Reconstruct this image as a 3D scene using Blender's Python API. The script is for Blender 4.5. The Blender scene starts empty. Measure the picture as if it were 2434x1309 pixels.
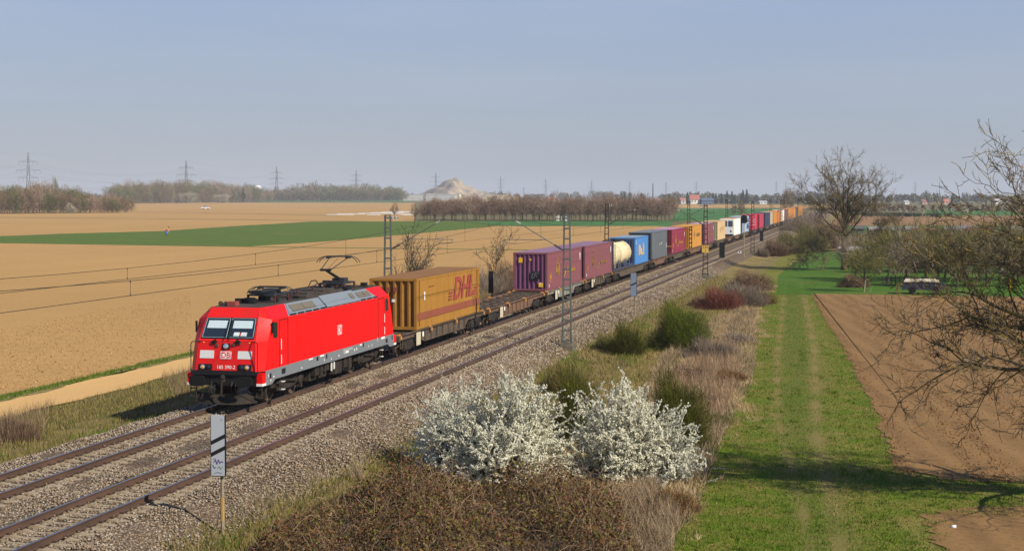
import bpy, math, random
import numpy as np
from mathutils import Vector, Matrix, Euler

SC = bpy.context.scene
COL = SC.collection
RNG = np.random.RandomState(11)
random.seed(5)

# ------------------------------------------------------------------ camera, sky, sun, exposure
CAM_H = 7.894                      # metres above the rail head (a road bridge)
YAW, PITCH, FPX = 0.2110974, 0.0481402, 3964.2
cam_d = bpy.data.cameras.new("camera")
cam = bpy.data.objects.new("camera", cam_d); COL.objects.link(cam)
cam_d.sensor_fit = 'HORIZONTAL'; cam_d.sensor_width = 36.0
cam_d.lens = 36.0 * FPX / 2434.0
cam_d.clip_start = 0.5; cam_d.clip_end = 30000
cam.location = (0, 0, CAM_H)
cam.rotation_euler = (math.pi / 2 - PITCH, 0, YAW)
SC.camera = cam

SUN_DIR = Vector((1.18, -0.54, 1.02)).normalized()      # towards the sun
SUN_EL = math.asin(SUN_DIR.z)
SUN_AZ = math.atan2(SUN_DIR.x, SUN_DIR.y)               # clockwise from +Y
W = bpy.data.worlds.new("World"); SC.world = W; W.use_nodes = True
wt = W.node_tree; wt.nodes.clear()
wo = wt.nodes.new('ShaderNodeOutputWorld'); bg = wt.nodes.new('ShaderNodeBackground')
sky = wt.nodes.new('ShaderNodeTexSky'); sky.sky_type = 'NISHITA'; sky.sun_disc = False
sky.sun_elevation = SUN_EL; sky.sun_rotation = SUN_AZ
sky.altitude = 200; sky.air_density = 1.0; sky.dust_density = 0.6; sky.ozone_density = 2.5
# a hazy spring sky: the clear-sky model veiled by a pale blue-grey layer that thins towards the zenith
sc = wt.nodes.new('ShaderNodeVectorMath'); sc.operation = 'SCALE'; sc.inputs['Scale'].default_value = 0.072
wt.links.new(sky.outputs[0], sc.inputs[0])
tc = wt.nodes.new('ShaderNodeTexCoord'); sx = wt.nodes.new('ShaderNodeSeparateXYZ'); wt.links.new(tc.outputs['Generated'], sx.inputs[0])
veil = wt.nodes.new('ShaderNodeValToRGB'); cr = veil.color_ramp
for q_, c_ in ((.0, (.322, .352, .412)), (.03, (.305, .345, .425)), (.08, (.290, .348, .470)), (.14, (.266, .348, .53)), (.35, (.11, .19, .41)), (1.0, (.045, .095, .25))):
    e_ = cr.elements.new(q_) if q_ not in (0.0, 1.0) else cr.elements[0 if q_ == 0 else -1]
    e_.position = q_; e_.color = (*c_, 1)
wt.links.new(sx.outputs[2], veil.inputs[0])
mpw = wt.nodes.new('ShaderNodeMapping'); mpw.inputs['Scale'].default_value = (2.2, 2.2, 16); mpw.inputs['Rotation'].default_value = (.12, .05, .4); wt.links.new(tc.outputs['Generated'], mpw.inputs[0])
nzw = wt.nodes.new('ShaderNodeTexNoise'); nzw.inputs['Scale'].default_value = 1.7; nzw.inputs['Detail'].default_value = 5; wt.links.new(mpw.outputs[0], nzw.inputs['Vector'])
crw = wt.nodes.new('ShaderNodeValToRGB'); crw.color_ramp.elements[0].position = .45; crw.color_ramp.elements[1].position = .8; wt.links.new(nzw.outputs['Fac'], crw.inputs[0])
wsp = wt.nodes.new('ShaderNodeMix'); wsp.data_type = 'RGBA'; wsp.inputs[7].default_value = (.40, .44, .54, 1)
wm = wt.nodes.new('ShaderNodeMath'); wm.operation = 'MULTIPLY'; wm.inputs[1].default_value = .35; wt.links.new(crw.outputs[0], wm.inputs[0]); wt.links.new(wm.outputs[0], wsp.inputs[0]); wt.links.new(veil.outputs[0], wsp.inputs[6])
mxw = wt.nodes.new('ShaderNodeMix'); mxw.data_type = 'RGBA'; mxw.inputs[0].default_value = .82
wt.links.new(sc.outputs[0], mxw.inputs[6]); wt.links.new(wsp.outputs[2], mxw.inputs[7]); wt.links.new(mxw.outputs[2], bg.inputs[0]); bg.inputs[1].default_value = 1.0
wt.links.new(bg.outputs[0], wo.inputs[0])

sun_d = bpy.data.lights.new("sun", 'SUN'); sun_d.energy = 5.0; sun_d.angle = math.radians(0.53)
sun_d.color = (1.0, 0.92, 0.79)
sun = bpy.data.objects.new("sun", sun_d); COL.objects.link(sun)
sun.location = (60, -40, 80)
sun.rotation_euler = SUN_DIR.to_track_quat('Z', 'Y').to_euler()

SC.view_settings.view_transform = 'Standard'; SC.view_settings.look = 'None'
SC.view_settings.exposure = 0.33; SC.view_settings.gamma = 1.0
SC.view_settings.use_curve_mapping = False
SC.render.engine = 'CYCLES'
SC.cycles.use_denoising = True
SC.cycles.max_bounces = 6; SC.cycles.diffuse_bounces = 3; SC.cycles.transparent_max_bounces = 16
SC.cycles.volume_bounces = 1
SC.render.resolution_x = 1024; SC.render.resolution_y = 550

# ------------------------------------------------------------------ measured layout helpers
_fw = np.array([-math.sin(YAW) * math.cos(PITCH), math.cos(YAW) * math.cos(PITCH), -math.sin(PITCH)])
_rt = np.array([math.cos(YAW), math.sin(YAW), 0.0]); _up = np.cross(_rt, _fw)
_C = np.array([0, 0, CAM_H])
def _ray(px, py): return _fw + _rt * (px - 1217) / FPX - _up * (py - 654.5) / FPX
def at(px, py, z=-1.0):
    """survey point of the photograph -> place on the level z"""
    d = _ray(px, py); return _C + d * ((z - CAM_H) / d[2])
def on_x(px, py, X):
    """survey point -> place on the vertical plane x = X (parallel to the rails)"""
    d = _ray(px, py); return _C + d * (X / d[0])
def at_y(px, py, Y):
    d = _ray(px, py); return _C + d * (Y / d[1])

XF, XN = -23.2775, -19.3395        # centre lines of the far and the near track
GZ = -1.0                          # level of the fields below the rail head
_PROF = np.array([(-400, GZ), (-31.5, GZ), (-27.2, -0.82), (-25.5, -0.235), (-17.3, -0.235), (-16.0, -0.72), (-13.8, GZ), (400, GZ)])
def gz(x): return np.interp(x, _PROF[:, 0], _PROF[:, 1])

# ------------------------------------------------------------------ object helpers
def tag(o, label=None, cat=None, group=None, kind=None):
    if label: o['label'] = label
    if cat: o['category'] = cat
    if group: o['group'] = group
    if kind: o['kind'] = kind
    return o
def thing(name, loc=(0, 0, 0), label=None, cat=None, group=None, rz=0.0, kind=None):
    o = bpy.data.objects.new(name, None); COL.objects.link(o)
    o.empty_display_size = 0.3
    o.location = loc; o.rotation_euler = (0, 0, rz)
    return tag(o, label, cat, group, kind)
def link(name, me, parent=None):
    o = bpy.data.objects.new(name, me); COL.objects.link(o)
    if parent: o.parent = parent
    return o
def copy_tree(o, parent=None):
    c = o.copy(); COL.objects.link(c)
    if parent: c.parent = parent
    for ch in list(o.children): copy_tree(ch, c)
    return c

class MB:
    """collects faces, builds ONE mesh object"""
    def __init__(s): s.v = []; s.f = []; s.m = []; s.g = []
    def add(s, V, F, m=0):
        b = len(s.v); s.v += [tuple(p) for p in V]; s.g.append((b, len(s.f), len(V), len(F)))
        for f in F: s.f.append([b + i for i in f]); s.m.append(m)
    def box(s, c, d, m=0, rot=None):
        x, y, z = d[0] / 2, d[1] / 2, d[2] / 2
        V = [Vector((i * x, j * y, k * z)) for k in (-1, 1) for j in (-1, 1) for i in (-1, 1)]
        if rot is not None:
            R = Euler(rot).to_matrix() if not isinstance(rot, Matrix) else rot
            V = [R @ p for p in V]
        V = [p + Vector(c) for p in V]
        s.add(V, [(0, 2, 3, 1), (4, 5, 7, 6), (0, 1, 5, 4), (2, 6, 7, 3), (0, 4, 6, 2), (1, 3, 7, 5)], m)
    def b6(s, x0, x1, y0, y1, z0, z1, m=0):
        s.box(((x0 + x1) / 2, (y0 + y1) / 2, (z0 + z1) / 2), (x1 - x0, y1 - y0, z1 - z0), m)
    def poly(s, pts, m=0): s.add(pts, [tuple(range(len(pts)))], m)
    def slab(s, pts, nrm, t, m=0):
        """flat outline given thickness t along nrm"""
        n = len(pts); nrm = Vector(nrm).normalized() * t
        A = [Vector(p) for p in pts]; B = [p + nrm for p in A]
        F = [tuple(reversed(range(n))), tuple(range(n, 2 * n))] + [(i, (i + 1) % n, n + (i + 1) % n, n + i) for i in range(n)]
        s.add(A + B, F, m)
    def tube(s, p0, p1, r0, r1=None, n=6, m=0, cap=True):
        r1 = r0 if r1 is None else r1
        p0 = Vector(p0); p1 = Vector(p1); d = (p1 - p0)
        if d.length < 1e-6: return
        d.normalize(); a = d.orthogonal().normalized(); b = d.cross(a)
        V = []
        for p, r in ((p0, r0), (p1, r1)):
            for i in range(n):
                t = 2 * math.pi * (i + .5) / n; V.append(p + a * (r * math.cos(t)) + b * (r * math.sin(t)))
        F = [(i, (i + 1) % n, n + (i + 1) % n, n + i) for i in range(n)]
        if cap: F += [tuple(reversed(range(n))), tuple(range(n, 2 * n))]
        s.add(V, F, m)
    def path(s, pts, r, n=5, m=0):
        for a, b in zip(pts[:-1], pts[1:]): s.tube(a, b, r, r, n, m)
    def lathe(s, prof, axis0, axis, n=16, m=0):
        """prof: (distance along axis, radius)"""
        ax = Vector(axis).normalized(); a = ax.orthogonal().normalized(); b = ax.cross(a); V = []
        for t, r in prof:
            for i in range(n):
                q = 2 * math.pi * i / n; V.append(Vector(axis0) + ax * t + a * (r * math.cos(q)) + b * (r * math.sin(q)))
        F = []
        for k in range(len(prof) - 1):
            for i in range(n): F.append((k * n + i, k * n + (i + 1) % n, (k + 1) * n + (i + 1) % n, (k + 1) * n + i))
        F += [tuple(reversed(range(n))), tuple(range((len(prof) - 1) * n, len(prof) * n))]
        s.add(V, F, m)
    def extrude(s, prof, y0, y1, m=0):
        """closed (x,z) profile swept along y"""
        n = len(prof); V = [(x, y0, z) for x, z in prof] + [(x, y1, z) for x, z in prof]
        F = [(i, (i + 1) % n, n + (i + 1) % n, n + i) for i in range(n)] + [tuple(reversed(range(n))), tuple(range(n, 2 * n))]
        s.add(V, F, m)
    def mesh(s, name, mats, smooth=False):
        me = bpy.data.meshes.new(name); me.from_pydata(s.v, [], s.f)
        if not isinstance(mats, (list, tuple)): mats = [mats]
        for m in mats: me.materials.append(m)
        me.polygons.foreach_set('material_index', s.m)
        if smooth: me.polygons.foreach_set('use_smooth', [True] * len(s.f))
        me.update(); return me
    def build(s, name, mats, parent=None, smooth=False): return link(name, s.mesh(name, mats, smooth), parent)
    def build_each(s, name, mats, parent=None):
        """every primitive becomes a part of its own"""
        for vb, fb, nv, nf in s.g:
            q = MB(); q.add(s.v[vb:vb + nv], [[i - vb for i in f] for f in s.f[fb:fb + nf]], 0); q.m = s.m[fb:fb + nf]; o = q.build(name, mats, parent)
        return o

def np_mesh(name, V, F, mats, midx=None, smooth=False):
    V = np.ascontiguousarray(V, dtype=np.float32); F = np.ascontiguousarray(F, dtype=np.int32); k = F.shape[1]
    me = bpy.data.meshes.new(name)
    me.vertices.add(len(V)); me.vertices.foreach_set('co', V.ravel())
    me.loops.add(F.size); me.loops.foreach_set('vertex_index', F.ravel())
    me.polygons.add(len(F)); me.polygons.foreach_set('loop_start', np.arange(0, F.size, k, dtype=np.int32))
    if not isinstance(mats, (list, tuple)): mats = [mats]
    for m in mats: me.materials.append(m)
    if midx is not None: me.polygons.foreach_set('material_index', np.asarray(midx, dtype=np.int32))
    if smooth: me.polygons.foreach_set('use_smooth', np.ones(len(F), dtype=bool))
    me.update(calc_edges=True); return me

def unit(a): return a / np.maximum(np.linalg.norm(a, axis=-1, keepdims=True), 1e-9)
def slivers(P, D, L, Wd, rng):
    """thin triangles from P along D, length L, width Wd"""
    n = len(P); D = unit(D); s = unit(np.cross(D, unit(rng.normal(size=(n, 3)))))
    w = (np.asarray(Wd) * np.ones(n))[:, None] / 2
    V = np.stack([P - s * w, P + s * w, P + D * (np.asarray(L) * np.ones(n))[:, None]], 1).reshape(-1, 3)
    return V, np.arange(3 * n).reshape(-1, 3)
def leaves(P, size, rng, up=0.3):
    """small random quads"""
    n = len(P); a = unit(rng.normal(size=(n, 3)) + np.array([0, 0, 0])); b = unit(np.cross(a, unit(rng.normal(size=(n, 3)) + [0, 0, up])))
    s = (np.asarray(size) * np.ones(n))[:, None]
    V = np.stack([P - a * s, P + b * s * .6, P + a * s, P - b * s * .6], 1).reshape(-1, 3)
    return V, np.arange(4 * n).reshape(-1, 4)
def petals(P, N, size, rng):
    """small quads facing roughly along N"""
    n = len(P); N = unit(N + rng.normal(size=(n, 3)) * .55); a = unit(np.cross(N, rng.normal(size=(n, 3)))); b = np.cross(N, a); s = (np.asarray(size) * np.ones(n))[:, None]
    V = np.stack([P - a * s, P - b * s * .8, P + a * s, P + b * s * .8], 1).reshape(-1, 3)
    return V, np.arange(4 * n).reshape(-1, 4)
def tubes(P0, P1, R0, R1, n=4):
    N = len(P0); d = unit(P1 - P0)
    h = np.where(np.abs(d[:, 2:3]) > .9, np.array([[1., 0, 0]]), np.array([[0, 0, 1.]]))
    a = unit(np.cross(d, h)); b = np.cross(d, a)
    t = 2 * np.pi * np.arange(n) / n; c, s = np.cos(t), np.sin(t)
    ring = a[:, None, :] * c[None, :, None] + b[:, None, :] * s[None, :, None]
    V = np.concatenate([P0[:, None] + ring * R0[:, None, None], P1[:, None] + ring * R1[:, None, None]], 1).reshape(-1, 3)
    i = np.arange(n); j = (i + 1) % n
    q = np.stack([i, j, n + j, n + i], 1)
    F = (q[None] + (np.arange(N) * 2 * n)[:, None, None]).reshape(-1, 4)
    return V, F
def stones(P, size, rng, flat=.7):
    """irregular eight-faced stones"""
    n = len(P)
    base = np.array([(1, 0, 0), (-1, 0, 0), (0, 1, 0), (0, -1, 0), (0, 0, 1), (0, 0, -1)], float)
    q = rng.normal(size=(n, 4)); q /= np.linalg.norm(q, axis=1, keepdims=True); w, x, y, z = q.T
    R = np.stack([1 - 2 * (y * y + z * z), 2 * (x * y - z * w), 2 * (x * z + y * w), 2 * (x * y + z * w), 1 - 2 * (x * x + z * z), 2 * (y * z - x * w),
                  2 * (x * z - y * w), 2 * (y * z + x * w), 1 - 2 * (x * x + y * y)], 1).reshape(n, 3, 3)
    S = rng.uniform(.65, 1.15, (n, 6, 1)) * base[None]
    S = np.einsum('nij,nkj->nki', R, S) * (np.asarray(size) * np.ones(n))[:, None, None]
    S[:, :, 2] *= flat
    V = (P[:, None] + S).reshape(-1, 3)
    f = np.array([(0, 2, 4), (2, 1, 4), (1, 3, 4), (3, 0, 4), (2, 0, 5), (1, 2, 5), (3, 1, 5), (0, 3, 5)])
    F = (f[None] + (np.arange(n) * 6)[:, None, None]).reshape(-1, 3)
    return V, F
def join(parts):
    V = []; F = []; M = []; b = 0
    for i, (v, f) in enumerate(parts):
        V.append(v); F.append(f + b); M.append(np.full(len(f), i)); b += len(v)
    return np.concatenate(V), np.concatenate(F), np.concatenate(M)

# ------------------------------------------------------------------ materials
def lin(r, g, b):
    f = lambda c: (c / 255 / 12.92 if c <= 10 else ((c / 255 + .055) / 1.055) ** 2.4)
    return (f(r), f(g), f(b))
class NT:
    def __init__(s, name):
        s.m = bpy.data.materials.new(name); s.m.use_nodes = True; s.t = s.m.node_tree; s.t.nodes.clear()
        s.out = s.n('ShaderNodeOutputMaterial'); s.b = s.n('ShaderNodeBsdfPrincipled'); s.l(s.b.outputs[0], s.out.inputs[0])
    def n(s, k, **kw):
        q = s.t.nodes.new(k)
        for a, b in kw.items(): setattr(q, a, b)
        return q
    def l(s, a, b): s.t.links.new(a, b)
    def coord(s, which='Object', scale=(1, 1, 1)):
        if which == 'World':
            src = s.n('ShaderNodeNewGeometry').outputs['Position']
        else: src = s.n('ShaderNodeTexCoord').outputs[which]
        mp = s.n('ShaderNodeMapping'); mp.inputs['Scale'].default_value = scale; s.l(src, mp.inputs[0]); return mp.outputs[0]
    def noise(s, vec, scale, detail=4, rough=.6, dist=0):
        q = s.n('ShaderNodeTexNoise'); q.inputs['Scale'].default_value = scale; q.inputs['Detail'].default_value = detail
        q.inputs['Roughness'].default_value = rough; q.inputs['Distortion'].default_value = dist; s.l(vec, q.inputs['Vector']); return q.outputs['Fac']
    def ramp(s, fac, stops, interp='LINEAR'):
        q = s.n('ShaderNodeValToRGB'); cr = q.color_ramp; cr.interpolation = interp
        while len(cr.elements) < len(stops): cr.elements.new(.5)
        for e, (p, c) in zip(cr.elements, stops):
            e.position = p; e.color = (*c, 1) if len(c) == 3 else c
        s.l(fac, q.inputs[0]); return q.outputs[0]
    def mix(s, fac, a, b, mode='MIX'):
        q = s.n('ShaderNodeMix'); q.data_type = 'RGBA'; q.blend_type = mode
        for v, i in ((fac, 0), (a, 6), (b, 7)):
            if isinstance(v, (int, float)): q.inputs[i].default_value = v
            elif isinstance(v, tuple): q.inputs[i].default_value = (*v, 1) if len(v) == 3 else v
            else: s.l(v, q.inputs[i])
        return q.outputs[2]
    def math(s, op, a, b=None):
        q = s.n('ShaderNodeMath', operation=op)
        for v, i in ((a, 0), (b, 1)):
            if v is None: continue
            if isinstance(v, (int, float)): q.inputs[i].default_value = v
            else: s.l(v, q.inputs[i])
        return q.outputs[0]
    def bump(s, h, strength=.5, dist=.02):
        q = s.n('ShaderNodeBump'); q.inputs['Strength'].default_value = strength; q.inputs['Distance'].default_value = dist
        s.l(h, q.inputs['Height']); s.l(q.outputs[0], s.b.inputs['Normal'])
    def fin(s, col=None, rough=.8, spec=.3, metal=0.0):
        if col is not None:
            if isinstance(col, tuple): s.b.inputs['Base Color'].default_value = (*col, 1)
            else: s.l(col, s.b.inputs['Base Color'])
        if isinstance(rough, (int, float)): s.b.inputs['Roughness'].default_value = rough
        else: s.l(rough, s.b.inputs['Roughness'])
        s.b.inputs['Specular IOR Level'].default_value = spec; s.b.inputs['Metallic'].default_value = metal
        return s.m
def dk(c, k): return tuple(min(1, x * k) for x in c)

def paint(name, c, rough=.45, dirt=.25, dirt_col=(.10, .065, .04), spec=.4, scale=.9, stretch=(1, 1, .35), metal=0.0):
    """painted metal with streaky grime"""
    k = NT(name); v = k.coord('Object', stretch)
    n1 = k.noise(v, scale, 6, .65); n2 = k.noise(v, scale * 7, 4, .6)
    f = k.math('MULTIPLY', k.ramp(n1, [(.42, (0, 0, 0)), (.75, (1, 1, 1))]), k.ramp(n2, [(.3, (.2, .2, .2)), (.7, (1, 1, 1))]))
    col = k.mix(k.math('MULTIPLY', f, dirt), c, dirt_col)
    col = k.mix(k.ramp(n2, [(.3, (.0, .0, .0)), (.8, (.12, .12, .12))]), col, dk(c, 1.35))
    n3 = k.noise(k.coord('Object', (1, 1, .7)), scale * 4.3, 7, .72)
    col = k.mix(k.math('MULTIPLY', k.ramp(n3, [(.60, (0, 0, 0)), (.68, (1, 1, 1))]), min(.75, dirt * 1.3)), col, (.125, .06, .032))
    return k.fin(col, k.math('ADD', k.math('MULTIPLY', n1, .25), rough - .12), spec, metal)
def rusty(name, c1, c2, rough=.85, scale=4, spec=.25, bump=.0):
    k = NT(name); v = k.coord('Object'); n = k.noise(v, scale, 7, .7); n2 = k.noise(v, scale * 9, 3)
    col = k.ramp(n, [(.3, c1), (.52, tuple((a + b) / 2 for a, b in zip(c1, c2))), (.72, c2)])
    col = k.mix(k.math('MULTIPLY', n2, .35), col, dk(c1, .5))
    if bump: k.bump(n2, bump, .01)
    return k.fin(col, rough, spec)
def island(name, cols, rough=.85, spec=.15, trans=0.0, patch=None, patch_scale=.6):
    """loose pieces: every piece takes its own tone"""
    k = NT(name); g = k.n('ShaderNodeNewGeometry'); r = g.outputs['Random Per Island']
    n = len(cols); col = k.ramp(r, [(i / max(1, n - 1), c) for i, c in enumerate(cols)])
    if patch is not None:
        f = k.ramp(k.noise(k.coord('World'), patch_scale, 3), [(.42, (0, 0, 0)), (.6, (1, 1, 1))])
        col = k.mix(f, col, k.ramp(r, [(i / max(1, len(patch) - 1), c) for i, c in enumerate(patch)]))
    m = k.fin(col, rough, spec)
    if trans:
        tr = k.n('ShaderNodeBsdfTranslucent'); k.l(col, tr.inputs[0]); mx = k.n('ShaderNodeMixShader'); mx.inputs[0].default_value = trans
        k.l(k.b.outputs[0], mx.inputs[1]); k.l(tr.outputs[0], mx.inputs[2]); k.l(mx.outputs[0], k.out.inputs[0])
    return m
def plain(name, c, rough=.6, spec=.3, metal=0.0, var=.18, scale=6):
    k = NT(name); n = k.noise(k.coord('Object'), scale, 5, .6)
    return k.fin(k.mix(n, dk(c, 1 - var), dk(c, 1 + var)), rough, spec, metal)

MAT = {}
# ------------------------------------------------------------------ ground materials
def soil(name, c, row_dir=None, row_w=.8, rowamt=.25, clod=1.0, coarse=1.0):
    k = NT(name); v = k.coord('World')
    big = k.noise(v, .012, 4, .55); mid = k.noise(v, .16, 5, .6); fine = k.noise(v, 5.5, 6, .75); gr = k.noise(v, 1.6, 3, .6)
    col = k.ramp(big, [(.3, dk(c, .9)), (.7, dk(c, 1.1))])
    st = k.noise(k.coord('World', (.09, .006, 1)), 1.0, 5, .6); col = k.mix(k.ramp(st, [(.42, (0, 0, 0)), (.7, (.32, .32, .32))]), col, dk(c, .8))
    col = k.mix(k.ramp(mid, [(.35, (0, 0, 0)), (.75, (.35, .35, .35))]), col, dk(c, .82))
    col = k.mix(k.ramp(fine, [(.52, (0, 0, 0)), (.68, (.75 * clod, .75 * clod, .75 * clod))]), col, dk(c, .42))
    col = k.mix(k.ramp(fine, [(.3, (.5 * clod, .5 * clod, .5 * clod)), (.45, (0, 0, 0))]), col, dk(c, 1.35))
    h = fine
    if row_dir is not None:
        mp = k.n('ShaderNodeMapping'); mp.inputs['Rotation'].default_value = (0, 0, row_dir); k.l(k.n('ShaderNodeNewGeometry').outputs['Position'], mp.inputs[0])
        wv = k.n('ShaderNodeTexWave', wave_type='BANDS', bands_direction='X'); wv.inputs['Scale'].default_value = .314 / row_w
        wv.inputs['Distortion'].default_value = 1.6; wv.inputs['Detail'].default_value = 2; wv.inputs['Detail Scale'].default_value = .6
        k.l(mp.outputs[0], wv.inputs['Vector'])
        f = k.math('MULTIPLY', wv.outputs['Fac'], k.ramp(gr, [(.3, (.2, .2, .2)), (.7, (1, 1, 1))]))
        col = k.mix(k.math('MULTIPLY', f, rowamt), col, dk(c, .6))
        h = k.math('ADD', fine, k.math('MULTIPLY', wv.outputs['Fac'], .5))
    k.bump(h, .55, .05)
    return k.fin(col, .95, .1)
def turf(name, cols, dry, scale=.35, lo=.45, hi=.62, fine_s=9, attr=None, attr_col=None):
    k = NT(name); v = k.coord('World')
    n1 = k.noise(v, scale, 5, .65, .4); n2 = k.noise(v, fine_s, 5, .75); n3 = k.noise(v, scale * 6, 4, .6)
    col = k.ramp(n2, [(.28, cols[0]), (.5, cols[1]), (.72, cols[2])])
    col = k.mix(k.ramp(n1, [(lo, (0, 0, 0)), (hi, (1, 1, 1))]), col, k.ramp(n2, [(.3, dk(dry, .6)), (.7, dk(dry, 1.25))]))
    col = k.mix(k.ramp(n3, [(.45, (0, 0, 0)), (.75, (.45, .45, .45))]), col, dk(cols[0], .7))
    if attr:
        a = k.n('ShaderNodeVertexColor', layer_name=attr)
        sep = k.n('ShaderNodeSeparateColor'); k.l(a.outputs[0], sep.inputs[0])
        ff = k.math('MULTIPLY', sep.outputs[0], k.ramp(n3, [(.3, (.45, .45, .45)), (.6, (1, 1, 1))]))
        col = k.mix(ff, col, k.ramp(n2, [(.3, dk(attr_col, .55)), (.7, dk(attr_col, 1.3))]))
        fy = k.math('MULTIPLY', sep.outputs[1], .8)
        col = k.mix(fy, col, k.ramp(n2, [(.3, (.05, .075, .012)), (.7, (.16, .17, .035))]))
    k.bump(n2, .8, .08)
    return k.fin(col, .9, .1)

C_TAN = (.43, .258, .094); C_BRN = (.258, .150, .061)
MAT['tan'] = soil('tan_soil', C_TAN, row_dir=math.radians(78), row_w=2.6, rowamt=.16)
MAT['tan_far'] = soil('tan_soil_far', dk(C_TAN, 1.02), clod=.35)
MAT['brown'] = soil('brown_soil', C_BRN, row_dir=math.radians(-9), row_w=1.3, rowamt=.8, clod=1.0)
MAT['brown_far'] = soil('brown_soil_far', (.26, .15, .07), clod=.4)
MAT['sand'] = soil('sandy_track', (.60, .375, .15), clod=.35)
MAT['crop'] = turf('young_crop', [(.055, .095, .012), (.085, .135, .02), (.13, .17, .035)], (.22, .19, .06), .08, .55, .9, 3)
MAT['crop_far'] = turf('far_crop', [(.04, .12, .03), (.055, .15, .035), (.08, .18, .05)], (.14, .17, .05), .03, .6, .9, 2)
MAT['verge'] = turf('verge_turf', [(.07, .075, .016), (.15, .13, .035), (.22, .17, .06)], (.27, .19, .085), .55, .38, .58, 8)
MAT['strip'] = turf('green_strip', [(.05, .08, .014), (.09, .12, .022), (.16, .16, .045)], (.30, .22, .09), .9, .38, .58, 8)
MAT['meadow'] = turf('path_turf', [(.055, .098, .005), (.105, .155, .009), (.17, .205, .022)], (.26, .19, .055), .7, .38, .66, 8, attr='zone', attr_col=(.30, .20, .085))
MAT['lawn'] = turf('lawn_turf', [(.035, .09, .008), (.06, .135, .012), (.095, .175, .02)], (.14, .155, .035), .25, .5, .8, 5)
MAT['scrubland'] = turf('scrub_turf', [(.06, .07, .02), (.10, .10, .035), (.15, .13, .05)], (.20, .15, .07), .12, .4, .6, 2)

def gravel():
    k = NT('ballast_gravel'); v = k.coord('World')
    vo = k.n('ShaderNodeTexVoronoi'); vo.inputs['Scale'].default_value = 15; k.l(v, vo.inputs['Vector'])
    sep = k.n('ShaderNodeSeparateColor'); k.l(vo.outputs['Color'], sep.inputs[0])
    n = k.noise(v, .8, 4)
    col = k.ramp(sep.outputs[0], [(0, (.09, .068, .046)), (.35, (.19, .145, .097)), (.7, (.29, .225, .155)), (1, (.40, .33, .245))])
    col = k.mix(k.ramp(vo.outputs['Distance'], [(.25, (0, 0, 0)), (.55, (.85, .85, .85))]), col, (.05, .036, .025))
    col = k.mix(k.ramp(n, [(.4, (0, 0, 0)), (.7, (.4, .4, .4))]), col, (.2, .125, .07))
    k.bump(k.math('SUBTRACT', 1.0, vo.outputs['Distance']), .9, .05)
    return k.fin(col, .95, .1)
MAT['gravel'] = gravel()
MAT['stone'] = island('ballast_stone', [(.11, .085, .06), (.21, .16, .108), (.275, .215, .148), (.225, .145, .085), (.32, .26, .185), (.41, .35, .275), (.165, .13, .095)], .95, .1)

# ------------------------------------------------------------------ the ground and its fields
def sheet(name, pts, mat, z, kind='structure'):
    m = MB(); m.poly([(p[0], p[1], z) for p in pts]); me = m.mesh(name, mat)
    if me.polygons[0].normal.z < 0: me.flip_normals()
    o = link(name, me); o['kind'] = kind; return o
def rough(pts, s=.45, a=.13, seed=3, closed=True):
    rg = np.random.RandomState(seed); P = [np.array(q[:2]) for q in pts]; out = []
    for i in range(len(P)):
        A, B_ = P[i], P[(i + 1) % len(P)]; n = max(1, min(220, int(np.linalg.norm(B_ - A) / s)))
        for k_ in range(n): out.append(tuple(A + (B_ - A) * k_ / n + rg.normal(size=2) * a * np.array([1, .8])))
    return out
def grid_sheet(name, xs, ys, zf, mat, paintf=None):
    X, Y = np.meshgrid(xs, ys); Z = zf(X, Y); nx, ny = len(xs), len(ys)
    V = np.stack([X, Y, Z], -1).reshape(-1, 3)
    i = np.arange(nx - 1); j = np.arange(ny - 1); I, J = np.meshgrid(i, j); a = (J * nx + I).ravel()
    F = np.stack([a, a + 1, a + nx + 1, a + nx], 1)
    me = np_mesh(name, V, F, mat, smooth=True)
    if paintf is not None:
        c = me.color_attributes.new('zone', 'FLOAT_COLOR', 'POINT'); r, g = paintf(X.ravel(), Y.ravel())
        buf = np.stack([r, g, 0 * r, 1 + 0 * r], 1).astype(np.float32); c.data.foreach_set('color', buf.ravel())
    o = link(name, me); o['kind'] = 'structure'; return o

sheet('ground', [(-6000, -60), (6000, -60), (6000, 8000), (-6000, 8000)], MAT['scrubland'], GZ - .06)
# left of the railway: the wide tan plain with its green and dark strips
sheet('field', [(-2400, 0), (-37.6, 0), (-37.6, 560), at(1560, 537)[:2], at(1180, 537)[:2], at(985, 527)[:2], at(985, 482)[:2], at(300, 481.5)[:2], at(-700, 484)[:2]], MAT['tan'], GZ - .03)
sheet('field', rough([at(*p)[:2] for p in ((0, 577.5), (300, 581), (580, 586), (800, 571.5), (1000, 554), (1120, 543), (1200, 535.5), (1130, 527.5), (1000, 525.5), (740, 526.5), (560, 537), (390, 548.5), (150, 555), (-60, 563), (-60, 576))], 2.0, .35, 8), MAT['crop'], GZ - .022)
def ribbon(name, pix, wd, mat, z):
    P = [at(*p)[:2] for p in pix]; L = []; R = []
    for i, p in enumerate(P):
        a = P[max(0, i - 1)]; b = P[min(len(P) - 1, i + 1)]; d = (b - a) / np.linalg.norm(b - a); n = np.array([-d[1], d[0]])
        L.append(p + n * wd / 2); R.append(p - n * wd / 2)
    return sheet(name, L + R[::-1], mat, z)
ribbon('grass_strip', ((-40, 576), (300, 581.5), (580, 585.6), (900, 589.5), (1240, 593.5), (1330, 596)), 2.6, MAT['crop'], GZ - .018)
ribbon('field_track', ((-20, 516.5), (300, 519), (520, 521), (700, 523.5), (860, 526)), 7.0, MAT['scrubland'], GZ - .018)
ribbon('field_track', ((300, 504.5), (480, 506), (620, 508.5), (800, 512)), 6.0, MAT['scrubland'], GZ - .018)
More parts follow.
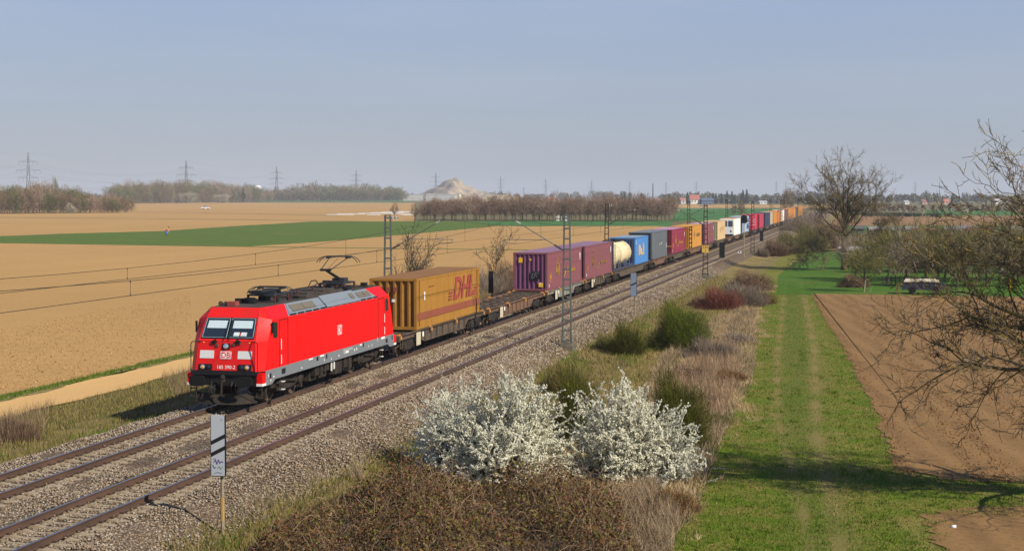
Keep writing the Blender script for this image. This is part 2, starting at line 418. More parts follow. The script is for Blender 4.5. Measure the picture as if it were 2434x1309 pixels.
sheet('field', [at(*p)[:2] for p in ((590, 480.2), (960, 481.5), (990, 477.5), (620, 477.8))], MAT['crop_far'], GZ - .02)
# behind the train
sheet('field', [at(*p)[:2] for p in ((1180, 537), (1560, 537), (1700, 545), (1800, 521), (1830, 512), (1905, 496), (1600, 495), (1600, 524), (985, 526))], MAT['crop_far'], GZ - .025)
sheet('field', [at(*p)[:2] for p in ((1590, 494), (1990, 494), (1990, 486.5), (1590, 486.5))], MAT['tan_far'], GZ - .02)
ribbon('farm_track', ((1600, 495.2), (1800, 495.2), (1960, 495.2)), 9.0, plain('pale_gravel', (.62, .58, .50), .9, .1), GZ - .012)
sheet('field', [at(*p)[:2] for p in ((1600, 527), (1640, 524), (1700, 530), (1690, 546), (1590, 540))], MAT['scrubland'], GZ - .015)

# embankment, ballast and the verges
ys = np.concatenate([np.arange(20, 130, 1.2), np.arange(130, 320, 5), np.arange(320, 1500, 40)])
def vz(X, Y): return gz(X) - .02 + .07 * np.sin(X * 1.7 + Y * .23) * np.sin(Y * .31 + X) * np.clip((np.abs(X + 21.3) - 5.5) / 2, 0, 1)
grid_sheet('verge', np.linspace(-34.2, -25.4, 15), ys, vz, MAT['verge'])
grid_sheet('verge', np.linspace(-17.2, -11.5, 12), ys, vz, MAT['verge'])
grid_sheet('ballast_bed', np.array([-27.0, -26.4, -25.5, -24.6, -23.3, -22, -21.3, -20.6, -19.3, -18.2, -17.3, -16.6, -16.0]), ys,
           lambda X, Y: gz(X) + .03 * np.sin(X * 2.3 + Y * 1.9) * np.sin(Y * .7) * (np.abs(X + 21.3) > 3.4) + np.where(np.abs(X + 21.3) < .5, .03, 0), MAT['gravel'])
def wavy(y, s, a): return a * (np.sin(y * .41 + s) + .6 * np.sin(y * 1.13 + s * 2.1) + .4 * np.sin(y * 2.7 + s))
yy = np.arange(20, 420, 1.0)
def strip_xy(x0, x1, s, a=.12): return [(x0 + v, y) for y, v in zip(yy, wavy(yy, s, a))] + [(x1 + v, y) for y, v in zip(yy[::-1], wavy(yy[::-1], s + 3, a))]
sheet('dirt_track', strip_xy(-36.7, -33.6, 1.0, .14), MAT['sand'], GZ + .006)
sheet('grass_strip', strip_xy(-37.6, -36.6, 2.2, .22), MAT['strip'], GZ + .012)

# right of the railway: grass path with wheel ruts, brown field, orchard lawn
PATH_L = np.array([at(*p)[:2] for p in ((1925, 1309), (1914, 1240), (1880, 1100), (1848, 1000), (1847, 917), (1850, 830), (1858, 760), (1866, 690), (1872, 660))])
PATH_R = np.array([at(*p)[:2] for p in ((1996, 1309), (1988, 1250), (1960, 1120), (1941, 1040), (1938, 956), (1934, 823), (1922, 760), (1908, 690), (1900, 660))])
TAN_E = np.array([at(*p)[:2] for p in ((1560, 1309), (1640, 1200), (1690, 1080), (1745, 980), (1770, 900), (1795, 800), (1815, 720), (1835, 660), (1840, 620))])
FIELD_E = np.array([at(*p)[:2] for p in ((1930, 698), (1962, 760), (2002, 823), (2040, 900), (2084, 979), (2104, 1040), (2124, 1103))])
def cx_at(P, y): o = np.argsort(P[:, 1]); return np.interp(y, P[o, 1], P[o, 0])
def blob(x, y, s): return .5 + .25 * np.sin(x * 1.9 + y * .55 + s) + .25 * np.sin(y * .9 - x * .7 + 2 * s)
def path_zone(x, y):
    dl = np.abs(x - cx_at(PATH_L, y)); dr = np.abs(x - cx_at(PATH_R, y)); fade = np.clip((215 - y) / 60, 0, 1)
    wl = .12 * (blob(x * .3, y * 2.0, 7) - .5)
    r = 1.15 * np.exp(-((dl + wl) / .20) ** 2) * (.12 + .8 * blob(x, y * 1.6, 1)) + np.exp(-((dr + wl) / .30) ** 2) * (.35 + .75 * blob(x, y * 1.4, 2))
    r = r * fade
    d = cx_at(TAN_E, y) - x + .9 * (blob(x * 2, y * 1.5, .3) - .5) * 2 + .7 * (blob(x * .5, y * .35, 5) - .5) * 2
    r = np.maximum(r, np.clip(d / 1.0 + .35, 0, 1) * np.clip(.55 + .6 * blob(x * 1.3, y * .8, 3), 0, 1) * np.clip((200 - y) / 30, 0, 1))
    near = np.exp(-((x - 1.6) / .7) ** 2 - ((y - 45.5) / 3.2) ** 2) * .8
    r = np.maximum(r, near * blob(x * 2, y * 2, 4))
    r = np.maximum(r, .55 * np.exp(-((x - cx_at(PATH_R, y) - .55) / .5) ** 2) * np.clip(blob(x * 1.5, y * .7, 12) - .3, 0, 1) * fade)
    mid = (cx_at(PATH_L, y) + cx_at(PATH_R, y)) / 2
    g = np.exp(-((x - mid) / 1.0) ** 2) * .75 * fade
    return np.clip(r, 0, 1), np.clip(g, 0, 1)
def mz(X, Y): return GZ + .012 + .008 * np.sin(X * .9 + Y * .21) * np.sin(Y * .37 - X * .5)
grid_sheet('grass_path', np.concatenate([np.arange(-12.2, 6, .16), np.arange(6, 14, 1.0)]), np.concatenate([np.arange(34, 110, .35), np.arange(110, 262, 1.2)]), mz, MAT['meadow'], path_zone)
fe = [tuple(p) for p in FIELD_E]
fb = [tuple(at(*p)[:2]) for p in ((2160, 1118), (2241, 1140), (2330, 1146), (2434, 1150), (2560, 1160))]
def rough(pts, s=.45, a=.13, seed=3, closed=True):
    rg = np.random.RandomState(seed); P = [np.array(q[:2]) for q in pts]; out = []
    for i in range(len(P)):
        A, B_ = P[i], P[(i + 1) % len(P)]; n = max(1, min(220, int(np.linalg.norm(B_ - A) / s)))
        for k_ in range(n): out.append(tuple(A + (B_ - A) * k_ / n + rg.normal(size=2) * a * np.array([1, .8])))
    return out
sheet('field', rough(fe + fb + [tuple(at(2800, 1000)[:2]), tuple(at(2800, 720)[:2]), tuple(at(2434, 706)[:2]), tuple(at(2200, 703)[:2])]), MAT['brown'], GZ + .034)
sheet('bare_soil', rough([tuple(at(*p)[:2]) for p in ((2183, 1222), (2260, 1214), (2330, 1205), (2434, 1206), (2600, 1210), (2600, 1400), (2250, 1400), (2235, 1309), (2215, 1275), (2200, 1245))], .25, .16, 5), MAT['brown'], GZ + .034)
sheet('lawn', [tuple(at(*p)[:2]) for p in ((1846, 700), (2900, 716), (2900, 640), (2434, 632), (2060, 630), (1990, 600), (1930, 592), (1850, 655))], MAT['lawn'], GZ + .03)
for nm, pts, mt in (
    ('field', ((1960, 640), (2900, 640), (2900, 608), (1960, 608)), MAT['scrubland']),
    ('field', ((1950, 592), (2900, 592), (2900, 580), (1950, 580)), MAT['brown_far']),
    ('field', ((1950, 580), (2900, 580), (2900, 556), (1950, 556)), MAT['scrubland']),
    ('field', ((1950, 548), (2900, 548), (2900, 536), (1950, 536)), MAT['crop_far']),
    ('field', ((1950, 536), (2900, 536), (2900, 513), (1950, 513)), MAT['brown_far']),
    ('field', ((2200, 511), (3000, 511), (3000, 499), (2200, 499)), MAT['crop_far'])):
    sheet(nm, [tuple(at(*p)[:2]) for p in pts], mt, GZ - .03)
# ------------------------------------------------------------------ tracks
def rail_mat(side):
    k = NT('rail_steel')
    g = k.n('ShaderNodeNewGeometry'); sep = k.n('ShaderNodeSeparateXYZ'); k.l(g.outputs['Normal'], sep.inputs[0])
    pos = k.n('ShaderNodeSeparateXYZ'); k.l(g.outputs['Position'], pos.inputs[0])
    head = k.math('MULTIPLY', k.math('GREATER_THAN', sep.outputs[2], .7), k.math('GREATER_THAN', pos.outputs[2], -.02))
    n = k.noise(k.coord('World', (1, .15, 1)), 3, 5)
    col = k.mix(head, k.ramp(n, [(.3, (.05, .028, .018)), (.7, (.105, .056, .034))]), (.30, .30, .32))
    m = k.fin(col, .5, .4); k.l(k.math('SUBTRACT', .85, k.math('MULTIPLY', head, .5)), k.b.inputs['Roughness']); k.l(k.math('MULTIPLY', head, .9), k.b.inputs['Metallic'])
    return m
MAT['rail'] = rail_mat(0)
MAT['sleeper'] = rusty('sleeper_concrete', (.20, .15, .095), (.42, .34, .235), .9, 3)
MAT['clip'] = rusty('clip_iron', (.05, .03, .02), (.12, .07, .045), .8, 20)
_sl = MB()
_st = [(-1.3, .15, -.045), (-.95, .15, 0), (-.55, .15, 0), (-.3, .11, -.045), (.3, .11, -.045), (.55, .15, 0), (.95, .15, 0), (1.3, .15, -.045)]
_V = []; _F = []
for x, w, z in _st: _V += [(x, -w, z - .15), (x, -w * .72, z), (x, w * .72, z), (x, w, z - .15)]
for i in range(len(_st) - 1):
    a = i * 4
    for q in range(3): _F.append((a + q, a + q + 1, a + q + 5, a + q + 4))
_F += [(0, 1, 2, 3), (31, 30, 29, 28)]
_sl.add(_V, _F)
SLEEPER = _sl.mesh('sleeper', MAT['sleeper'])
RAILP = [(-.075, -.172), (.075, -.172), (.075, -.16), (.012, -.14), (.012, -.045), (.036, -.035), (.036, -.006), (.026, 0), (-.026, 0), (-.036, -.006), (-.036, -.035), (-.012, -.045), (-.012, -.14), (-.075, -.16)]
N_SL = 300
for cxx in (XF, XN):
    tr = thing('railway_track', (cxx, 30, 0), kind='structure')
    for sx in (-.753, .753):
        m = MB(); m.extrude([(x + sx, z) for x, z in RAILP], 0, 1400); m.build('rail', MAT['rail'], tr)
    for i in range(N_SL):
        o = link('sleeper', SLEEPER, tr); o.location = (random.uniform(-.015, .015), i * .6 + random.uniform(-.02, .02), -.176 + random.uniform(-.008, .004))
        o.rotation_euler = (0, 0, random.uniform(-.008, .008))
    cl = MB()
    for i in range(N_SL):
        for sx in (-.753, .753):
            for q in (-.11, .11): cl.box((sx + q, i * .6, -.155), (.11, .10, .05))
    cl.build('rail_clips', MAT['clip'], tr)['kind'] = 'stuff'
    far = MB()
    for i in range(N_SL, N_SL + 500): far.b6(-1.3, 1.3, i * .6 - .13, i * .6 + .13, -.3, -.18)
    far.build('far_sleepers', MAT['sleeper'], tr)['kind'] = 'stuff'

# ballast stones (nobody could count them)
def in_sleeper(x, y):
    ph = np.abs(((y - 30) / .6 + .5) % 1 - .5) * .6
    n1 = (np.abs(x - XF) < 1.3) | (np.abs(x - XN) < 1.3)
    rail = (np.abs(np.abs(x - XF) - .753) < .09) | (np.abs(np.abs(x - XN) - .753) < .09)
    return (n1 & (ph < .15)), rail
def ballast(n, x0, x1, y0, y1, s0, s1):
    rng = RNG; x = rng.uniform(x0, x1, n); y = y0 + (y1 - y0) * rng.uniform(0, 1, n) ** 1.25
    sl, rl = in_sleeper(x, y)
    keep = ~rl & (~sl | (rng.uniform(size=n) < .10)); x = x[keep]; y = y[keep]; sl = sl[keep]
    dcam = y / 40.0
    size = rng.uniform(s0, s1, len(x)) * np.clip(dcam, 1, 2.2) ** .7
    infour = (np.abs(x - XF) < 1.3) | (np.abs(x - XN) < 1.3)
    z = gz(x) + np.where(infour & ~sl, .012, .02) + rng.uniform(-.01, .02, len(x)) + np.where(sl, .06, 0)
    bump = .05 * np.sin(x * 2.1 + y * .6) * np.sin(y * .9)
    z = z + np.where(infour, 0, bump)
    return stones(np.stack([x, y, z], 1), size, rng)
V, F, _ = join([ballast(70000, -26.6, -15.7, 35, 84, .024, .05), ballast(34000, -26.4, -15.7, 84, 190, .028, .05)])
link('ballast_stones', np_mesh('ballast_stones', V, F, MAT['stone']))['kind'] = 'stuff'
# ------------------------------------------------------------------ lettering
def text_mesh(s, size, mat, extrude=.002, shear=0.0, align='CENTER', bold=0.0, sx=1.0):
    c = bpy.data.curves.new('lettering', 'FONT'); c.body = s; c.size = size; c.extrude = extrude; c.shear = shear
    c.align_x = align; c.align_y = 'CENTER'; c.offset = bold; c.resolution_u = 3
    o = bpy.data.objects.new('lettering', c); COL.objects.link(o)
    bpy.context.view_layer.update()
    me = bpy.data.meshes.new_from_object(o.evaluated_get(bpy.context.evaluated_depsgraph_get()))
    bpy.data.objects.remove(o); bpy.data.curves.remove(c)
    me.materials.clear(); me.materials.append(mat); me.name = 'lettering'
    if sx != 1.0: me.transform(Matrix.Diagonal((sx, 1, 1, 1)))
    return me
SIDE = Matrix(((0, 0, 1, 0), (1, 0, 0, 0), (0, 1, 0, 0), (0, 0, 0, 1)))      # reads along +y, faces +x
FRONT = Matrix(((1, 0, 0, 0), (0, 0, -1, 0), (0, 1, 0, 0), (0, 0, 0, 1)))    # reads along +x, faces -y
def letter(name, s, size, mat, parent, loc, M, **kw):
    me = text_mesh(s, size, mat, **kw); me.transform(M); o = link(name, me, parent); o.location = loc; return o
def place(name, mb, mats, parent, loc, M):
    me = mb.mesh(name, mats); me.transform(M); o = link(name, me, parent); o.location = loc; return o
def stroke(mb, pts, w, m=0, t=.004):
    """flat brush stroke in the xy plane"""
    for (a, b) in zip(pts[:-1], pts[1:]):
        a = Vector((*a, 0)); b = Vector((*b, 0)); d = (b - a)
        if d.length < 1e-5: continue
        d.normalize(); n = Vector((-d.y, d.x, 0)) * w / 2; e = d * w * .3
        mb.slab([a - n - e, b - n + e, b + n + e, a + n - e], (0, 0, 1), t, m)

# ------------------------------------------------------------------ locomotive
def loco_red(): 
    return paint('signal_red', (.74, .0025, .0022), .48, .16, (.15, .02, .012), .22, .5)
MAT['red'] = loco_red()
MAT['red_front'] = paint('dusty_red', (.66, .006, .005), .55, .48, (.12, .03, .022), .35, 1.3)
MAT['loco_grey'] = paint('sill_grey', (.17, .185, .20), .5, .30, (.10, .08, .06), .35, 1.2)
MAT['roof_grey'] = paint('roof_grey', (.165, .195, .225), .5, .3, (.13, .11, .09), .35, 1.2)
MAT['roof_dirt'] = rusty('roof_dirt', (.035, .028, .024), (.10, .078, .062), .9, 1.5)
MAT['black'] = plain('black_steel', (.012, .012, .013), .6, .3)
MAT['under'] = rusty('underframe', (.014, .012, .010), (.06, .046, .034), .9, 2.5)
MAT['iron'] = rusty('brown_iron', (.045, .032, .024), (.13, .09, .06), .85, 3)
MAT['white'] = plain('white_paint', (.78, .77, .74), .5, .3, var=.06)
MAT['off'] = plain('grey_white', (.62, .62, .60), .6, .3, var=.1)
MAT['grille'] = plain('grille_tan', (.135, .118, .09), .7, .2)
MAT['dark'] = plain('dark_inside', (.012, .018, .03), .5, .4)
MAT['rubber'] = plain('rubber', (.010, .010, .010), .7, .2)
MAT['chrome'] = plain('lamp_silver', (.75, .75, .72), .2, .6, .8)
MAT['blind'] = plain('blind_cloth', (.62, .67, .68), .8, .1, var=.05)
MAT['greenglass'] = plain('side_glass', (.012, .02, .02), .08, .6)
MAT['amber'] = plain('amber', (.75, .36, .03), .4, .4)
MAT['cu'] = rusty('insulator_brown', (.06, .018, .012), (.11, .035, .02), .35, 8, .5)
MAT['panto'] = plain('pantograph_grey', (.03, .032, .036), .55, .4, .2)
def glass():
    k = NT('window_glass'); k.b.inputs['Base Color'].default_value = (.9, .95, .97, 1); k.b.inputs['Roughness'].default_value = .03
    tr = k.n('ShaderNodeBsdfTransparent'); tr.inputs[0].default_value = (.90, .95, .96, 1)
    gl = k.n('ShaderNodeBsdfGlossy'); gl.inputs['Roughness'].default_value = .03; gl.inputs[0].default_value = (.8, .85, .9, 1)
    mx = k.n("ShaderNodeMixShader"); mx.inputs[0].default_value = .07; k.l(tr.outputs[0], mx.inputs[1]); k.l(gl.outputs[0], mx.inputs[2])
    k.l(mx.outputs[0], k.out.inputs[0]); return k.m
MAT['glass'] = glass()
LEN = 17.7
L = thing('locomotive', (XF, 57.9, 0), 'red electric locomotive with grey roof panels hauling the container train', 'locomotive')
ZL = [1.38, 2.46, 3.36, 3.68]; FY = [0, .20, .82, 1.12]; FH = [1.17, 1.12, 1.02, .96]; SY = [.34, .68, 1.12, 1.32]; SXX = [1.45, 1.45, 1.45, 1.05]; SZ = [1.38, 2.46, 3.24, 3.68]
body = MB()
def cabpt(end, y): return y if end == 0 else LEN - y
for end in (0, 1):
    f = lambda i, s: (s * FH[i], cabpt(end, FY[i]), ZL[i])
    d = lambda i, s: (s * SXX[i], cabpt(end, SY[i]), SZ[i])
    for i in range(3): body.poly([f(i, -1), f(i, 1), f(i + 1, 1), f(i + 1, -1)], 1)
    for s in (-1, 1):
        for i in range(3):
            A0, B0, A1, B1 = Vector(f(i, s)), Vector(d(i, s)), Vector(f(i + 1, s)), Vector(d(i + 1, s)); n_ = 6
            for u_ in range(n_):
                for v_ in range(n_):
                    g_ = lambda a_, b_: (A0.lerp(A1, a_ / n_)).lerp(B0.lerp(B1, a_ / n_), b_ / n_)
                    body.poly([g_(u_, v_), g_(u_, v_ + 1), g_(u_ + 1, v_ + 1), g_(u_ + 1, v_)], 0)
        # chamfered cab cheek beside the roof
        body.poly([d(2, s), (s * 1.45, cabpt(end, 2.92), 3.24), (s * 1.05, cabpt(end, 3.55), 3.68), d(3, s)], 0)
    body.poly([f(3, -1), f(3, 1), d(3, 1), d(3, -1)], 2)
    body.poly([f(0, -1), f(0, 1), d(0, 1), d(0, -1)], 0)
for s in (-1, 1):
    body.poly([(s * 1.45, SY[0], 1.38), (s * 1.45, LEN - SY[0], 1.38), (s * 1.45, LEN - SY[1], 2.46), (s * 1.45, LEN - SY[2], 3.24), (s * 1.45, SY[2], 3.24), (s * 1.45, SY[1], 2.46)], 0)
    body.poly([(s * 1.45, 2.92, 3.24), (s * 1.45, LEN - 2.92, 3.24), (s * 1.05, LEN - 3.55, 3.68), (s * 1.05, 3.55, 3.68)], 3)
body.poly([(-1.05, SY[3], 3.68), (1.05, SY[3], 3.68), (1.05, LEN - SY[3], 3.68), (-1.05, LEN - SY[3], 3.68)], 2)
body.poly([(-1.45, SY[0], 1.38), (1.45, SY[0], 1.38), (1.45, LEN - SY[0], 1.38), (-1.45, LEN - SY[0], 1.38)], 2)
bo = body.build('body', [MAT['red'], MAT['red_front'], MAT['roof_dirt'], MAT['roof_grey']], L)
# roof side panels with grilles, right and left
def on_slope(y, t, s, off=0.012):
    """point on the sloping roof flank: t = 0 gutter, 1 ridge"""
    n = Vector((.44, 0, .40)).normalized() * off
    return Vector((s * (1.45 - .40 * t + n.x), y, 3.24 + .44 * t + n.z))
def flank(name, s, ya, yb, t0, t1, mat, off, parent=L, skew0=0.0, skew1=0.0, thick=.02):
    m = MB(); q = [on_slope(ya + skew0 * t0, t0, s, off), on_slope(yb + skew1 * t0, t0, s, off), on_slope(yb + skew1 * t1, t1, s, off), on_slope(ya + skew0 * t1, t1, s, off)]
    m.slab(q, (s * .44, 0, .40), thick); return m.build(name, mat, parent)
for s in (1, -1):
    p1 = flank('roof_panel', s, 3.0, 7.55, .03, .97, MAT['roof_grey'], .0, skew0=.62)
    p2 = flank('roof_panel', s, 7.6, 12.05, .03, 1.06, MAT['roof_grey'], .03)
    p3 = flank('roof_panel', s, 12.1, 14.7, .03, .97, MAT['roof_grey'], .0, skew1=-.62)
    for a in (3.7, 5.15): 
        g = flank('grille', s, a, a + 1.35, .26, .80, MAT['grille'], .026, p1)
    for a in (12.3, 13.25): flank('grille', s, a, a + .85, .28, .78, MAT['grille'], .026, p3)
    flank('grille', s, 11.2, 11.7, .3, .78, MAT['grille'], .056, p2)
    m = MB()
    for a in np.arange(3.1, 14.6, .92): m.slab([on_slope(a, .01, s, .025), on_slope(a + .7, .01, s, .025), on_slope(a + .7, .11, s, .025), on_slope(a, .11, s, .025)], (s * .44, 0, .4), .02)
    m.build_each('gutter_vents', MAT['black'], L)
# grey sill with red corners
m = MB()
for s in (-1, 1):
    m.slab([(s * 1.44, .36, 1.39), (s * 1.44, .36, .84), (s * 1.44, 1.0, .84), (s * 1.44, 1.35, .99), (s * 1.44, LEN - 1.35, .99), (s * 1.44, LEN - 1.0, .84), (s * 1.44, LEN - .36, .84), (s * 1.44, LEN - .36, 1.39)], (s, 0, 0), .03)
m.b6(-1.38, 1.38, .8, LEN - .8, 1.0, 1.37)
m.build('sill', MAT['loco_grey'], L)
m = MB()
for e in (0, LEN):
    for s in (-1, 1): m.box((s * 1.36, e + (.17 if e == 0 else -.17), 1.09), (.22, .38, .46))
m.build_each('corner_panel', MAT['red'], L)
m = MB()
for e in (.0, LEN):
    for s in (-1, 1): m.box((s * 1.36, e + (.16 if e == 0 else -.16), .905), (.235, .40, .09))
m.build_each('corner_mark', MAT['white'], L)
for e, sg in ((0, -1), (LEN, 1)):
    m = MB(); m.b6(-1.30, 1.30, *sorted((e + sg * .10, e - sg * .30)), 1.26, 1.385); m.b6(-1.2, 1.2, *sorted((e + sg * .02, e - sg * .3)), .86, 1.26)
    m.build('buffer_beam', MAT['black'], L)
    for s in (-1, 1):
        b = MB(); b.lathe([(0, .10), (.34, .10), (.34, .12), (.38, .12)], (s * .92, e + sg * .02, 1.06), (0, sg, 0), 12)
        w, h = .31, .19
        b.slab([(s * .92 + w * x, e + sg * .40, 1.06 + h * z) for x, z in ((-1, -.6), (-.7, -1), (.7, -1), (1, -.6), (1, .6), (.7, 1), (-.7, 1), (-1, .6))], (0, sg, 0), .07)
        b.build('buffer', MAT['rubber'], L)
    c = MB(); c.tube((0, e, 1.04), (0, e + sg * .35, 1.02), .05); c.tube((0, e + sg * .33, 1.1), (0, e + sg * .36, .62), .04); c.tube((-.05, e + sg * .36, .62), (.05, e + sg * .36, .5), .035); c.lathe([(0, .09), (.05, .11), (.1, .05)], (0, e + sg * .2, 1.16), (0, sg, .4), 8)
    c.build('coupling', MAT['under'], L)
    for x in (-.5, -.36, .3, .46):
        hz = MB(); hz.path([(x, e + sg * .05, 1.0), (x + .02, e + sg * .22, .8), (x + .08, e + sg * .24, .6), (x + .1, e + sg * .12, .52)], .026, 5); hz.build('brake_hose', MAT['under'], L)
    
    pl = MB(); pl.slab([(-1.22, e - sg * .1, .22), (-.5, e + sg * .2, .17), (.5, e + sg * .2, .17), (1.22, e - sg * .1, .22), (1.22, e - sg * .3, .58), (.5, e - sg * .06, .54), (-.5, e - sg * .06, .54), (-1.22, e - sg * .3, .58)], (0, sg, .2), .03)
    pl.build('snow_plough', MAT['under'], L)
    ld = MB()
    for s in (-1, 1):
        for q in (1.18, 1.40): ld.tube((s * q, e - sg * .12, 1.3), (s * q, e - sg * .12, .38), .018, n=4)
        for z in (.42, .72, 1.0): ld.box((s * 1.29, e - sg * .12, z), (.24, .14, .03))
    ld.build_each('shunter_step', MAT['under'], L)
# windscreens: dark cab, blinds, glass, frame
def fp(x, z, off=0.0):
    """point on the windscreen plane of the front"""
    t = (z - 2.46) / .90; n = Vector((0, -.90, .62)).normalized() * off
    return Vector((x, .20 + .62 * t + n.y, z + n.z))
nW = (0, -.90, .62)
fr = MB(); fr.slab([fp(-1.045, 2.56, .0), fp(1.045, 2.56, .0), fp(.985, 3.31, .0), fp(-.985, 3.31, .0)], nW, .012); fr.build('windscreen_frame', MAT['rubber'], L)
for s in (-1, 1):
    a, b = (.045, 1.0); q = lambda x, z, o: fp(s * (x * (1 - .05 * (z - 2.6) / .7)), z, o)
    w = MB(); w.slab([q(a, 2.60, .013), q(b, 2.60, .013), q(b, 3.27, .013), q(a, 3.27, .013)], nW, .006); wo_ = w.build('windscreen', MAT['dark'], L)
    bl = MB(); bl.slab([q(a + .08, 2.93, .020), q(b - .09, 2.93, .020), q(b - .09, 3.20, .020), q(a + .08, 3.20, .020)], nW, .006); bl.build('blind', MAT['blind'], wo_)
    ed = MB()
    for e0, e1 in (((a, 2.60), (b, 2.60)), ((b, 2.60), (b, 3.27)), ((b, 3.27), (a, 3.27)), ((a, 3.27), (a, 2.60))): ed.tube(q(*e0, .03), q(*e1, .03), .012, n=4)
    ed.build('pane_edge', plain('pane_edge', (.20, .33, .36), .3, .5), wo_)
    gl = MB(); gl.poly([q(a, 2.60, .034), q(b, 2.60, .034), q(b, 3.27, .034), q(a, 3.27, .034)][::s]); gl.build('pane', MAT['glass'], wo_)
    if s == 1:
        pp = MB()
        for x in (.33, .62): pp.slab([q(x - .12, 2.66, .020), q(x + .11, 2.66, .020), q(x + .12, 2.79, .020), q(x - .10, 2.79, .020)], nW, .005)
        pp.build_each('paper', MAT['white'], wo_)
        rr = MB(); rr.slab([q(.455, 2.69, .020), q(.50, 2.69, .020), q(.50, 2.77, .020), q(.455, 2.77, .020)], nW, .005); rr.build('red_card', MAT['red'], wo_)
    wp = MB(); wp.path([q(.10, 2.48, .06), q(.08, 2.75, .07), q(.07, 3.2, .06)], .016, 4); wp.build('wiper', MAT['rubber'], L); wp = MB(); wp.box(q(.45, 2.44, .05), (.16, .05, .14), 0, (0, s * .5, 0)); wp.build('wiper_base', MAT['rubber'], L)
def face(z): return .20 * (z - 1.38) / 1.08
nF = (0, -1.0, .185)
def facebox(name, x0, x1, z0, z1, mat, t=.012, parent=L, base=0.0):
    m = MB(); m.slab([(x0, face(z0) - base, z0), (x1, face(z0) - base, z0), (x1, face(z1) - base, z1), (x0, face(z1) - base, z1)], nF, t); return m.build(name, mat, parent)
facebox('white_panel', -1.02, -.47, 1.85, 2.14, MAT['off']); facebox('white_panel', .47, 1.02, 1.84, 2.13, MAT['off'])
# the railway emblem: red letters in a white, red rimmed plate
def emblem(parent, loc, M, w, h):
    m = MB()
    def rr(w, h, r, z, t, mi):
        pts = []
        for cx_, cy_, a0 in ((w / 2 - r, h / 2 - r, 0), (-w / 2 + r, h / 2 - r, 90), (-w / 2 + r, -h / 2 + r, 180), (w / 2 - r, -h / 2 + r, 270)):
            for q in (0, 45, 90): a = math.radians(a0 + q); pts.append((cx_ + r * math.cos(a), cy_ + r * math.sin(a), z))
        m.slab(pts, (0, 0, 1), t, mi)
    rr(w, h, h * .12, 0, .004, 0); rr(w * .93, h * .90, h * .10, .004, .003, 1); rr(w * .85, h * .78, h * .08, .007, .003, 0)
    o = place('emblem', m, [MAT['white'], MAT['red_front']], parent, loc, M)
    lt = text_mesh('DB', h * .92, MAT['red_front'], .002, bold=h * .02, sx=1.02); lt.transform(Matrix.Translation((0, -h * .02, .012))); lt.transform(M)
    link('lettering', lt, o)
    return o
FT = Matrix.Rotation(-math.atan(.185), 4, 'X') @ FRONT
emblem(L, (0, face(1.975) - .012, 1.975), FT, .44, .29)
letter('lettering', '185 390-2', .185, MAT['white'], L, (0.03, face(1.53) - .008, 1.53), FT, sx=.98)
for x in (-.77, .77):
    hb = facebox('headlight', x - .26, x + .26, 1.43, 1.64, MAT['rubber'], .03)
    for dx, mt, r in ((-.10 if x < 0 else .10, MAT['chrome'], .088), (.12 if x < 0 else -.12, MAT['dark'], .08)):
        l = MB(); l.lathe([(0, r), (.03, r), (.045, r * .6), (.05, r * .2)], (x + dx, face(1.535) - .028, 1.535), (0, -1, .18), 14); l.build('lamp', mt, hb)
    for dx in ((-.10,) if x < 0 else (.10,)):
        l = MB(); l.lathe([(0, .05), (.012, .03)], (x + dx, face(1.535) - .078, 1.535), (0, -1, .18), 10); l.build('bulb', MAT['amber'], hb)
hb = facebox('headlight', -.15, .15, 2.20, 2.40, MAT['rubber'], .03)
l = MB(); l.lathe([(0, .10), (.04, .10), (.055, .06), (.06, .02)], (0, face(2.3) - .03, 2.3), (0, -1, .18), 14); l.build('lamp', MAT['chrome'], hb)
for x, z in ((-.36, 2.33), (.30, 2.36), (-.55, 2.42), (.52, 2.42)): facebox('hook', x - .05, x + .05, z - .05, z + .05, MAT['iron'], .05)
for s in (-1, 1):
    h = MB(); h.path([(s * 1.0, face(2.45) + .0, 2.47), (s * 1.26, -.03, 2.47), (s * 1.31, -.05, 2.40), (s * 1.31, -.06, 1.55), (s * 1.31, -.05, 1.38)], .018, 5); h.build('grab_rail', MAT['rubber'], L)
    mm = MB(); mm.box((s * 1.52, 1.0, 2.95), (.05, .10, .42)); mm.build('mirror', MAT['rubber'], L)
    am = facebox('marker_lamp', s * .90 - .03, s * .90 + .03, 2.415, 2.45, MAT['amber'], .02)
    for e in (0, 1):
        Y = lambda y: y if e == 0 else LEN - y
        w = MB(); w.slab([(s * 1.448, Y(y), z) for y, z in ((1.18, 2.62), (1.24, 2.55), (1.60, 2.52), (1.67, 2.60), (1.67, 3.06), (1.60, 3.13), (1.34, 3.13), (1.24, 3.02))], (s, 0, 0), .012)
        w.build('side_window', MAT['greenglass'], L)
        dr = MB()
        for y in (1.86, 2.82): dr.box((s * 1.452, Y(y), 2.28), (.012, .035, 1.78))
        dr.box((s * 1.452, Y(2.34), 3.17), (.012, .96, .03))
        do = dr.build('cab_door', MAT['rubber'], L)
        hd = MB(); hd.tube((s * 1.50, Y(1.96), 2.45), (s * 1.50, Y(1.96), 2.05), .014); hd.tube((s * 1.50, Y(1.96), 1.85), (s * 1.50, Y(1.96), 1.5), .014); hd.build('handle', MAT['white'], do)
        st = MB()
        for z in (.50, .80): st.box((s * 1.42, Y(2.25), z), (.16, .26, .025))
        st.build_each('step', MAT['off'], L); st = MB()
        for y in (2.08, 2.42): st.tube((s * 1.42, Y(y), .98), (s * 1.42, Y(y), .42), .018, n=4)
        st.build_each('step_hanger', MAT['under'], L)
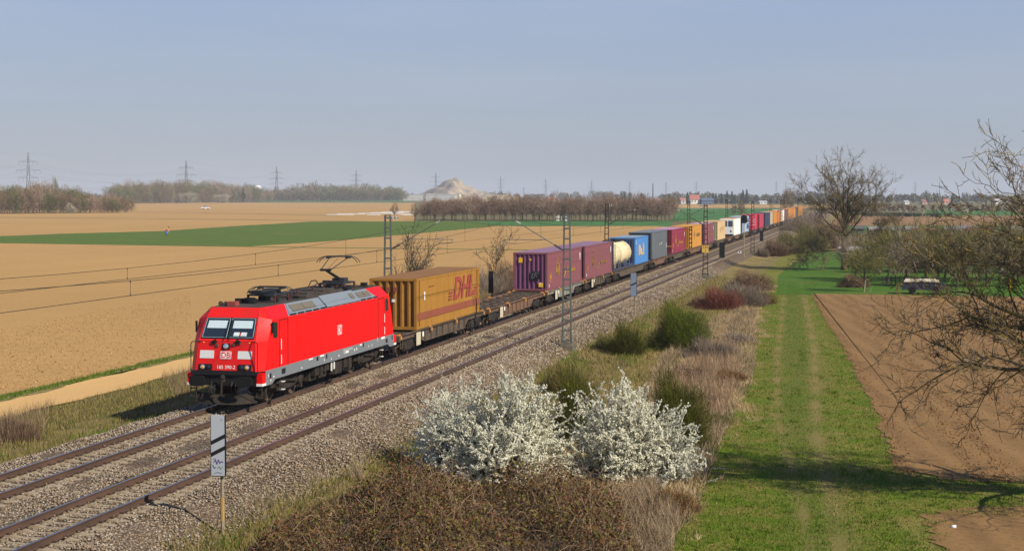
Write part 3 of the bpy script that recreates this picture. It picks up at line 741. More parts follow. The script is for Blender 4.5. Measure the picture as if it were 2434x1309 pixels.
# emblem and small print on the flank
emblem(L, (1.452, 9.25, 2.22), SIDE, .58, .40)
sp = MB()
for y0, w, z, h in ((.62, .05, 1.13, .12), (.85, .05, .95, .1), (1.15, .10, 1.07, .05), (4.3, .10, 1.08, .05), (5.2, .5, 1.32, .05), (6.6, .5, 1.32, .06), (7.1, .05, 1.10, .10), (8.0, .08, 1.08, .05), (9.0, .10, 1.11, .07), (9.75, .04, 1.15, .1), (9.95, .45, 1.16, .08), (11.2, .08, 1.14, .10), (11.5, .09, 1.16, .1), (12.0, .3, 1.30, .06), (13.3, .05, 1.12, .09), (13.8, .05, 1.12, .09), (15.3, .55, 1.30, .10), (14.7, .03, 1.24, .22)): sp.b6(1.469, 1.474, y0, y0 + w, z, z + h)
sp.build_each('small_print', MAT['white'], L)
letter('lettering', '91 80 6185 390-2 D-DB', .13, MAT['off'], L, (1.476, 10.3, 1.29), SIDE)
bx = MB()
for y0, w, z, h in ((.75, .18, 1.06, .20), (2.05, .42, 1.10, .20), (6.15, .22, 1.20, .16), (7.35, .15, 1.18, .18), (12.45, .14, 1.2, .18), (16.0, .3, 1.08, .18), (17.0, .12, 1.15, .2)): bx.b6(1.468, 1.478, y0, y0 + w, z, z + h)
bx.build_each('sill_box', MAT['black'], L)
sm = MB()
sm.slab([fp(-1.10, 2.47, .001), fp(1.10, 2.47, .001), fp(1.10, 2.485, .001), fp(-1.10, 2.485, .001)], nW, .004)
for s in (-1, 1):
    for i in range(3):
        q0 = Vector((s * (FH[i] + .004), FY[i] - .003, ZL[i])); q1 = Vector((s * (FH[i + 1] + .004), FY[i + 1] - .003, ZL[i + 1])); sm.tube(q0, q1, .007, n=4)
sm.build_each('panel_seam', plain('seam_dark', (.16, .004, .004), .7), L)
fb_ = facebox('front_rail', -1.19, 1.19, 1.385, 1.41, MAT['rubber'], .05)
rc = MB(); rr = np.random.RandomState(12)
for i in range(26):
    y = rr.choice([rr.uniform(3.2, 6.0), rr.uniform(11.8, 15.2)]); x = rr.uniform(-.75, .75); rc.box((x, y, 3.78), (rr.uniform(.08, .35), rr.uniform(.08, .5), rr.uniform(.08, .26)))
rc.build_each('roof_box', MAT['black'], L)
# running gear
def wheelset(parent, y, r=.60, gauge=.753, n=24):
    for s in (-1, 1):
        w = MB(); w.lathe([(-.07, r + .03), (-.04, r + .03), (-.04, r), (.07, r - .01), (.07, r * .82), (.04, r * .78), (.03, r * .34), (.10, r * .26), (.12, r * .1)], (s * gauge, y, r), (s, 0, 0), n); w.build('wheel', MAT['iron'], parent)
for by in (3.65, LEN - 3.65):
    bg_ = MB()
    for s in (-1, 1):
        bg_.slab([(s * 1.02, by + y, z) for y, z in ((-1.85, .58), (-1.1, .52), (-.6, .40), (.6, .40), (1.1, .52), (1.85, .58), (1.85, .72), (.9, .86), (-.9, .86), (-1.85, .72))], (s, 0, 0), .12)
        for y in (-1.3, 1.3): bg_.lathe([(0, .20), (.2, .2), (.24, .1)], (s * 1.0, by + y, .60), (s, 0, 0), 10); bg_.tube((s * 1.1, by + y * .55, .55), (s * 1.1, by + y * .55, 1.0), .12, n=8)
        bg_.tube((s * 1.2, by - .6, .75), (s * 1.2, by + .9, .62), .05)
        for y in (-2.0, 2.0): bg_.box((s * .85, by + y, .45), (.3, .16, .5))
    bg_.b6(-1.0, 1.0, by - .3, by + .3, .45, .9)
    bo_ = bg_.build('bogie', MAT['under'], L)
    wheelset(bo_, by - 1.3, .625); wheelset(bo_, by + 1.3, .625)
un = MB()
un.b6(-1.1, 1.1, 6.3, 11.4, .35, 1.0)
for y, w, d in ((6.4, .5, .4), (7.1, .3, .5), (7.6, .6, .35), (8.5, .25, .55), (9.0, .9, .62), (10.2, .5, .45), (10.9, .4, .55)): un.b6(1.0, 1.32, y, y + w, .98 - d, .99); un.b6(-1.32, -1.0, y, y + w, .98 - d, .99)
un.build_each('underfloor_box', MAT['under'], L)
lb = MB()
for y, w, d in ((8.35, .12, .4), (8.7, .12, .36)): lb.b6(1.33, 1.37, y, y + w, .97 - d, .95)
lb.build_each('pipe_cover', MAT['off'], L)
# roof gear
rg = MB()
rg.b6(-.85, .85, 6.7, 11.6, 3.682, 3.80); rg.b6(-.7, .7, 7.3, 8.6, 3.80, 3.88); rg.b6(-.75, .75, 9.2, 10.7, 3.80, 3.9)
rg.b6(-.95, .95, 15.0, 16.1, 3.682, 3.74)
for y in np.arange(2.6, 16, .7): rg.tube((-.98, y, 3.72), (-.98, y + .35, 3.72), .03, n=4)
rg.build_each('roof_hatch', MAT['roof_dirt'], L)
ins = MB()
def insul(x, y, z, h=.26, r=.065): ins.lathe([(h * t / 8, r * (1.0 if t % 2 else .62)) for t in range(9)], (x, y, z), (0, 0, 1), 8)
for py in (4.6, 13.4):
    for x in (-.55, .55):
        for y in (-.75, .75): insul(x, py + y, 3.70)
for y in (6.3, 7.0, 9.0, 10.4, 11.6, 12.2): insul(.35, y, 3.82 if 6.7 < y < 11.6 else 3.70, .22, .05)
ins.build_each('insulator', MAT['cu'], L)
bb = MB(); bb.path([(.35, 5.5, 4.0), (.35, 6.3, 3.95), (.35, 7.0, 4.06), (.35, 9.0, 4.06), (.35, 9.6, 4.14), (.35, 10.4, 4.06), (.3, 10.9, 4.16), (.2, 11.6, 4.05), (.2, 12.6, 3.98)], .022, 5)
bb.path([(-.2, 10.0, 3.95), (-.2, 10.4, 4.2), (-.2, 11.0, 4.2), (-.2, 11.5, 3.95)], .025, 5); bb.build('roof_cable', MAT['black'], L)
hn = MB(); hn.lathe([(0, .05), (.1, .05), (.22, .09)], (-.62, 1.9, 3.76), (0, -1, .1), 8); hn.lathe([(0, .05), (.1, .05), (.26, .10)], (-.85, 2.0, 3.75), (0, -1, .1), 8); hn.build_each('horn', MAT['iron'], L)
ab = MB(); ab.b6(-.52, -.18, 1.55, 1.95, 3.69, 3.86); ab.build('antenna_box', rusty('faded_red', (.25, .05, .04), (.32, .08, .06), .7), L)
def panto(py, up):
    root = MB(); z0 = 3.98
    for s in (-1, 1): root.tube((s * .5, py - .85, z0), (s * .5, py + .85, z0), .04, n=5)
    for y in (-.85, 0, .85): root.tube((-.55, py + y, z0), (.55, py + y, z0), .04, n=5)
    root.b6(-.28, .28, py + .1, py + .7, z0, z0 + .2); root.b6(-.5, .5, py - .6, py - .4, z0, z0 + .12)
    p = root.build('pantograph', MAT['panto'], L)
    if up: knee = Vector((0, py - 1.65, 4.62)); hd = Vector((0, py + .15, 5.12))
    else: knee = Vector((0, py - 1.45, 4.14)); hd = Vector((0, py + .35, 4.22))
    piv = Vector((0, py + .45, z0 + .12))
    lo = MB(); lo.tube(piv, knee, .075, .055, 7); lo.tube((0.12, py + .1, z0 + .05), knee + Vector((.12, .15, -.12)), .016, n=4); lo.box(knee, (.5, .10, .10)); lo.build('lower_arm', MAT['black'], p)
    ua = MB()
    for s in (-1, 1): ua.tube(knee + Vector((s * .22, 0, 0)), hd + Vector((s * .42, 0, -.04)), .024, .02, 5)
    ua.tube(knee + Vector((0, 0, -.05)), hd + Vector((0, -.05, -.06)), .012, n=4)
    ua.build('upper_arm', MAT['panto'], p)
    h = MB()
    for dy in (-.19, .19):
        h.box((0, hd.y + dy, hd.z + .03), (1.15, .05, .05))
        for s in (-1, 1): h.path([(s * .57, hd.y + dy, hd.z + .03), (s * .72, hd.y + dy, hd.z - .01), (s * .86, hd.y + dy, hd.z - .10), (s * .96, hd.y + dy, hd.z - .24)], .018, 5)
    for s in (-1, 1): h.box((s * .45, hd.y, hd.z - .03), (.12, .44, .06))
    h.build('collector_head', MAT['panto'], p)
panto(4.6, False); panto(13.4, True)
# ------------------------------------------------------------------ container wagons
MAT['wagon'] = rusty('wagon_brown', (.055, .042, .032), (.17, .125, .085), .9, 1.6)
MAT['wagon_grey'] = rusty('wagon_grey', (.14, .13, .10), (.33, .32, .27), .9, 1.3)
MAT['wagon_rust'] = rusty('wagon_rust', (.08, .05, .035), (.26, .14, .085), .9, 1.1)
MAT['tag_cream'] = plain('cream_plate', (.50, .44, .31), .7, .2)
MAT['orange_part'] = plain('orange_part', (.55, .24, .05), .6, .3)
def wagon_deck(L_, side_mat, near=True, bog=(2.1, 2.1), open_deck=False, belly=True):
    """builds one wagon with its front end at local y = 0; returns the root"""
    r = thing('container_wagon')
    for s in (-1, 1):
        m = MB(); a, b = bog[0] + 1.6, L_ - bog[1] - 1.6
        if belly: out = [(.15, 1.12), (.15, .86), (a, .86), (a + .9, .50), (b - .9, .50), (b, .86), (L_ - .15, .86), (L_ - .15, 1.12)]
        else: out = [(.15, 1.12), (.15, .80), (L_ - .15, .80), (L_ - .15, 1.12)]
        m.slab([(s * 1.12, y, z) for y, z in out], (s, 0, 0), .05)
        m.b6(*sorted((s * 1.10, s * 1.28)), .15, L_ - .15, 1.10, 1.13); m.b6(*sorted((s * 1.13, s * 1.26)), a + .9, b - .9, .50, .53)
        if near:
            for y in np.arange(a + 1.1, b - 1.0, 1.2): m.b6(*sorted((s * 1.17, s * 1.24)), y, y + .03, .53, 1.10)
        m.build('side_sill', side_mat, r)
    ends = MB()
    for y in (.0, L_ - .12): ends.b6(-1.30, 1.30, y, y + .12, .86, 1.12)
    for y in (.7, L_ - .9): ends.b6(-.35, .35, y - .5, y + .8, .84, 1.05)
    ends.build('end_beam', MAT['wagon'], r)
    n = max(4, int(L_ / 1.9))
    for i in range(n):
        c = MB(); y = .9 + i * (L_ - 1.8) / (n - 1); c.b6(-1.12, 1.12, y - .09, y + .09, .92, 1.09); c.build_each('cross_beam', MAT['wagon'], r)
    ce = MB(); ce.b6(-.32, -.22, .3, L_ - .3, .8, 1.05); ce.b6(.22, .32, .3, L_ - .3, .8, 1.05); ce.tube((-.6, 2, .75), (-.6, L_ - 2, .75), .05); ce.lathe([(0, .2), (1.2, .2)], (.62, L_ * .42, .62), (0, 1, 0), 10); ce.build('centre_sill', MAT['wagon'], r)
    sg = MB()
    for y in (.35, L_ * .33, L_ * .62, L_ - .45):
        for s in (-1, 1): sg.box((s * 1.17, y, 1.16), (.16, .22, .09)); sg.box((s * 1.30, y, 1.03), (.05, .16, .16))
    sg.build_each('container_pin', MAT['orange_part'] if near else MAT['wagon'], r)
    for by, sgn in ((bog[0], 1), (L_ - bog[1], -1)):
        b = MB()
        for s in (-1, 1):
            b.slab([(s * 1.0, by + y, z) for y, z in ((-1.2, .42), (-.6, .42), (-.35, .30), (.35, .30), (.6, .42), (1.2, .42), (1.2, .60), (.5, .78), (-.5, .78), (-1.2, .60))], (s, 0, 0), .12)
            for y in (-.9, .9): b.box((s * 1.10, by + y, .46), (.16, .30, .28)); b.lathe([(0, .13), (.06, .1)], (s * 1.17, by + y, .46), (s, 0, 0), 8)
            b.tube((s * 1.08, by - .2, .35), (s * 1.08, by - .2, .62), .09, n=7); b.tube((s * 1.08, by + .2, .35), (s * 1.08, by + .2, .62), .09, n=7)
        b.b6(-1.0, 1.0, by - .25, by + .25, .5, .84)
        bo_ = b.build('bogie', MAT['under'], r)
        for y in (-.9, .9):
            for s in (-1, 1):
                w = MB(); w.lathe([(-.07, .49), (-.04, .49), (-.04, .46), (.06, .455), (.06, .37), (.03, .34), (.03, .16), (.12, .10)], (s * .753, by + y, .46), (s, 0, 0), 16 if near else 10); w.build('wheel', MAT['iron'], bo_)
    for y, sgn in ((0, -1), (L_, 1)):
        for s in (-1, 1):
            b = MB(); b.lathe([(0, .09), (.22, .09), (.22, .11), (.26, .20), (.31, .20)], (s * .875, y, 1.02), (0, sgn, 0), 10); b.build('buffer', MAT['under'], r)
    if near:
        for s in (-1, 1):
            h = MB(); h.path([(s * 1.25, .35, .86), (s * 1.25, .35, .52), (s * 1.25, .75, .52), (s * 1.25, .75, .86)], .018, 4); h.build('shunter_step', MAT['wagon'], r)
        pl = MB(); pl.b6(1.285, 1.30, 3.15, 3.95, .42, 1.06); pl.build('data_plate', MAT['tag_cream'], r)
        pl = MB(); pl.b6(1.285, 1.30, 4.3, 4.55, .78, 1.02); pl.build('label_plate', MAT['white'], r)
    return r

# ------------------------------------------------------------------ containers
def wall_profile(a0, a1, pitch, depth):
    """corrugated line from a0 to a1: list of (a, offset)"""
    n = max(1, int(round((a1 - a0) / pitch))); p = (a1 - a0) / n; out = []
    for i in range(n):
        b = a0 + i * p; out += [(b, 0), (b + p * .25, 0), (b + p * .40, -depth), (b + p * .85, -depth)]
    out.append((a1, 0)); return out
def corr_side(name, s, L_, H, mat, parent, pitch=.28, depth=.036, Wd=2.44, z0=1.17):
    pr = wall_profile(.10, L_ - .10, pitch, depth); x = Wd / 2 - .012
    V = [(s * (x + o), a, z0 + .15) for a, o in pr] + [(s * (x + o), a, z0 + H - .11) for a, o in pr]; n = len(pr)
    m = MB(); m.add(V, [(i, i + 1, n + i + 1, n + i) if s > 0 else (i + 1, i, n + i, n + i + 1) for i in range(n - 1)]); return m.build(name, mat, parent)
def corr_end(name, y, sgn, H, mat, parent, pitch=.29, depth=.05, Wd=2.44, z0=1.17):
    pr = wall_profile(-Wd / 2 + .10, Wd / 2 - .10, pitch, depth); y = y + sgn * -.02
    V = [(a, y + sgn * o, z0 + .15) for a, o in pr] + [(a, y + sgn * o, z0 + H - .12) for a, o in pr]; n = len(pr)
    m = MB(); m.add(V, [(i, i + 1, n + i + 1, n + i) for i in range(n - 1)]); return m.build(name, mat, parent)
def container(L_, H, side, frame=None, roof=None, end=None, door_rear=True, corr=(.28, .036), endc=(.29, .05), Wd=2.44, detail=True):
    frame = frame or side; roof = roof or side; end = end or side; z0 = 1.17
    r = thing('shipping_container')
    f = MB(); w = Wd / 2
    for s in (-1, 1):
        for y in (0, L_ - .13): f.b6(*sorted((s * w, s * (w - .14))), y, y + .13, z0, z0 + H)
        f.b6(*sorted((s * w, s * (w - .09))), .13, L_ - .13, z0, z0 + .15); f.b6(*sorted((s * w, s * (w - .07))), .13, L_ - .13, z0 + H - .11, z0 + H - .005)
    for y in (0, L_ - .11):
        f.b6(-w + .14, w - .14, y, y + .11, z0, z0 + .15); f.b6(-w + .14, w - .14, y, y + .11, z0 + H - .12, z0 + H - .003)
    f.build('frame', frame, r)
    for s in (-1, 1): corr_side('side_wall', s, L_, H, side, r, corr[0], corr[1], Wd)
    corr_end('end_wall', 0, -1, H, end, r, endc[0], endc[1], Wd)
    rf = MB(); n = max(2, int(L_ / (.28 if detail else .8))); p = L_ / n
    V = []
    for i in range(n):
        b = i * p
        for q, o in ((0, 0), (.3, 0), (.42, .02), (.88, .02)): V += [(-w + .05, b + p * q, z0 + H - .01 + o), (w - .05, b + p * q, z0 + H - .01 + o)]
    V += [(-w + .05, L_, z0 + H - .01), (w - .05, L_, z0 + H - .01)]
    rf.add(V, [(2 * i, 2 * i + 1, 2 * i + 3, 2 * i + 2) for i in range(len(V) // 2 - 1)]); rf.build('roof', roof, r)
    fl = MB(); fl.b6(-w + .1, w - .1, .1, L_ - .1, z0 + .05, z0 + .13); fl.build('floor', MAT['wagon'], r)
    cc = MB()
    for s in (-1, 1):
        for y in (.0, L_ - .17):
            for z in (z0 - .012, z0 + H - .11): cc.b6(*sorted((s * (w + .008), s * (w - .16))), y - .006, y + .176, z, z + .118)
    cc.build('corner_casting', frame, r)
    for s in ((-1, 1) if door_rear else ()):
        d = MB(); d.b6(*sorted((s * .02, s * (w - .14))), L_ - .02, L_ + .03, z0 + .16, z0 + H - .13)
        for x in (.35, .8): d.tube((s * x, L_ + .05, z0 + .1), (s * x, L_ + .05, z0 + H - .1), .02, n=5)
        d.build('door', end, r)
    return r

def put(r, y, label, cat, group, x=XF, z=0.0):
    r.location = (x, y, z); return tag(r, label, cat, group)
GW, GC = 'container wagons of the train', 'containers on the train'
TR = []                                             # (y0, y1) platforms
def deck(y0, y1, label, mat='wagon', near=False, **kw):
    return put(wagon_deck(y1 - y0, MAT[mat], near, **kw), y0, label, 'wagon', GW)
deck(76.75, 95.2, 'brown container wagon coupled behind the red locomotive under the ochre container', 'wagon', True, bog=(2.4, 2.2))
deck(96.0, 113.6, 'empty rust-stained container wagon with open deck between ochre and purple containers', 'wagon_rust', True, bog=(2.0, 2.0), belly=True)
deck(114.3, 129.75, 'pale grey container wagon under the nearer purple container', 'wagon_grey', True, bog=(1.9, 1.9))
deck(130.3, 145.0, 'dark brown container wagon under the second purple container', 'wagon', True, bog=(1.9, 1.9))
deck(145.6, 170.0, 'long brown wagon carrying the cream tank and the blue container', 'wagon', False)
deck(170.8, 187.6, 'brown wagon under the slate grey container', 'wagon_rust', False)
deck(188.3, 205.8, 'brown wagon under the crimson container with gold script', 'wagon', False)
deck(206.5, 227.2, 'dark wagon under the ochre container with the ladder end', 'wagon_rust', False)
deck(228.0, 244.0, 'dark wagon under the faded purple container behind the yellow sign', 'wagon', False)
deck(244.8, 263.4, 'dark wagon under the cream container', 'wagon', False)
deck(278.5, 295.0, 'brown wagon under the white refrigerated container', 'wagon_rust', False)
deck(296.0, 317.0, 'dark wagon under the pale blue container', 'wagon', False)
deck(264.2, 277.8, 'empty rusty wagon between the cream and white containers', 'wagon_rust', False)

# ochre container next to the engine
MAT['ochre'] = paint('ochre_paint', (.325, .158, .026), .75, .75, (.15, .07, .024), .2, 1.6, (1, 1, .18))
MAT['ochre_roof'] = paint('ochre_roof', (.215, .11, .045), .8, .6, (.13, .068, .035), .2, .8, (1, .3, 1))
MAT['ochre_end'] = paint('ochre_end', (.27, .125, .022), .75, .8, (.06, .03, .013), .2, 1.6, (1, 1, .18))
MAT['faded_red'] = plain('faded_red_print', (.235, .07, .038), .7, .2, var=.25, scale=2)
MAT['dhl_red'] = plain('red_print', (.295, .055, .042), .7, .2, var=.2, scale=2)
r = container(13.72, 2.55, MAT['ochre'], MAT['ochre'], MAT['ochre_roof'], MAT['ochre_end'], corr=(.44, .014), endc=(.37, .085))
put(r, 80.2, 'weathered ochre container with faded red letters right behind the red locomotive', 'container', GC)
rib = MB(); rib.b6(1.222, 1.235, .2, 13.5, 1.17 + 1.62, 1.17 + 1.65); rib.b6(1.222, 1.25, .5, .54, 1.3, 3.6); rib.b6(1.222, 1.25, 13.1, 13.14, 1.3, 3.6); rib.build('rib', MAT['ochre_end'], r)
bd = MB(); bd.b6(1.224, 1.231, .12, 13.6, 1.62, 1.98); bd.build('red_band', MAT['faded_red'], r)
eb = MB()
for x in (-.62, -.25, .12): eb.b6(x - .10, x + .12, -.03, -.021, 3.05, 3.30)
eb.build_each('end_print', MAT['faded_red'], r)
tagm = MB(); tagm.b6(-.05, .12, -.04, -.022, 2.55, 2.70); tagm.b6(-.42, -.30, -.04, -.022, 2.42, 2.56); tagm.build_each('sticker', MAT['white'], r)
st = MB(); st.b6(1.225, 1.24, 1.35, 1.62, 2.85, 3.0); st.b6(1.225, 1.24, 1.38, 1.60, 2.58, 2.8); st.build_each('sticker', MAT['off'], r)
st = MB(); st.b6(1.225, 1.235, 2.4, 3.5, 3.2, 3.23); st.build_each('sticker', MAT['faded_red'], r)
# big slanted letters with speed lines
tm = text_mesh('DHL', 1.62, MAT['dhl_red'], .004, shear=.32, bold=.045)
xs_ = [v.co.x for v in tm.vertices]; tm.transform(Matrix.Diagonal((4.6 / (max(xs_) - min(xs_)), 1.02, 1, 1))); tm.transform(SIDE); o = link('lettering', tm, r); o.location = (1.238, 9.75, 2.76)
for x0, x1 in ((6.45, 7.25), (12.25, 12.95)):
    for z in (2.25, 2.42, 2.59):
        q = MB(); q.slab([(1.233, x0 + .3 * (z - 2.2), z), (1.233, x1 + .3 * (z - 2.2), z), (1.233, x1 + .3 * (z - 2.1), z + .09), (1.233, x0 + .3 * (z - 2.1), z + .09)], (1, 0, 0), .006); q.build('speed_line', MAT['dhl_red'], r)

# purple pair
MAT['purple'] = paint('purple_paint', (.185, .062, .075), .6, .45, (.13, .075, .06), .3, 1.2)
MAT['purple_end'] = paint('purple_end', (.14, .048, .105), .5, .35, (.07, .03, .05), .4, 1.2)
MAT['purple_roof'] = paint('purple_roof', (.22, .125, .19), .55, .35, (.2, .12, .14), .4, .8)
MAT['gold'] = plain('gold_print', (.60, .34, .035), .6, .2, var=.2, scale=3)
MAT['gold_dull'] = plain('dull_gold_print', (.38, .21, .06), .7, .2, var=.25, scale=3)
def gold_marks(r, mat, L_, y_off=0.0):
    """crown-like emblem, swash and script line in gold brush strokes"""
    m = MB()
    for cx_ in (-.30, .30): stroke(m, [(cx_ - .22, .05), (cx_ - .14, -.45), (cx_, -.55), (cx_ + .14, -.45), (cx_ + .20, .10)], .13)
    stroke(m, [(-.08, -.35), (-.05, .15), (0, .30), (.05, .15), (.08, -.35)], .10)
    stroke(m, [(-.28, .18), (-.18, .52), (0, .70), (.18, .52), (.28, .18)], .05)
    place('emblem', m, [mat], r, (1.226, 4.1, 2.72), SIDE)
    s = MB(); x = 0
    rr = np.random.RandomState(3)
    for i, h in enumerate((.42, .22, .2, .38, .2, .22, .2, .3)):
        stroke(s, [(x, 0), (x + .08, h), (x + .20, h * .5), (x + .26, 0), (x + .42, .04)], .085); x += .42
    place('lettering', s, [mat], r, (1.226, 7.9, 2.16), SIDE)
    q = MB(); stroke(q, [(0, .30), (.12, 0), (.35, .02), (.75, .20), (1.25, .48)], .10); place('emblem', q, [mat], r, (1.226, 6.0, 1.80), SIDE)
    q = MB(); stroke(q, [(0, .22), (.15, .22), (.22, -.12), (.42, .25), (.5, -.25), (.66, .3)], .07); stroke(q, [(0, -.2), (.5, -.28)], .05); place('emblem', q, [mat], r, (1.226, .8, 2.05), SIDE)
    w = MB(); w.b6(1.224, 1.232, L_ - 1.05, L_ - .72, 3.05, 3.42); w.b6(1.224, 1.232, L_ - .95, L_ - .72, 2.9, 3.0); w.b6(1.224, 1.232, .55, .72, 1.4, 1.62); w.build_each('sticker', MAT['white'], r)
r = container(14.3, 2.68, MAT['purple'], MAT['purple'], MAT['purple_roof'], MAT['purple_end'], endc=(.33, .075))
put(r, 114.75, 'nearer purple container with yellow emblem and a dark square on its front end', 'container', GC); gold_marks(r, MAT['gold'], 14.3)
e = MB(); e.b6(.02, .66, -.035, -.022, 1.95, 2.55)
e.build('dark_square', MAT['black'], r)
dd = MB(); rr = np.random.RandomState(9)
for i in range(26):
    x, z = rr.uniform(.06, .58), rr.uniform(1.98, 2.48); dd.b6(x, x + .05, -.042, -.036, z, z + rr.uniform(.03, .09))
dd.build_each('square_pattern', plain('grey_print', (.16, .15, .18), .6), r)
e = MB(); e.b6(-.82, -.55, -.04, -.022, 3.15, 3.5); e.b6(-.05, .08, -.04, -.022, 3.3, 3.42); e.b6(.60, .92, -.04, -.022, 1.45, 1.75); e.build_each('yellow_sticker', plain('sticker_yellow', (.72, .42, .02), .5), r)
e = MB(); e.b6(.68, .76, -.045, -.038, 1.66, 1.76); e.build_each('sticker', MAT['white'], r)
r2 = container(14.2, 2.66, MAT['purple'], MAT['purple'], MAT['purple_roof'], MAT['purple_end'], endc=(.33, .06))
put(r2, 130.65, 'second purple container with dull gold script standing before the cream tank', 'container', GC); gold_marks(r2, MAT['gold_dull'], 14.2)

# cream tank container
MAT['cream'] = paint('cream_paint', (.66, .56, .34), .5, .28, (.30, .22, .12), .3, 1.2)
def tank_container(y):
    r = thing('tank_container'); L_ = 12.6
    z0 = 1.17; f = MB()
    for s in (-1, 1):
        for yy_ in (0, L_ - .12): f.b6(*sorted((s * 1.22, s * 1.08)), yy_, yy_ + .12, z0, z0 + 2.55)
        f.b6(*sorted((s * 1.22, s * 1.10)), .12, L_ - .12, z0, z0 + .14)
        for a, b in (((s * 1.15, .2, z0 + .3), (s * 1.15, 2.2, z0 + .1)), ((s * 1.15, L_ - .2, z0 + .3), (s * 1.15, L_ - 2.2, z0 + .1))): f.tube(a, b, .05, n=4)
        for yy_ in (3.5, 4.6, 7.2, 8.2, 10.4): f.slab([(s * 1.1, yy_, z0 + .14), (s * 1.1, yy_ + .6, z0 + .14), (s * 1.05, yy_ + .5, z0 + .75), (s * 1.05, yy_ + .3, z0 + .85)], (s, 0, 0), .05)
    for yy_ in (0, L_ - .12): f.b6(-1.1, 1.1, yy_, yy_ + .12, z0, z0 + .14); f.b6(-1.1, 1.1, yy_, yy_ + .12, z0 + 2.43, z0 + 2.55)
    f.build('frame', plain('tank_frame', (.045, .05, .085), .6, .3), r)
    for ya, yb in ((.35, 6.1), (6.5, 12.3)):
        t = MB(); t.lathe([(0, .05), (.03, .5), (.14, .95), (.3, 1.12), (yb - ya - .3, 1.12), (yb - ya - .14, .95), (yb - ya - .03, .5), (yb - ya, .05)], (0, ya, z0 + 1.28), (0, 1, 0), 28); tk = t.build('tank', MAT['cream'], r, True)
        hb = MB()
        for q in (1.2, 2.6, 4.2): hb.lathe([(0, 1.135), (.06, 1.135)], (0, ya + q, z0 + 1.28), (0, 1, 0), 28)
        hb.build('tank_band', MAT['cream'], tk)
    ld = MB()
    for q in (.9, 1.6): ld.tube((1.16, q, z0 + .2), (1.16, q, z0 + 2.3), .025, n=4)
    for z in np.arange(.3, 2.3, .28): ld.tube((1.16, .9, z0 + z), (1.16, 1.6, z0 + z), .018, n=4)
    ld.build('ladder', plain('ladder_grey', (.30, .27, .20), .6), r)
    wk = MB(); wk.b6(-.4, .4, 1.2, 5.4, z0 + 2.42, z0 + 2.5); wk.b6(-.4, .4, 6.9, 11.4, z0 + 2.42, z0 + 2.5); wk.lathe([(0, .3), (.25, .3), (.3, .2)], (0, 3.2, z0 + 2.35), (0, 0, 1), 10); wk.lathe([(0, .3), (.25, .3), (.3, .2)], (0, 8.8, z0 + 2.35), (0, 0, 1), 10); wk.build_each('walkway', MAT['black'], r)
    return put(r, y, 'cream two-part tank container with ladder between purple and blue containers', 'tank container', GC)
tank_container(145.7)
def simple(y, L_, H, c, label, roof=None, end=None, rough=.65, dirt=.42, frame=None):
    g_ = sum(c) / 3; c = tuple(q * .86 + g_ * .08 for q in c)
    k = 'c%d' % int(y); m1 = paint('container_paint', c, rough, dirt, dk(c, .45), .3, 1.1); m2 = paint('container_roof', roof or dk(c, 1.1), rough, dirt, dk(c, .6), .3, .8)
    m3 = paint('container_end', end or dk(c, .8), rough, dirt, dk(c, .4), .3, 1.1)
    r = container(L_, H, m1, m1, m2, m3, detail=False); return put(r, y, label, 'container', GC)
r = simple(159.7, 9.6, 2.62, (.045, .20, .50), 'bright blue container with yellow letters behind the cream tank', (.22, .28, .33), (.02, .05, .12))
b = MB()
for pts in ([(0, 0), (.75, 0), (.75, 1.05), (0, 1.05)], [(1.5, 0), (2.4, 0), (2.4, .65), (1.5, .65)], [(2.6, 0), (3.4, 0), (3.4, .22), (2.6, .22)], [(3.0, .3), (3.35, .3), (3.35, 1.1), (3.0, 1.1)]): b.slab([(x, y, 0) for x, y in pts], (0, 0, 1), .005)
place('lettering', b, [plain('yellow_print', (.66, .40, .06), .6)], r, (1.226, 2.4, 2.0), SIDE)
b = MB(); b.slab([(1.0, .1, 0), (1.3, .1, 0), (1.3, 1.0, 0), (1.0, 1.0, 0)], (0, 0, 1), .005); b.slab([(3.6, .0, 0), (3.85, .0, 0), (3.85, 1.1, 0), (3.6, 1.1, 0)], (0, 0, 1), .005); place('lettering', b, [MAT['off']], r, (1.226, 2.4, 2.0), SIDE)
b = MB(); b.b6(1.225, 1.232, .35, .6, 3.1, 3.5); b.build_each('sticker', MAT['off'], r)
r = simple(172.2, 13.4, 2.85, (.105, .12, .135), 'slate grey container between the blue and the crimson containers', (.15, .18, .20), (.02, .025, .03))
b = MB()
for q in range(4): b.b6(1.225, 1.231, 5.8 + q * .42, 6.1 + q * .42, 2.5, 2.72 + .1 * (q % 2))
b.build('lettering', plain('pale_print', (.24, .25, .20), .7), r)
b = MB(); b.b6(1.225, 1.232, 7.9, 8.25, 2.6, 2.8); b.b6(1.225, 1.232, 12.3, 12.6, 2.1, 2.6); b.build_each('sticker', MAT['off'], r)
r = simple(190.1, 14.1, 2.78, (.24, .02, .05), 'crimson container with large gold script next to the ochre ladder container', (.42, .22, .34), (.17, .012, .03))
gold_marks(r, MAT['gold'], 14.1)
b = MB(); b.b6(-1.2, 1.2, -.04, -.022, 2.0, 2.08); b.build_each('white_line', MAT['gold'], r)
r = simple(208.2, 16.4, 2.8, (.52, .235, .02), 'bright ochre container with black ladder frame and dark letters', (.50, .25, .04), (.42, .17, .015))
lad = MB()
for q in (.3, 3.3): lad.b6(1.23, 1.30, q, q + .22, 1.15, 3.95)
for z in (1.3, 1.85, 2.4, 2.95, 3.5, 3.85): lad.b6(1.23, 1.28, .3, 3.5, z, z + .10)
lad.build('ladder_frame', MAT['black'], r)
letter('lettering', 'P', 1.3, plain('dark_print', (.07, .05, .05), .6), r, (1.226, 7.2, 2.65), SIDE); 
b = MB()
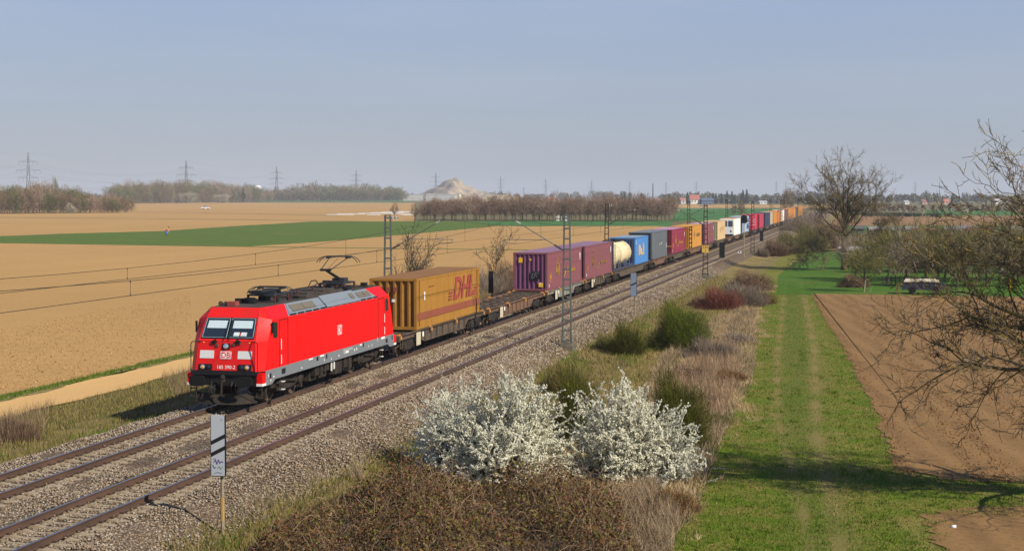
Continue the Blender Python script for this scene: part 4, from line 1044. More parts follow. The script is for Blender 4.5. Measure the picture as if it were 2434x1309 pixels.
for q in range(6): b.b6(1.225, 1.231, 9.6 + q * .75, 10.2 + q * .75, 2.5, 2.8 + .15 * (q % 2))
b.build('lettering', plain('dark_print', (.16, .10, .06), .6), r)
r = simple(229.6, 13.0, 2.75, (.21, .06, .085), 'faded purple container partly behind the mast with the yellow sign', (.45, .30, .36), (.10, .035, .06))
gold_marks(r, MAT['gold_dull'], 13.0)
r = simple(248.9, 13.2, 2.8, (.58, .40, .20), 'cream container with rusty streaks and pale green end', (.50, .33, .19), (.33, .33, .2), dirt=.6)
q = MB(); stroke(q, [(0, -.3), (.5, .4), (1.1, -.2), (1.8, .5), (2.6, .3), (3.2, .7)], .12); stroke(q, [(4.2, -.4), (4.6, .5), (5.4, .1), (6.0, .7)], .12); place('emblem', q, [MAT['gold_dull']], r, (1.226, 4.2, 2.5), SIDE)
r = simple(280.2, 13.4, 2.75, (.82, .79, .68), 'white refrigerated container with two dark panels on its cooling end', (.45, .22, .12), (.85, .86, .88), dirt=.15)
cu = MB(); cu.b6(-1.08, 1.08, -.10, -.012, 1.35, 3.85); cu.build('cooling_unit', MAT['white'], r)
fn = MB(); fn.b6(-.80, .02, -.14, -.10, 2.65, 3.6); fn.b6(.22, .95, -.14, -.10, 2.65, 3.6); fn.build_each('fan_panel', plain('fan_dark', (.055, .065, .10), .5), r)
fn = MB(); fn.b6(-1.05, 1.05, -.13, -.10, 1.2, 1.36); fn.b6(.55, .75, -.13, -.10, 1.7, 2.0); fn.build('grille', MAT['black'], r)
r = simple(299.0, 15.2, 2.85, (.30, .40, .52), 'pale blue container with dark blue blocks behind the light signal', (.35, .4, .45), (.04, .08, .18))
b = MB(); b.b6(1.225, 1.232, 10.0, 14.4, 1.7, 2.6); b.b6(1.225, 1.232, 10.0, 14.4, 2.9, 3.5); b.build_each('blue_block', plain('blue_print', (.02, .07, .25), .6), r)
r = put(container(13.72, 2.85, paint('red_flank', (.42, .025, .06), .6, .1), None, None, paint('red_end', (.45, .03, .06), .6, .1), detail=False), 324.5, 'raspberry red container with pale stripes across its end', 'container', GC)
b = MB()
for z in (2.05, 2.55, 3.05): b.b6(-.95, .8, -.05, -.02, z, z + .15)
b.build_each('pale_stripe', plain('pink_print', (.62, .36, .42), .6), r)
b = MB()
for z in (2.05, 2.55, 3.05): b.b6(1.225, 1.232, .6, 8.0, z, z + .15)
b.build_each('pale_stripe', plain('pink_print', (.62, .36, .42), .6), r)
far = [(345.0, 13.7, (.42, .03, .06), 'raspberry red container touching the navy one'), (364.0, 18.0, (.035, .045, .085), 'navy blue container behind the raspberry striped one'), (383.0, 10.0, (.42, .36, .26), 'narrow beige container between navy and orange ones'),
       (395.0, 16.5, (.50, .20, .02), 'orange container behind the narrow beige one'), (413.0, 16.5, (.46, .15, .03), 'reddish orange container just before the far white one'), (433.0, 13.5, (.72, .68, .58), 'far white container in the tail of the train'),
       (450.0, 18.0, (.17, .06, .08), 'dull purple container behind the far white one'), (470.0, 14.0, (.52, .23, .02), 'first of the ochre containers in the tail'), (486.0, 14.0, (.50, .17, .03), 'rusty ochre container in the middle of the tail'),
       (502.0, 13.0, (.54, .25, .03), 'yellow ochre container near the tail end'), (518.0, 13.0, (.06, .06, .09), 'dark slot-like container near the tail end'), (534.0, 17.0, (.55, .24, .02), 'orange container near the very end of the train'), (553.0, 17.0, (.52, .22, .03), 'last orange container where the train meets the branches')]
for y, L_, c, lab in far:
    deck(y - .6, y + L_ + .6, 'far wagon under the ' + lab, 'wagon', False) if y < 420 else None
    simple(y, L_, 2.8, c, lab)
wl = wagon_deck(15.8, MAT['wagon'], False); put(wl, 323.4, 'dark wagon under the raspberry striped container', 'wagon', GW)
for y, nm in ((432, 'far white container'), (449, 'dull purple container'), (469, 'first ochre tail container'), (485, 'rusty ochre tail container'), (501, 'yellow ochre tail container'), (517, 'dark slot-like tail container'), (533.2, 'orange container near the very end'), (552.2, 'last orange container of the train')):
    c = copy_tree(wl); c.location = (XF, y, 0); tag(c, 'far dark wagon carrying the ' + nm, 'wagon', GW)
# ------------------------------------------------------------------ overhead line masts and wires
MAT['mast_grey'] = plain('mast_grey', (.125, .14, .132), .6, .35, .2)
MAT['mast_rust'] = rusty('mast_rust', (.028, .022, .018), (.085, .052, .036), .85, 3)
MAT['concrete'] = rusty('old_concrete', (.14, .125, .095), (.30, .27, .215), .9, 2)
MAT['foot'] = rusty('mossy_concrete', (.07, .065, .045), (.19, .17, .125), .95, 3)
MAT['insul'] = plain('porcelain_dark', (.06, .05, .045), .35, .5)
MAT['insul_w'] = plain('porcelain_grey', (.45, .45, .42), .35, .5)
def mast(x, y, side, mat, foot_z, label, top=6.95, base=True, w0=.50, w1=.30, stub=True, arm=True):
    """side: +1 when the track lies at larger x"""
    r = thing('catenary_mast', (x, y, foot_z), label, 'catenary mast', 'overhead line masts beside the railway'); h = top - foot_z
    zb = .42
    fo = MB()
    for sc0, sc1, z0, z1 in ((.46, .40, -.25, .32), (.34, .26, .32, .48)):
        V = [(sx * sc0, sy * sc0, z0) for sx, sy in ((-1, -1), (1, -1), (1, 1), (-1, 1))] + [(sx * sc1, sy * sc1, z1) for sx, sy in ((-1, -1), (1, -1), (1, 1), (-1, 1))]
        fo.add(V, [(3, 2, 1, 0), (4, 5, 6, 7), (0, 1, 5, 4), (1, 2, 6, 5), (2, 3, 7, 6), (3, 0, 4, 7)])
    fo.build('foundation', MAT['foot'], r)
    wid = lambda z: (w0 + (w1 - w0) * (z - zb) / (h - zb)) / 2
    for s in (-1, 1):
        m = MB(); a, b = wid(zb), wid(h)
        m.slab([(s * (a - .035), -.07, zb), (s * (a + .035), -.07, zb), (s * (b + .035), -.07, h), (s * (b - .035), -.07, h)], (0, 1, 0), .014)
        m.slab([(s * (a - .035), .07, zb), (s * (a + .035), .07, zb), (s * (b + .035), .07, h), (s * (b - .035), .07, h)], (0, -1, 0), .014)
        m.slab([(s * a - .007, -.056, zb), (s * a + .007, -.056, zb), (s * b + .007, -.056, h), (s * b - .007, -.056, h)], (0, 1, 0), .112)
        m.build('leg', mat, r)
    n = 13
    for i in range(n):
        z = zb + .12 + (h - zb - .3) * (i / (n - 1)); m = MB(); m.b6(-wid(z), wid(z), -.085, -.072, z, z + .085); m.b6(-wid(z), wid(z), .072, .085, z, z + .085); m.build('batten', mat, r)
    cap = MB(); cap.b6(-w1 / 2 - .03, w1 / 2 + .03, -.09, .09, h - .02, h + .03); cap.build('cap', mat, r)
    for s in (-1, 1):
        g = MB(); g.slab([(s * .26, -.09, .40), (s * .33, -.09, .40), (s * (wid(1.1) + .03), -.09, 1.1), (s * wid(1.1), -.09, 1.1)], (0, 1, 0), .18); g.build('gusset', mat, r)
    if arm:
        tx = (XN if side < 0 else XF) - x
        c = MB(); p0 = Vector((side * .2, 0, 4.85 - foot_z)); p1 = Vector((tx, 0, 6.55 - foot_z)); c.tube(p0, p1, .027, n=6); c.tube(p1, p1 + Vector((side * .12, 0, .06)), .035, n=6)
        jn = p0.lerp(p1, .34); c.tube(jn, (tx + side * .55, .06, 5.42 - foot_z), .02, n=5); c.path([(tx + side * .5, .06, 5.42 - foot_z), (tx + side * .5, .06, 5.25 - foot_z), (tx - side * .3, .06, 5.2 - foot_z)], .015, 4)
        c.tube((tx - side * .4, 0, 5.6 - foot_z), (tx - side * .1, 0, 5.3 - foot_z), .012, n=4)
        cl = c.build('cantilever', mat if mat is not MAT['mast_rust'] else MAT['mast_rust'], r)
        i = MB(); d = (p1 - p0).normalized(); i.lathe([(.05 * t, .07 if t % 2 else .04) for t in range(10)], p0 + d * .12, d, 8); i.build('insulator', MAT['insul'], cl)
        i = MB(); i.lathe([(.04 * t, .045 if t % 2 else .03) for t in range(8)], p1 - d * .5, d, 8); i.build('insulator', MAT['insul_w'], cl)
    if stub:
        t = MB(); t.tube((side * .1, 0, h - .15), (side * .62, 0, h - .15), .03, n=5); t.build('feeder_arm', mat, r)
        for q in (.30, .50):
            i = MB(); i.lathe([(.035 * k, .055 if k % 2 else .035) for k in range(7)], (side * q, 0, h - .26), (0, 0, 1), 7); i.build('insulator', MAT['insul_w'], r)
    return r
NL = ['nearest lattice mast on the right side of the tracks with stepped concrete foot', 'right side mast carrying the square yellow number sign', 'right side mast rising before the raspberry striped container', 'fourth right side mast by the whitish shrubs, small and dark', 'fifth right side mast far along the line among branches', 'far thin right side mast near the tail of the train']
FL = ['nearest far-side mast behind the ochre container, pale grey', 'second far-side mast rising behind the second purple container', 'third far-side mast between orchard and green field', 'fourth far-side mast behind the white refrigerated container', 'fifth far-side mast behind the navy container', 'sixth far-side mast near the tail of the train']
NY = [90.5, 170.0, 240.0, 318.0, 395.0, 480.0]; FLY = [90.3, 170.3, 250.0, 318.0, 461.0, 534.0]
NM = []
for i, y in enumerate(NY): NM.append(mast(-16.3, y, -1, MAT['mast_grey'] if i == 0 else MAT['mast_rust'], -.72, NL[i], 6.75 if i == 0 else 6.95))
for i, y in enumerate(FLY): mast(-26.5, y, 1, MAT['mast_grey'] if i == 0 else MAT['mast_rust'], -.80, FL[i], 6.75 if i == 0 else 7.0)
# kilometre sign on the second mast
s = thing('kilometre_sign', (-16.3, 169.86, 0), 'square yellow sign with the number 234 over 2 fixed to a lattice mast', 'sign')
m = MB(); m.b6(-.33, .33, -.03, .0, 2.06, 2.80); m.build('plate', plain('sign_yellow', (.72, .44, .10), .5, .3), s)
letter('lettering', '234', .36, MAT['black'], s, (0, -.032, 2.60), FRONT); letter('lettering', '2', .30, MAT['black'], s, (.02, -.032, 2.27), FRONT)

def overhead(xc, masts, label, phase):
    r = thing('overhead_wire', (xc, 0, 0), label, 'overhead line')
    c = MB(); k = MB(); ys_ = [masts[0] - 80] + masts
    zc = 5.2; zm0, zm1 = 6.56, 5.55
    pts = []; cpt = []
    for a, b in zip(ys_[:-1], ys_[1:]):
        for i in range(16):
            t = i / 16; y = a + (b - a) * t; pts.append((0, y, zm1 + (zm0 - zm1) * (2 * t - 1) ** 2))
        n = int((b - a) / 10.7)
        for i in range(n):
            t = (i + .5) / n; y = a + (b - a) * t + phase; t2 = (y - a) / (b - a); z = zm1 + (zm0 - zm1) * (2 * t2 - 1) ** 2
            if y < 300:
                d = MB(); d.tube((0, y, zc), (0, y, z), .006, n=4); d.box((0, y, zc + .02), (.02, .03, .045)); d.box((0, y, z - .02), (.02, .03, .045)); d.build('dropper', MAT['black'], r)
    pts.append((0, ys_[-1], zm0))
    k.path(pts, .0075, 4); k.build('carrier_wire', MAT['black'], r)
    for i, y in enumerate(ys_[:-1]): cpt.append(((.2 if i % 2 else -.2), y, zc))
    cpt.append((.2, ys_[-1], zc)); c.path(cpt, .0075, 4); c.build('contact_wire', MAT['black'], r)
overhead(XF, FLY, 'contact and carrier wire with droppers above the train', -.6)
overhead(XN, NY, 'contact and carrier wire with droppers above the empty near track', 2.4)

# ------------------------------------------------------------------ marker boards and signals
MAT['board'] = plain('board_white', (.44, .475, .50), .5, .35, var=.07)
MAT['board_b'] = plain('board_blue_grey', (.20, .25, .33), .5, .35, var=.07)
MAT['post'] = rusty('weathered_post', (.20, .155, .10), (.42, .36, .26), .85, 5)
def marker(x, y, z0, stripes, label, face=1, h=3.06, ph=1.54, w=.37, mat='board', graffiti=False):
    r = thing('marker_board', (x, y, z0), label, 'marker board', 'marker boards beside the tracks')
    p = MB(); p.tube((.07, .06, -.3), (.07, .06, h - .1), .05, n=7); p.build('post', MAT['post'], r)
    if graffiti:
        y_ = MB(); y_.lathe([(0, .052), (.6, .053)], (.07, .06, .35), (0, 0, 1), 7); y_.build('yellow_stain', plain('rust_stain', (.42, .24, .05), .8), r)
    b = MB(); b.b6(-w / 2, w / 2, -.03, .0, h - ph, h); bo_ = b.build('board', MAT[mat] if face > 0 else MAT['black'], r)
    if face > 0:
        e = MB(); e.b6(-w / 2 - .012, -w / 2, -.034, .012, h - ph, h); e.b6(w / 2, w / 2 + .02, -.034, .012, h - ph, h); e.b6(-w / 2, w / 2, -.034, .012, h - ph - .02, h - ph); e.build('rim', MAT['black'], r)
        for zt in stripes:
            m = MB(); m.slab([(-w / 2, -.031, h - zt - .295), (w / 2, -.031, h - zt - .105), (w / 2, -.031, h - zt), (-w / 2, -.031, h - zt - .19)], (0, -1, 0), .003); m.build('stripe', MAT['black'], r)
        if graffiti:
            g = MB(); rr = np.random.RandomState(4)
            stroke(g, [(-.10, .02), (-.06, .09), (-.02, -.02), (.02, .09), (.06, 0), (.10, .05), (.14, .03)], .02); stroke(g, [(-.12, .10), (-.06, .12)], .012)
            place('graffiti', g, [plain('violet_ink', (.11, .08, .25), .6)], r, (-.01, -.031, h - ph + .32), FRONT)
            g = MB(); stroke(g, [(-.14, .05), (-.10, -.03), (-.06, .0)], .02); stroke(g, [(-.02, -.04), (.03, .02), (.07, -.05), (.13, .02)], .012); stroke(g, [(-.10, -.16), (-.02, -.13), (.10, -.15)], .010)
            place('graffiti', g, [plain('grey_ink', (.12, .15, .15), .6)], r, (0, -.031, h - ph + .22), FRONT)
            n_ = MB(); n_.lathe([(0, .012), (.006, .012)], (.10, -.03, h - .11), (0, -1, 0), 6); n_.build('bolt', MAT['black'], r)
    return r
marker(-16.07, 39.5, -.72, (.47, .77), 'nearest white marker board with two black stripes and scribbles, in the bottom left foreground', graffiti=True)
m2 = at(1506, 755, -.75); marker(m2[0], m2[1], -.75, (.62,), 'blue grey marker board with a single slanting black stripe on a thin post', mat='board_b', h=3.15, ph=1.62, w=.42)
m3 = at(1716, 645, -.75); r = marker(m3[0], m3[1], -.75, (), 'narrow post with a tall dark split board beyond the yellow sign', face=-1, h=3.3, ph=1.75, w=.62)
m4 = on_x(1167, 700, -26.7); marker(-26.7, m4[1], -.8, (), 'dark back of a marker board standing behind the empty wagon', face=-1, h=2.42 + .8, ph=1.6, w=.36)
m5 = on_x(1810, 575, -16.6); marker(-16.6, m5[1], -.75, (), 'far dark marker board beside the near track before the whitish shrubs', face=-1, h=3.1, ph=1.7, w=.55)
sy = 226.0
r = thing('light_signal', (-16.5, sy, -.75), 'tall thin signal post with a black lamp head in front of the pale blue container', 'signal')
m = MB(); m.tube((0, 0, -.2), (0, 0, 5.2), .07, n=8); m.build('post', MAT['post'], r)
sz0 = on_x(1758, 533, -16.5)[2] + .75; sz1 = on_x(1758, 513, -16.5)[2] + .75
hd = MB(); hd.slab([(-.42, -.05, sz0 + .15), (-.27, -.05, sz0), (.27, -.05, sz0), (.42, -.05, sz0 + .15), (.42, -.05, sz1 - .2), (.22, -.05, sz1), (-.22, -.05, sz1), (-.42, -.05, sz1 - .2)], (0, -1, 0), .10); h_ = hd.build('signal_head', MAT['black'], r)
for dx, dz in ((-.18, .3), (.18, .75)):
    l = MB(); l.lathe([(0, .10), (.18, .11)], (dx, -.15, sz0 + dz), (0, -1, -.1), 10); l.build('hood', MAT['black'], h_)
w = at(1758, 611, -.8)
r = thing('speed_board', (w[0], w[1], -.8), 'small white board with two black dots standing low on a black foot', 'sign')
m = MB(); m.b6(-.26, .26, -.08, .08, -.1, .22); m.build('foot', MAT['black'], r)
m = MB(); m.slab([(.28 * math.cos(a), -.03, .55 + .36 * math.sin(a)) for a in np.linspace(0, 2 * math.pi, 13)[:-1]], (0, 1, 0), .04); m.build('board', MAT['white'], r)
for z in (.38, .74):
    m = MB(); m.lathe([(0, .11), (.01, .11)], (.0, -.031, z), (0, -1, 0), 10); m.build('dot', MAT['black'], r)
ww = at(1771, 612, -.85)
r = thing('white_peg', (ww[0], ww[1], -.9), 'short whitish peg in the grass near the dotted board', 'post'); m = MB(); m.tube((0, 0, -.1), (0, 0, .45), .07, .06, n=8); m.lathe([(0, .075), (.05, .05)], (0, 0, .45), (0, 0, 1), 8); m.build('peg', MAT['off'], r)
fl = at(1735, 608, -.72); m = MB(); m.slab([(fl[0] - 2.0, fl[1] - 3, -.70), (fl[0] + 2.4, fl[1] - 4, -.76), (fl[0] + 2.2, fl[1] + 3, -.76), (fl[0] - 1.8, fl[1] + 3, -.70)], (0, 0, 1), .06); o = m.build('cable_cover_slab', MAT['concrete']); tag(o, 'flat dark grey concrete slab in front of the dotted board', 'slab')
# ------------------------------------------------------------------ bark and twigs
MAT['bark'] = rusty('bark', (.055, .045, .034), (.15, .125, .09), .95, 6)
def lichen():
    k = NT('lichen_bark'); v = k.coord('Object'); n = k.noise(v, 3.2, 6, .7); n2 = k.noise(v, 14, 4, .7)
    col = k.ramp(n2, [(.3, (.05, .04, .03)), (.7, (.17, .135, .098))])
    col = k.mix(k.ramp(n, [(.46, (0, 0, 0)), (.62, (.85, .85, .85))]), col, k.ramp(n2, [(.3, (.19, .135, .02)), (.7, (.38, .27, .045))]))
    return k.fin(col, .95, .1)
MAT['lichen'] = lichen()
MAT['twig'] = island('twig', [(.11, .085, .062), (.19, .15, .11), (.26, .21, .155), (.16, .125, .085)], .95, .05)

def grow(rng, roots, spec):
    """roots: (point, direction, length, radius, level); breadth first, so the size limit only trims the finest twigs"""
    out = []; todo = list(roots); cap = spec.get('cap', 20000); k0 = 0
    while k0 < len(todo) and len(out) < cap:
        p, d, Ln, r, lvl = todo[k0]; k0 += 1
        S = spec['lv'][min(lvl, len(spec['lv']) - 1)]; n = S['n']; st = Ln / n; last = lvl >= spec['max']; p = Vector(p); d = Vector(d)
        for i in range(n):
            r2 = max(spec['rmin'], r * (1 - (1 - S['taper']) * (i + 1) / n)); r1 = max(spec['rmin'], r * (1 - (1 - S['taper']) * i / n))
            d = d + Vector(rng.normal(size=3)) * S['wob'] + Vector((0, 0, S['up'])); d.normalize()
            q = p + d * st; out.append((p, q, r1, r2, lvl)); p = q
            if not last and (i + 1) / n >= S['start']:
                for _ in range(S['kids']):
                    if rng.uniform() < S['prob']:
                        ax = d.orthogonal().normalized(); ax.rotate(Matrix.Rotation(rng.uniform(0, 2 * math.pi), 3, d)); a = math.radians(S['ang'] + rng.normal() * S.get('sd', 10))
                        c = d.copy(); c.rotate(Matrix.Rotation(a, 3, ax)); f = S['len'] * rng.uniform(.7, 1.2) * (1 - .45 * (i + 1) / n if S.get('shrink', True) else 1)
                        todo.append((p, c, Ln * f, r2 * S['rk'], lvl + 1))
        if not last:
            for _ in range(S.get('tip', 2)):
                c = d + Vector(rng.normal(size=3)) * .45; c.normalize(); todo.append((p, c, Ln * S['len'] * .9, r2 * .85, lvl + 1))
    return out
def seg_mesh(name, segs, mat, n=4):
    P0 = np.array([s[0][:] for s in segs]); P1 = np.array([s[1][:] for s in segs]); R0 = np.array([s[2] for s in segs]); R1 = np.array([s[3] for s in segs])
    V, F = tubes(P0, P1, R0, R1, n); return np_mesh(name, V, F, mat)

# ------------------------------------------------------------------ the two big walnut-like trees at the path
def fit_segs(segs, H, W, pct=98.5, zp=99.8):
    zs = np.array([s[1].z for s in segs]); rr = np.array([math.hypot(s[1].x, s[1].y) for s in segs]); a = H / np.percentile(zs, zp); b = W / np.percentile(rr, pct)
    f = lambda v: Vector((v.x * b, v.y * b, v.z * a)); return [(f(p), f(q), r1, r2, l) for p, q, r1, r2, l in segs]
rng = np.random.RandomState(21)
spec = dict(max=5, rmin=.0125, cap=36000, lv=[
    dict(n=6, taper=.55, wob=.03, up=.02, start=2, kids=0, prob=0, ang=60, len=.8, rk=.6, tip=0),
    dict(n=7, taper=.40, wob=.12, up=.01, start=.25, kids=2, prob=.70, ang=46, len=.52, rk=.60, tip=2),
    dict(n=5, taper=.5, wob=.14, up=.04, start=.25, kids=2, prob=.6, ang=42, len=.56, rk=.62, tip=2),
    dict(n=4, taper=.5, wob=.17, up=.04, start=.25, kids=2, prob=.55, ang=42, len=.60, rk=.65, tip=2),
    dict(n=3, taper=.5, wob=.2, up=.05, start=.3, kids=2, prob=.5, ang=45, len=.7, rk=.7, tip=2),
    dict(n=2, taper=.6, wob=.25, up=.03, start=1, kids=0, prob=0, ang=40, len=.5, rk=.7, tip=0)])
base = at(2006, 642, GZ)
roots = [((0, 0, -.2), (.02, 0, 1), 6.2, .42, 0)]
for z, dv, ln, r_ in ((2.7, (-.97, -.1, .12), 4.8, 0.116), (3.4, (.95, .2, .30), 5.2, 0.116), (4.2, (.80, -.3, .50), 5.6, 0.122), (4.4, (-.75, .3, .45), 5.2, 0.116), (5.0, (-.55, -.35, .8), 5.6, 0.129), (5.3, (.45, .3, .85), 5.6, 0.129), (5.8, (-.25, .3, 1), 5.8, 0.136), (5.9, (.22, -.2, 1), 5.9, 0.143), (5.6, (.7, .1, .75), 5.6, 0.122), (5.7, (-.65, .0, .8), 5.6, 0.122), (5.9, (0, .05, 1), 6.0, 0.136), (3.9, (-.3, -.85, .4), 5, 0.109), (4.0, (.2, .9, .4), 5, 0.109), (5.2, (.1, -.6, .8), 5.4, 0.122), (5.3, (-.1, .6, .8), 5.4, 0.122)):
    roots.append(((0, 0, z), Vector(dv).normalized(), ln, r_, 1))
segs = fit_segs(grow(rng, roots, spec), 13.9, 6.1, 95.5)
t = thing('bare_tree', tuple(base), 'largest bare tree standing on the lawn, with a wide round crown', 'tree')
cr_ = [s for s in segs if s[4] > 1]
link('trunk', seg_mesh('trunk', [s for s in segs if s[4] <= 1], MAT['lichen'], 7), t); link('crown', seg_mesh('crown', cr_, MAT['lichen'], 3), t)
tw = np.array([s[1][:] for s in cr_ if s[4] >= 4]); dd = np.array([(s[1] - s[0])[:] for s in cr_ if s[4] >= 4])
k = rng.randint(0, len(tw), 15000); V, F = slivers(tw[k], unit(dd[k]) + rng.normal(size=(15000, 3)) * .5, rng.uniform(.25, .75, 15000), .018, rng)
link('twigs', np_mesh('twigs', V, F, MAT['twig']), t)

rng = np.random.RandomState(37)
spec2 = dict(max=5, rmin=.0085, cap=44000, lv=[
    dict(n=4, taper=.7, wob=.03, up=.02, start=2, kids=0, prob=.0, ang=60, len=.8, rk=.5, tip=0),
    dict(n=9, taper=.30, wob=.10, up=.012, start=.18, kids=2, prob=.60, ang=46, len=.44, rk=.52, tip=2),
    dict(n=6, taper=.4, wob=.16, up=.02, start=.2, kids=2, prob=.55, ang=44, len=.52, rk=.6, tip=2),
    dict(n=4, taper=.5, wob=.20, up=.05, start=.25, kids=2, prob=.5, ang=45, len=.58, rk=.65, tip=2),
    dict(n=3, taper=.55, wob=.24, up=.08, start=.3, kids=1, prob=.6, ang=48, len=.62, rk=.7, tip=1),
    dict(n=2, taper=.6, wob=.25, up=.08, start=1, kids=0, prob=0, ang=40, len=.5, rk=.7, tip=0)])
nb = Vector((8.2, 50.2, GZ)); roots = [((0, 0, -.2), (-.03, 0, 1), 4.6, .30, 0)]
for z, el, az, ln, r_ in ((2.75, 11, 175, 5.4, 0.12), (3.15, 16, 200, 5, 0.11), (3.35, 19, 160, 5.6, 0.12), (3.55, 27, 182, 5.8, 0.12), (3.75, 35, 168, 5.8, 0.12), (3.3, 34, 195, 5.8, 0.12), (3.5, 42, 176, 5.28, 0.12), (3.7, 48, 160, 5.28, 0.12), (3.9, 52, 190, 5.28, 0.12), (4.1, 58, 175, 4.44, 0.12), (4.2, 64, 155, 4.44, 0.12), (4.3, 68, 200, 4.44, 0.12), (4.4, 76, 175, 4.44, 0.12), (4.4, 84, 150, 4.44, 0.12), (4.2, 62, 180, 4.59, 0.12), (4, 50, 172, 5.54, 0.12),
                         (2.8, 25, 0, 5, 0.12), (3, 35, 270, 4.8, 0.12), (3.2, 40, 90, 5, 0.12), (3.4, 60, 20, 3.7, 0.12), (3, 30, 320, 5, 0.12), (3, 38, 230, 5.2, 0.12), (3.2, 38, 130, 5.2, 0.12)):
    e_, a_ = math.radians(el), math.radians(az); roots.append(((-.05, 0, z), Vector((math.cos(e_) * math.cos(a_), math.cos(e_) * math.sin(a_), math.sin(e_))), ln, r_, 1))
segs = grow(rng, roots, spec2)
t = thing('bare_tree', tuple(nb), 'nearest bare tree at the picture edge with yellow lichen on its drooping branches', 'tree')
link('trunk', seg_mesh('trunk', [s for s in segs if s[4] <= 1], MAT['lichen'], 8), t)
link('crown', seg_mesh('crown', [s for s in segs if s[4] > 1], MAT['lichen'], 3), t)
tw = np.array([s[1][:] for s in segs if s[4] >= 4]); dd = np.array([(s[1] - s[0])[:] for s in segs if s[4] >= 4]); k = rng.randint(0, len(tw), 20000)
V, F = slivers(tw[k], unit(dd[k]) + rng.normal(size=(20000, 3)) * .45, rng.uniform(.06, .26, 20000), .02, rng); link('buds', np_mesh('buds', V, F, MAT['twig']), t)
print('near tree segs', len(segs), max(s[4] for s in segs))
# ------------------------------------------------------------------ grass and undergrowth
MAT['g_green'] = island('grass_blade', [(.035, .10, .003), (.075, .155, .006), (.115, .195, .012), (.18, .21, .03)], .8, .1, .25)
MAT['g_dry'] = island('dry_blade', [(.16, .105, .04), (.30, .215, .095), (.40, .30, .15), (.22, .18, .06)], .9, .05, .2)
MAT['g_mix'] = island('verge_blade', [(.07, .085, .016), (.16, .14, .035), (.30, .22, .09), (.12, .13, .025), (.36, .27, .13)], .9, .05, .2)
MAT['g_pale'] = island('straw_blade', [(.30, .20, .10), (.46, .33, .19), (.52, .40, .25), (.34, .235, .12)], .9, .05, .2)
def pts_in(poly, n, rng):
    P = np.array(poly); lo, hi = P.min(0), P.max(0); out = []
    while sum(len(o) for o in out) < n:
        q = rng.uniform(lo, hi, (n * 2, 2)); x, y = q.T; ins = np.zeros(len(q), bool); j = len(P) - 1
        for i in range(len(P)):
            c = ((P[i, 1] > y) != (P[j, 1] > y)) & (x < (P[j, 0] - P[i, 0]) * (y - P[i, 1]) / (P[j, 1] - P[i, 1] + 1e-12) + P[i, 0]); ins ^= c; j = i
        out.append(q[ins])
    return np.concatenate(out)[:n]
def grass(name, P, hmin, hmax, w, mat, rng, lean=.35):
    n = len(P); D = np.stack([rng.normal(size=n) * lean, rng.normal(size=n) * lean, np.ones(n)], 1)
    V, F = slivers(P, D, rng.uniform(hmin, hmax, n), rng.uniform(.6, 1.3, n) * w, rng); o = link(name, np_mesh(name, V, F, mat)); o['kind'] = 'stuff'; return o
rng = np.random.RandomState(71)
# left verge
n = 60000; x = rng.uniform(-33.4, -26.35, n); y = 43 + 75 * rng.uniform(size=n) ** 1.5
patch = np.sin(x * 1.1 + y * .35) * np.sin(y * .22 - x * .6)
keep = (x < -29.5 + .6 * np.sin(y * .5)) | (rng.uniform(size=n) < .55); P = np.stack([x, y, gz(x)], 1)[keep]
grass('verge_grass', P, .06, .26, .03, MAT['g_mix'], rng)
n = 20000; x = rng.uniform(-33.8, -29.6, n); y = 46 + 70 * rng.uniform(size=n) ** 1.4; k = np.sin(x * .9 + y * .31) + np.sin(y * .17) > -.3; grass('dry_stalks', np.stack([x, y, gz(x)], 1)[k], .18, .62, .020, island('stalk', [(.20, .14, .075), (.30, .22, .13), (.13, .095, .055), (.24, .16, .09)], .9, .05), rng, .28)
n = 12000; x = np.where(rng.uniform(size=n) < .5, rng.uniform(-27.6, -26.2, n), rng.uniform(-30.5, -26.3, n)); y = 43 + 75 * rng.uniform(size=n) ** 1.5; k = np.sin(y * .8 + x) * np.sin(y * .33) > .1; grass('verge_green', np.stack([x, y, gz(x)], 1)[k], .06, .2, .035, MAT['g_green'], rng)
n = 6000; x = rng.uniform(-37.5, -36.7, n); y = 58 + 70 * rng.uniform(size=n) ** 1.3; grass('strip_grass', np.stack([x, y, 0 * x + GZ], 1), .08, .24, .035, MAT['g_green'], rng)
# right side verge beside the ballast
n = 60000; x = rng.uniform(-16.6, -10.2, n); y = 37 + 140 * rng.uniform(size=n) ** 1.7; k = (rng.uniform(size=n) < np.clip((x + 16.7) / 1.0, .15, 1)); grass('verge_grass', np.stack([x, y, gz(x)], 1)[k], .07, .34, .03, MAT['g_mix'], rng)
n = 16000; x = rng.uniform(-15.8, -12.0, n); y = 38 + 90 * rng.uniform(size=n) ** 1.4; k = np.sin(x * 1.7 + y * .5) * np.sin(y * .27) > .15; grass('verge_green', np.stack([x, y, gz(x)], 1)[k], .08, .26, .035, MAT['g_green'], rng)
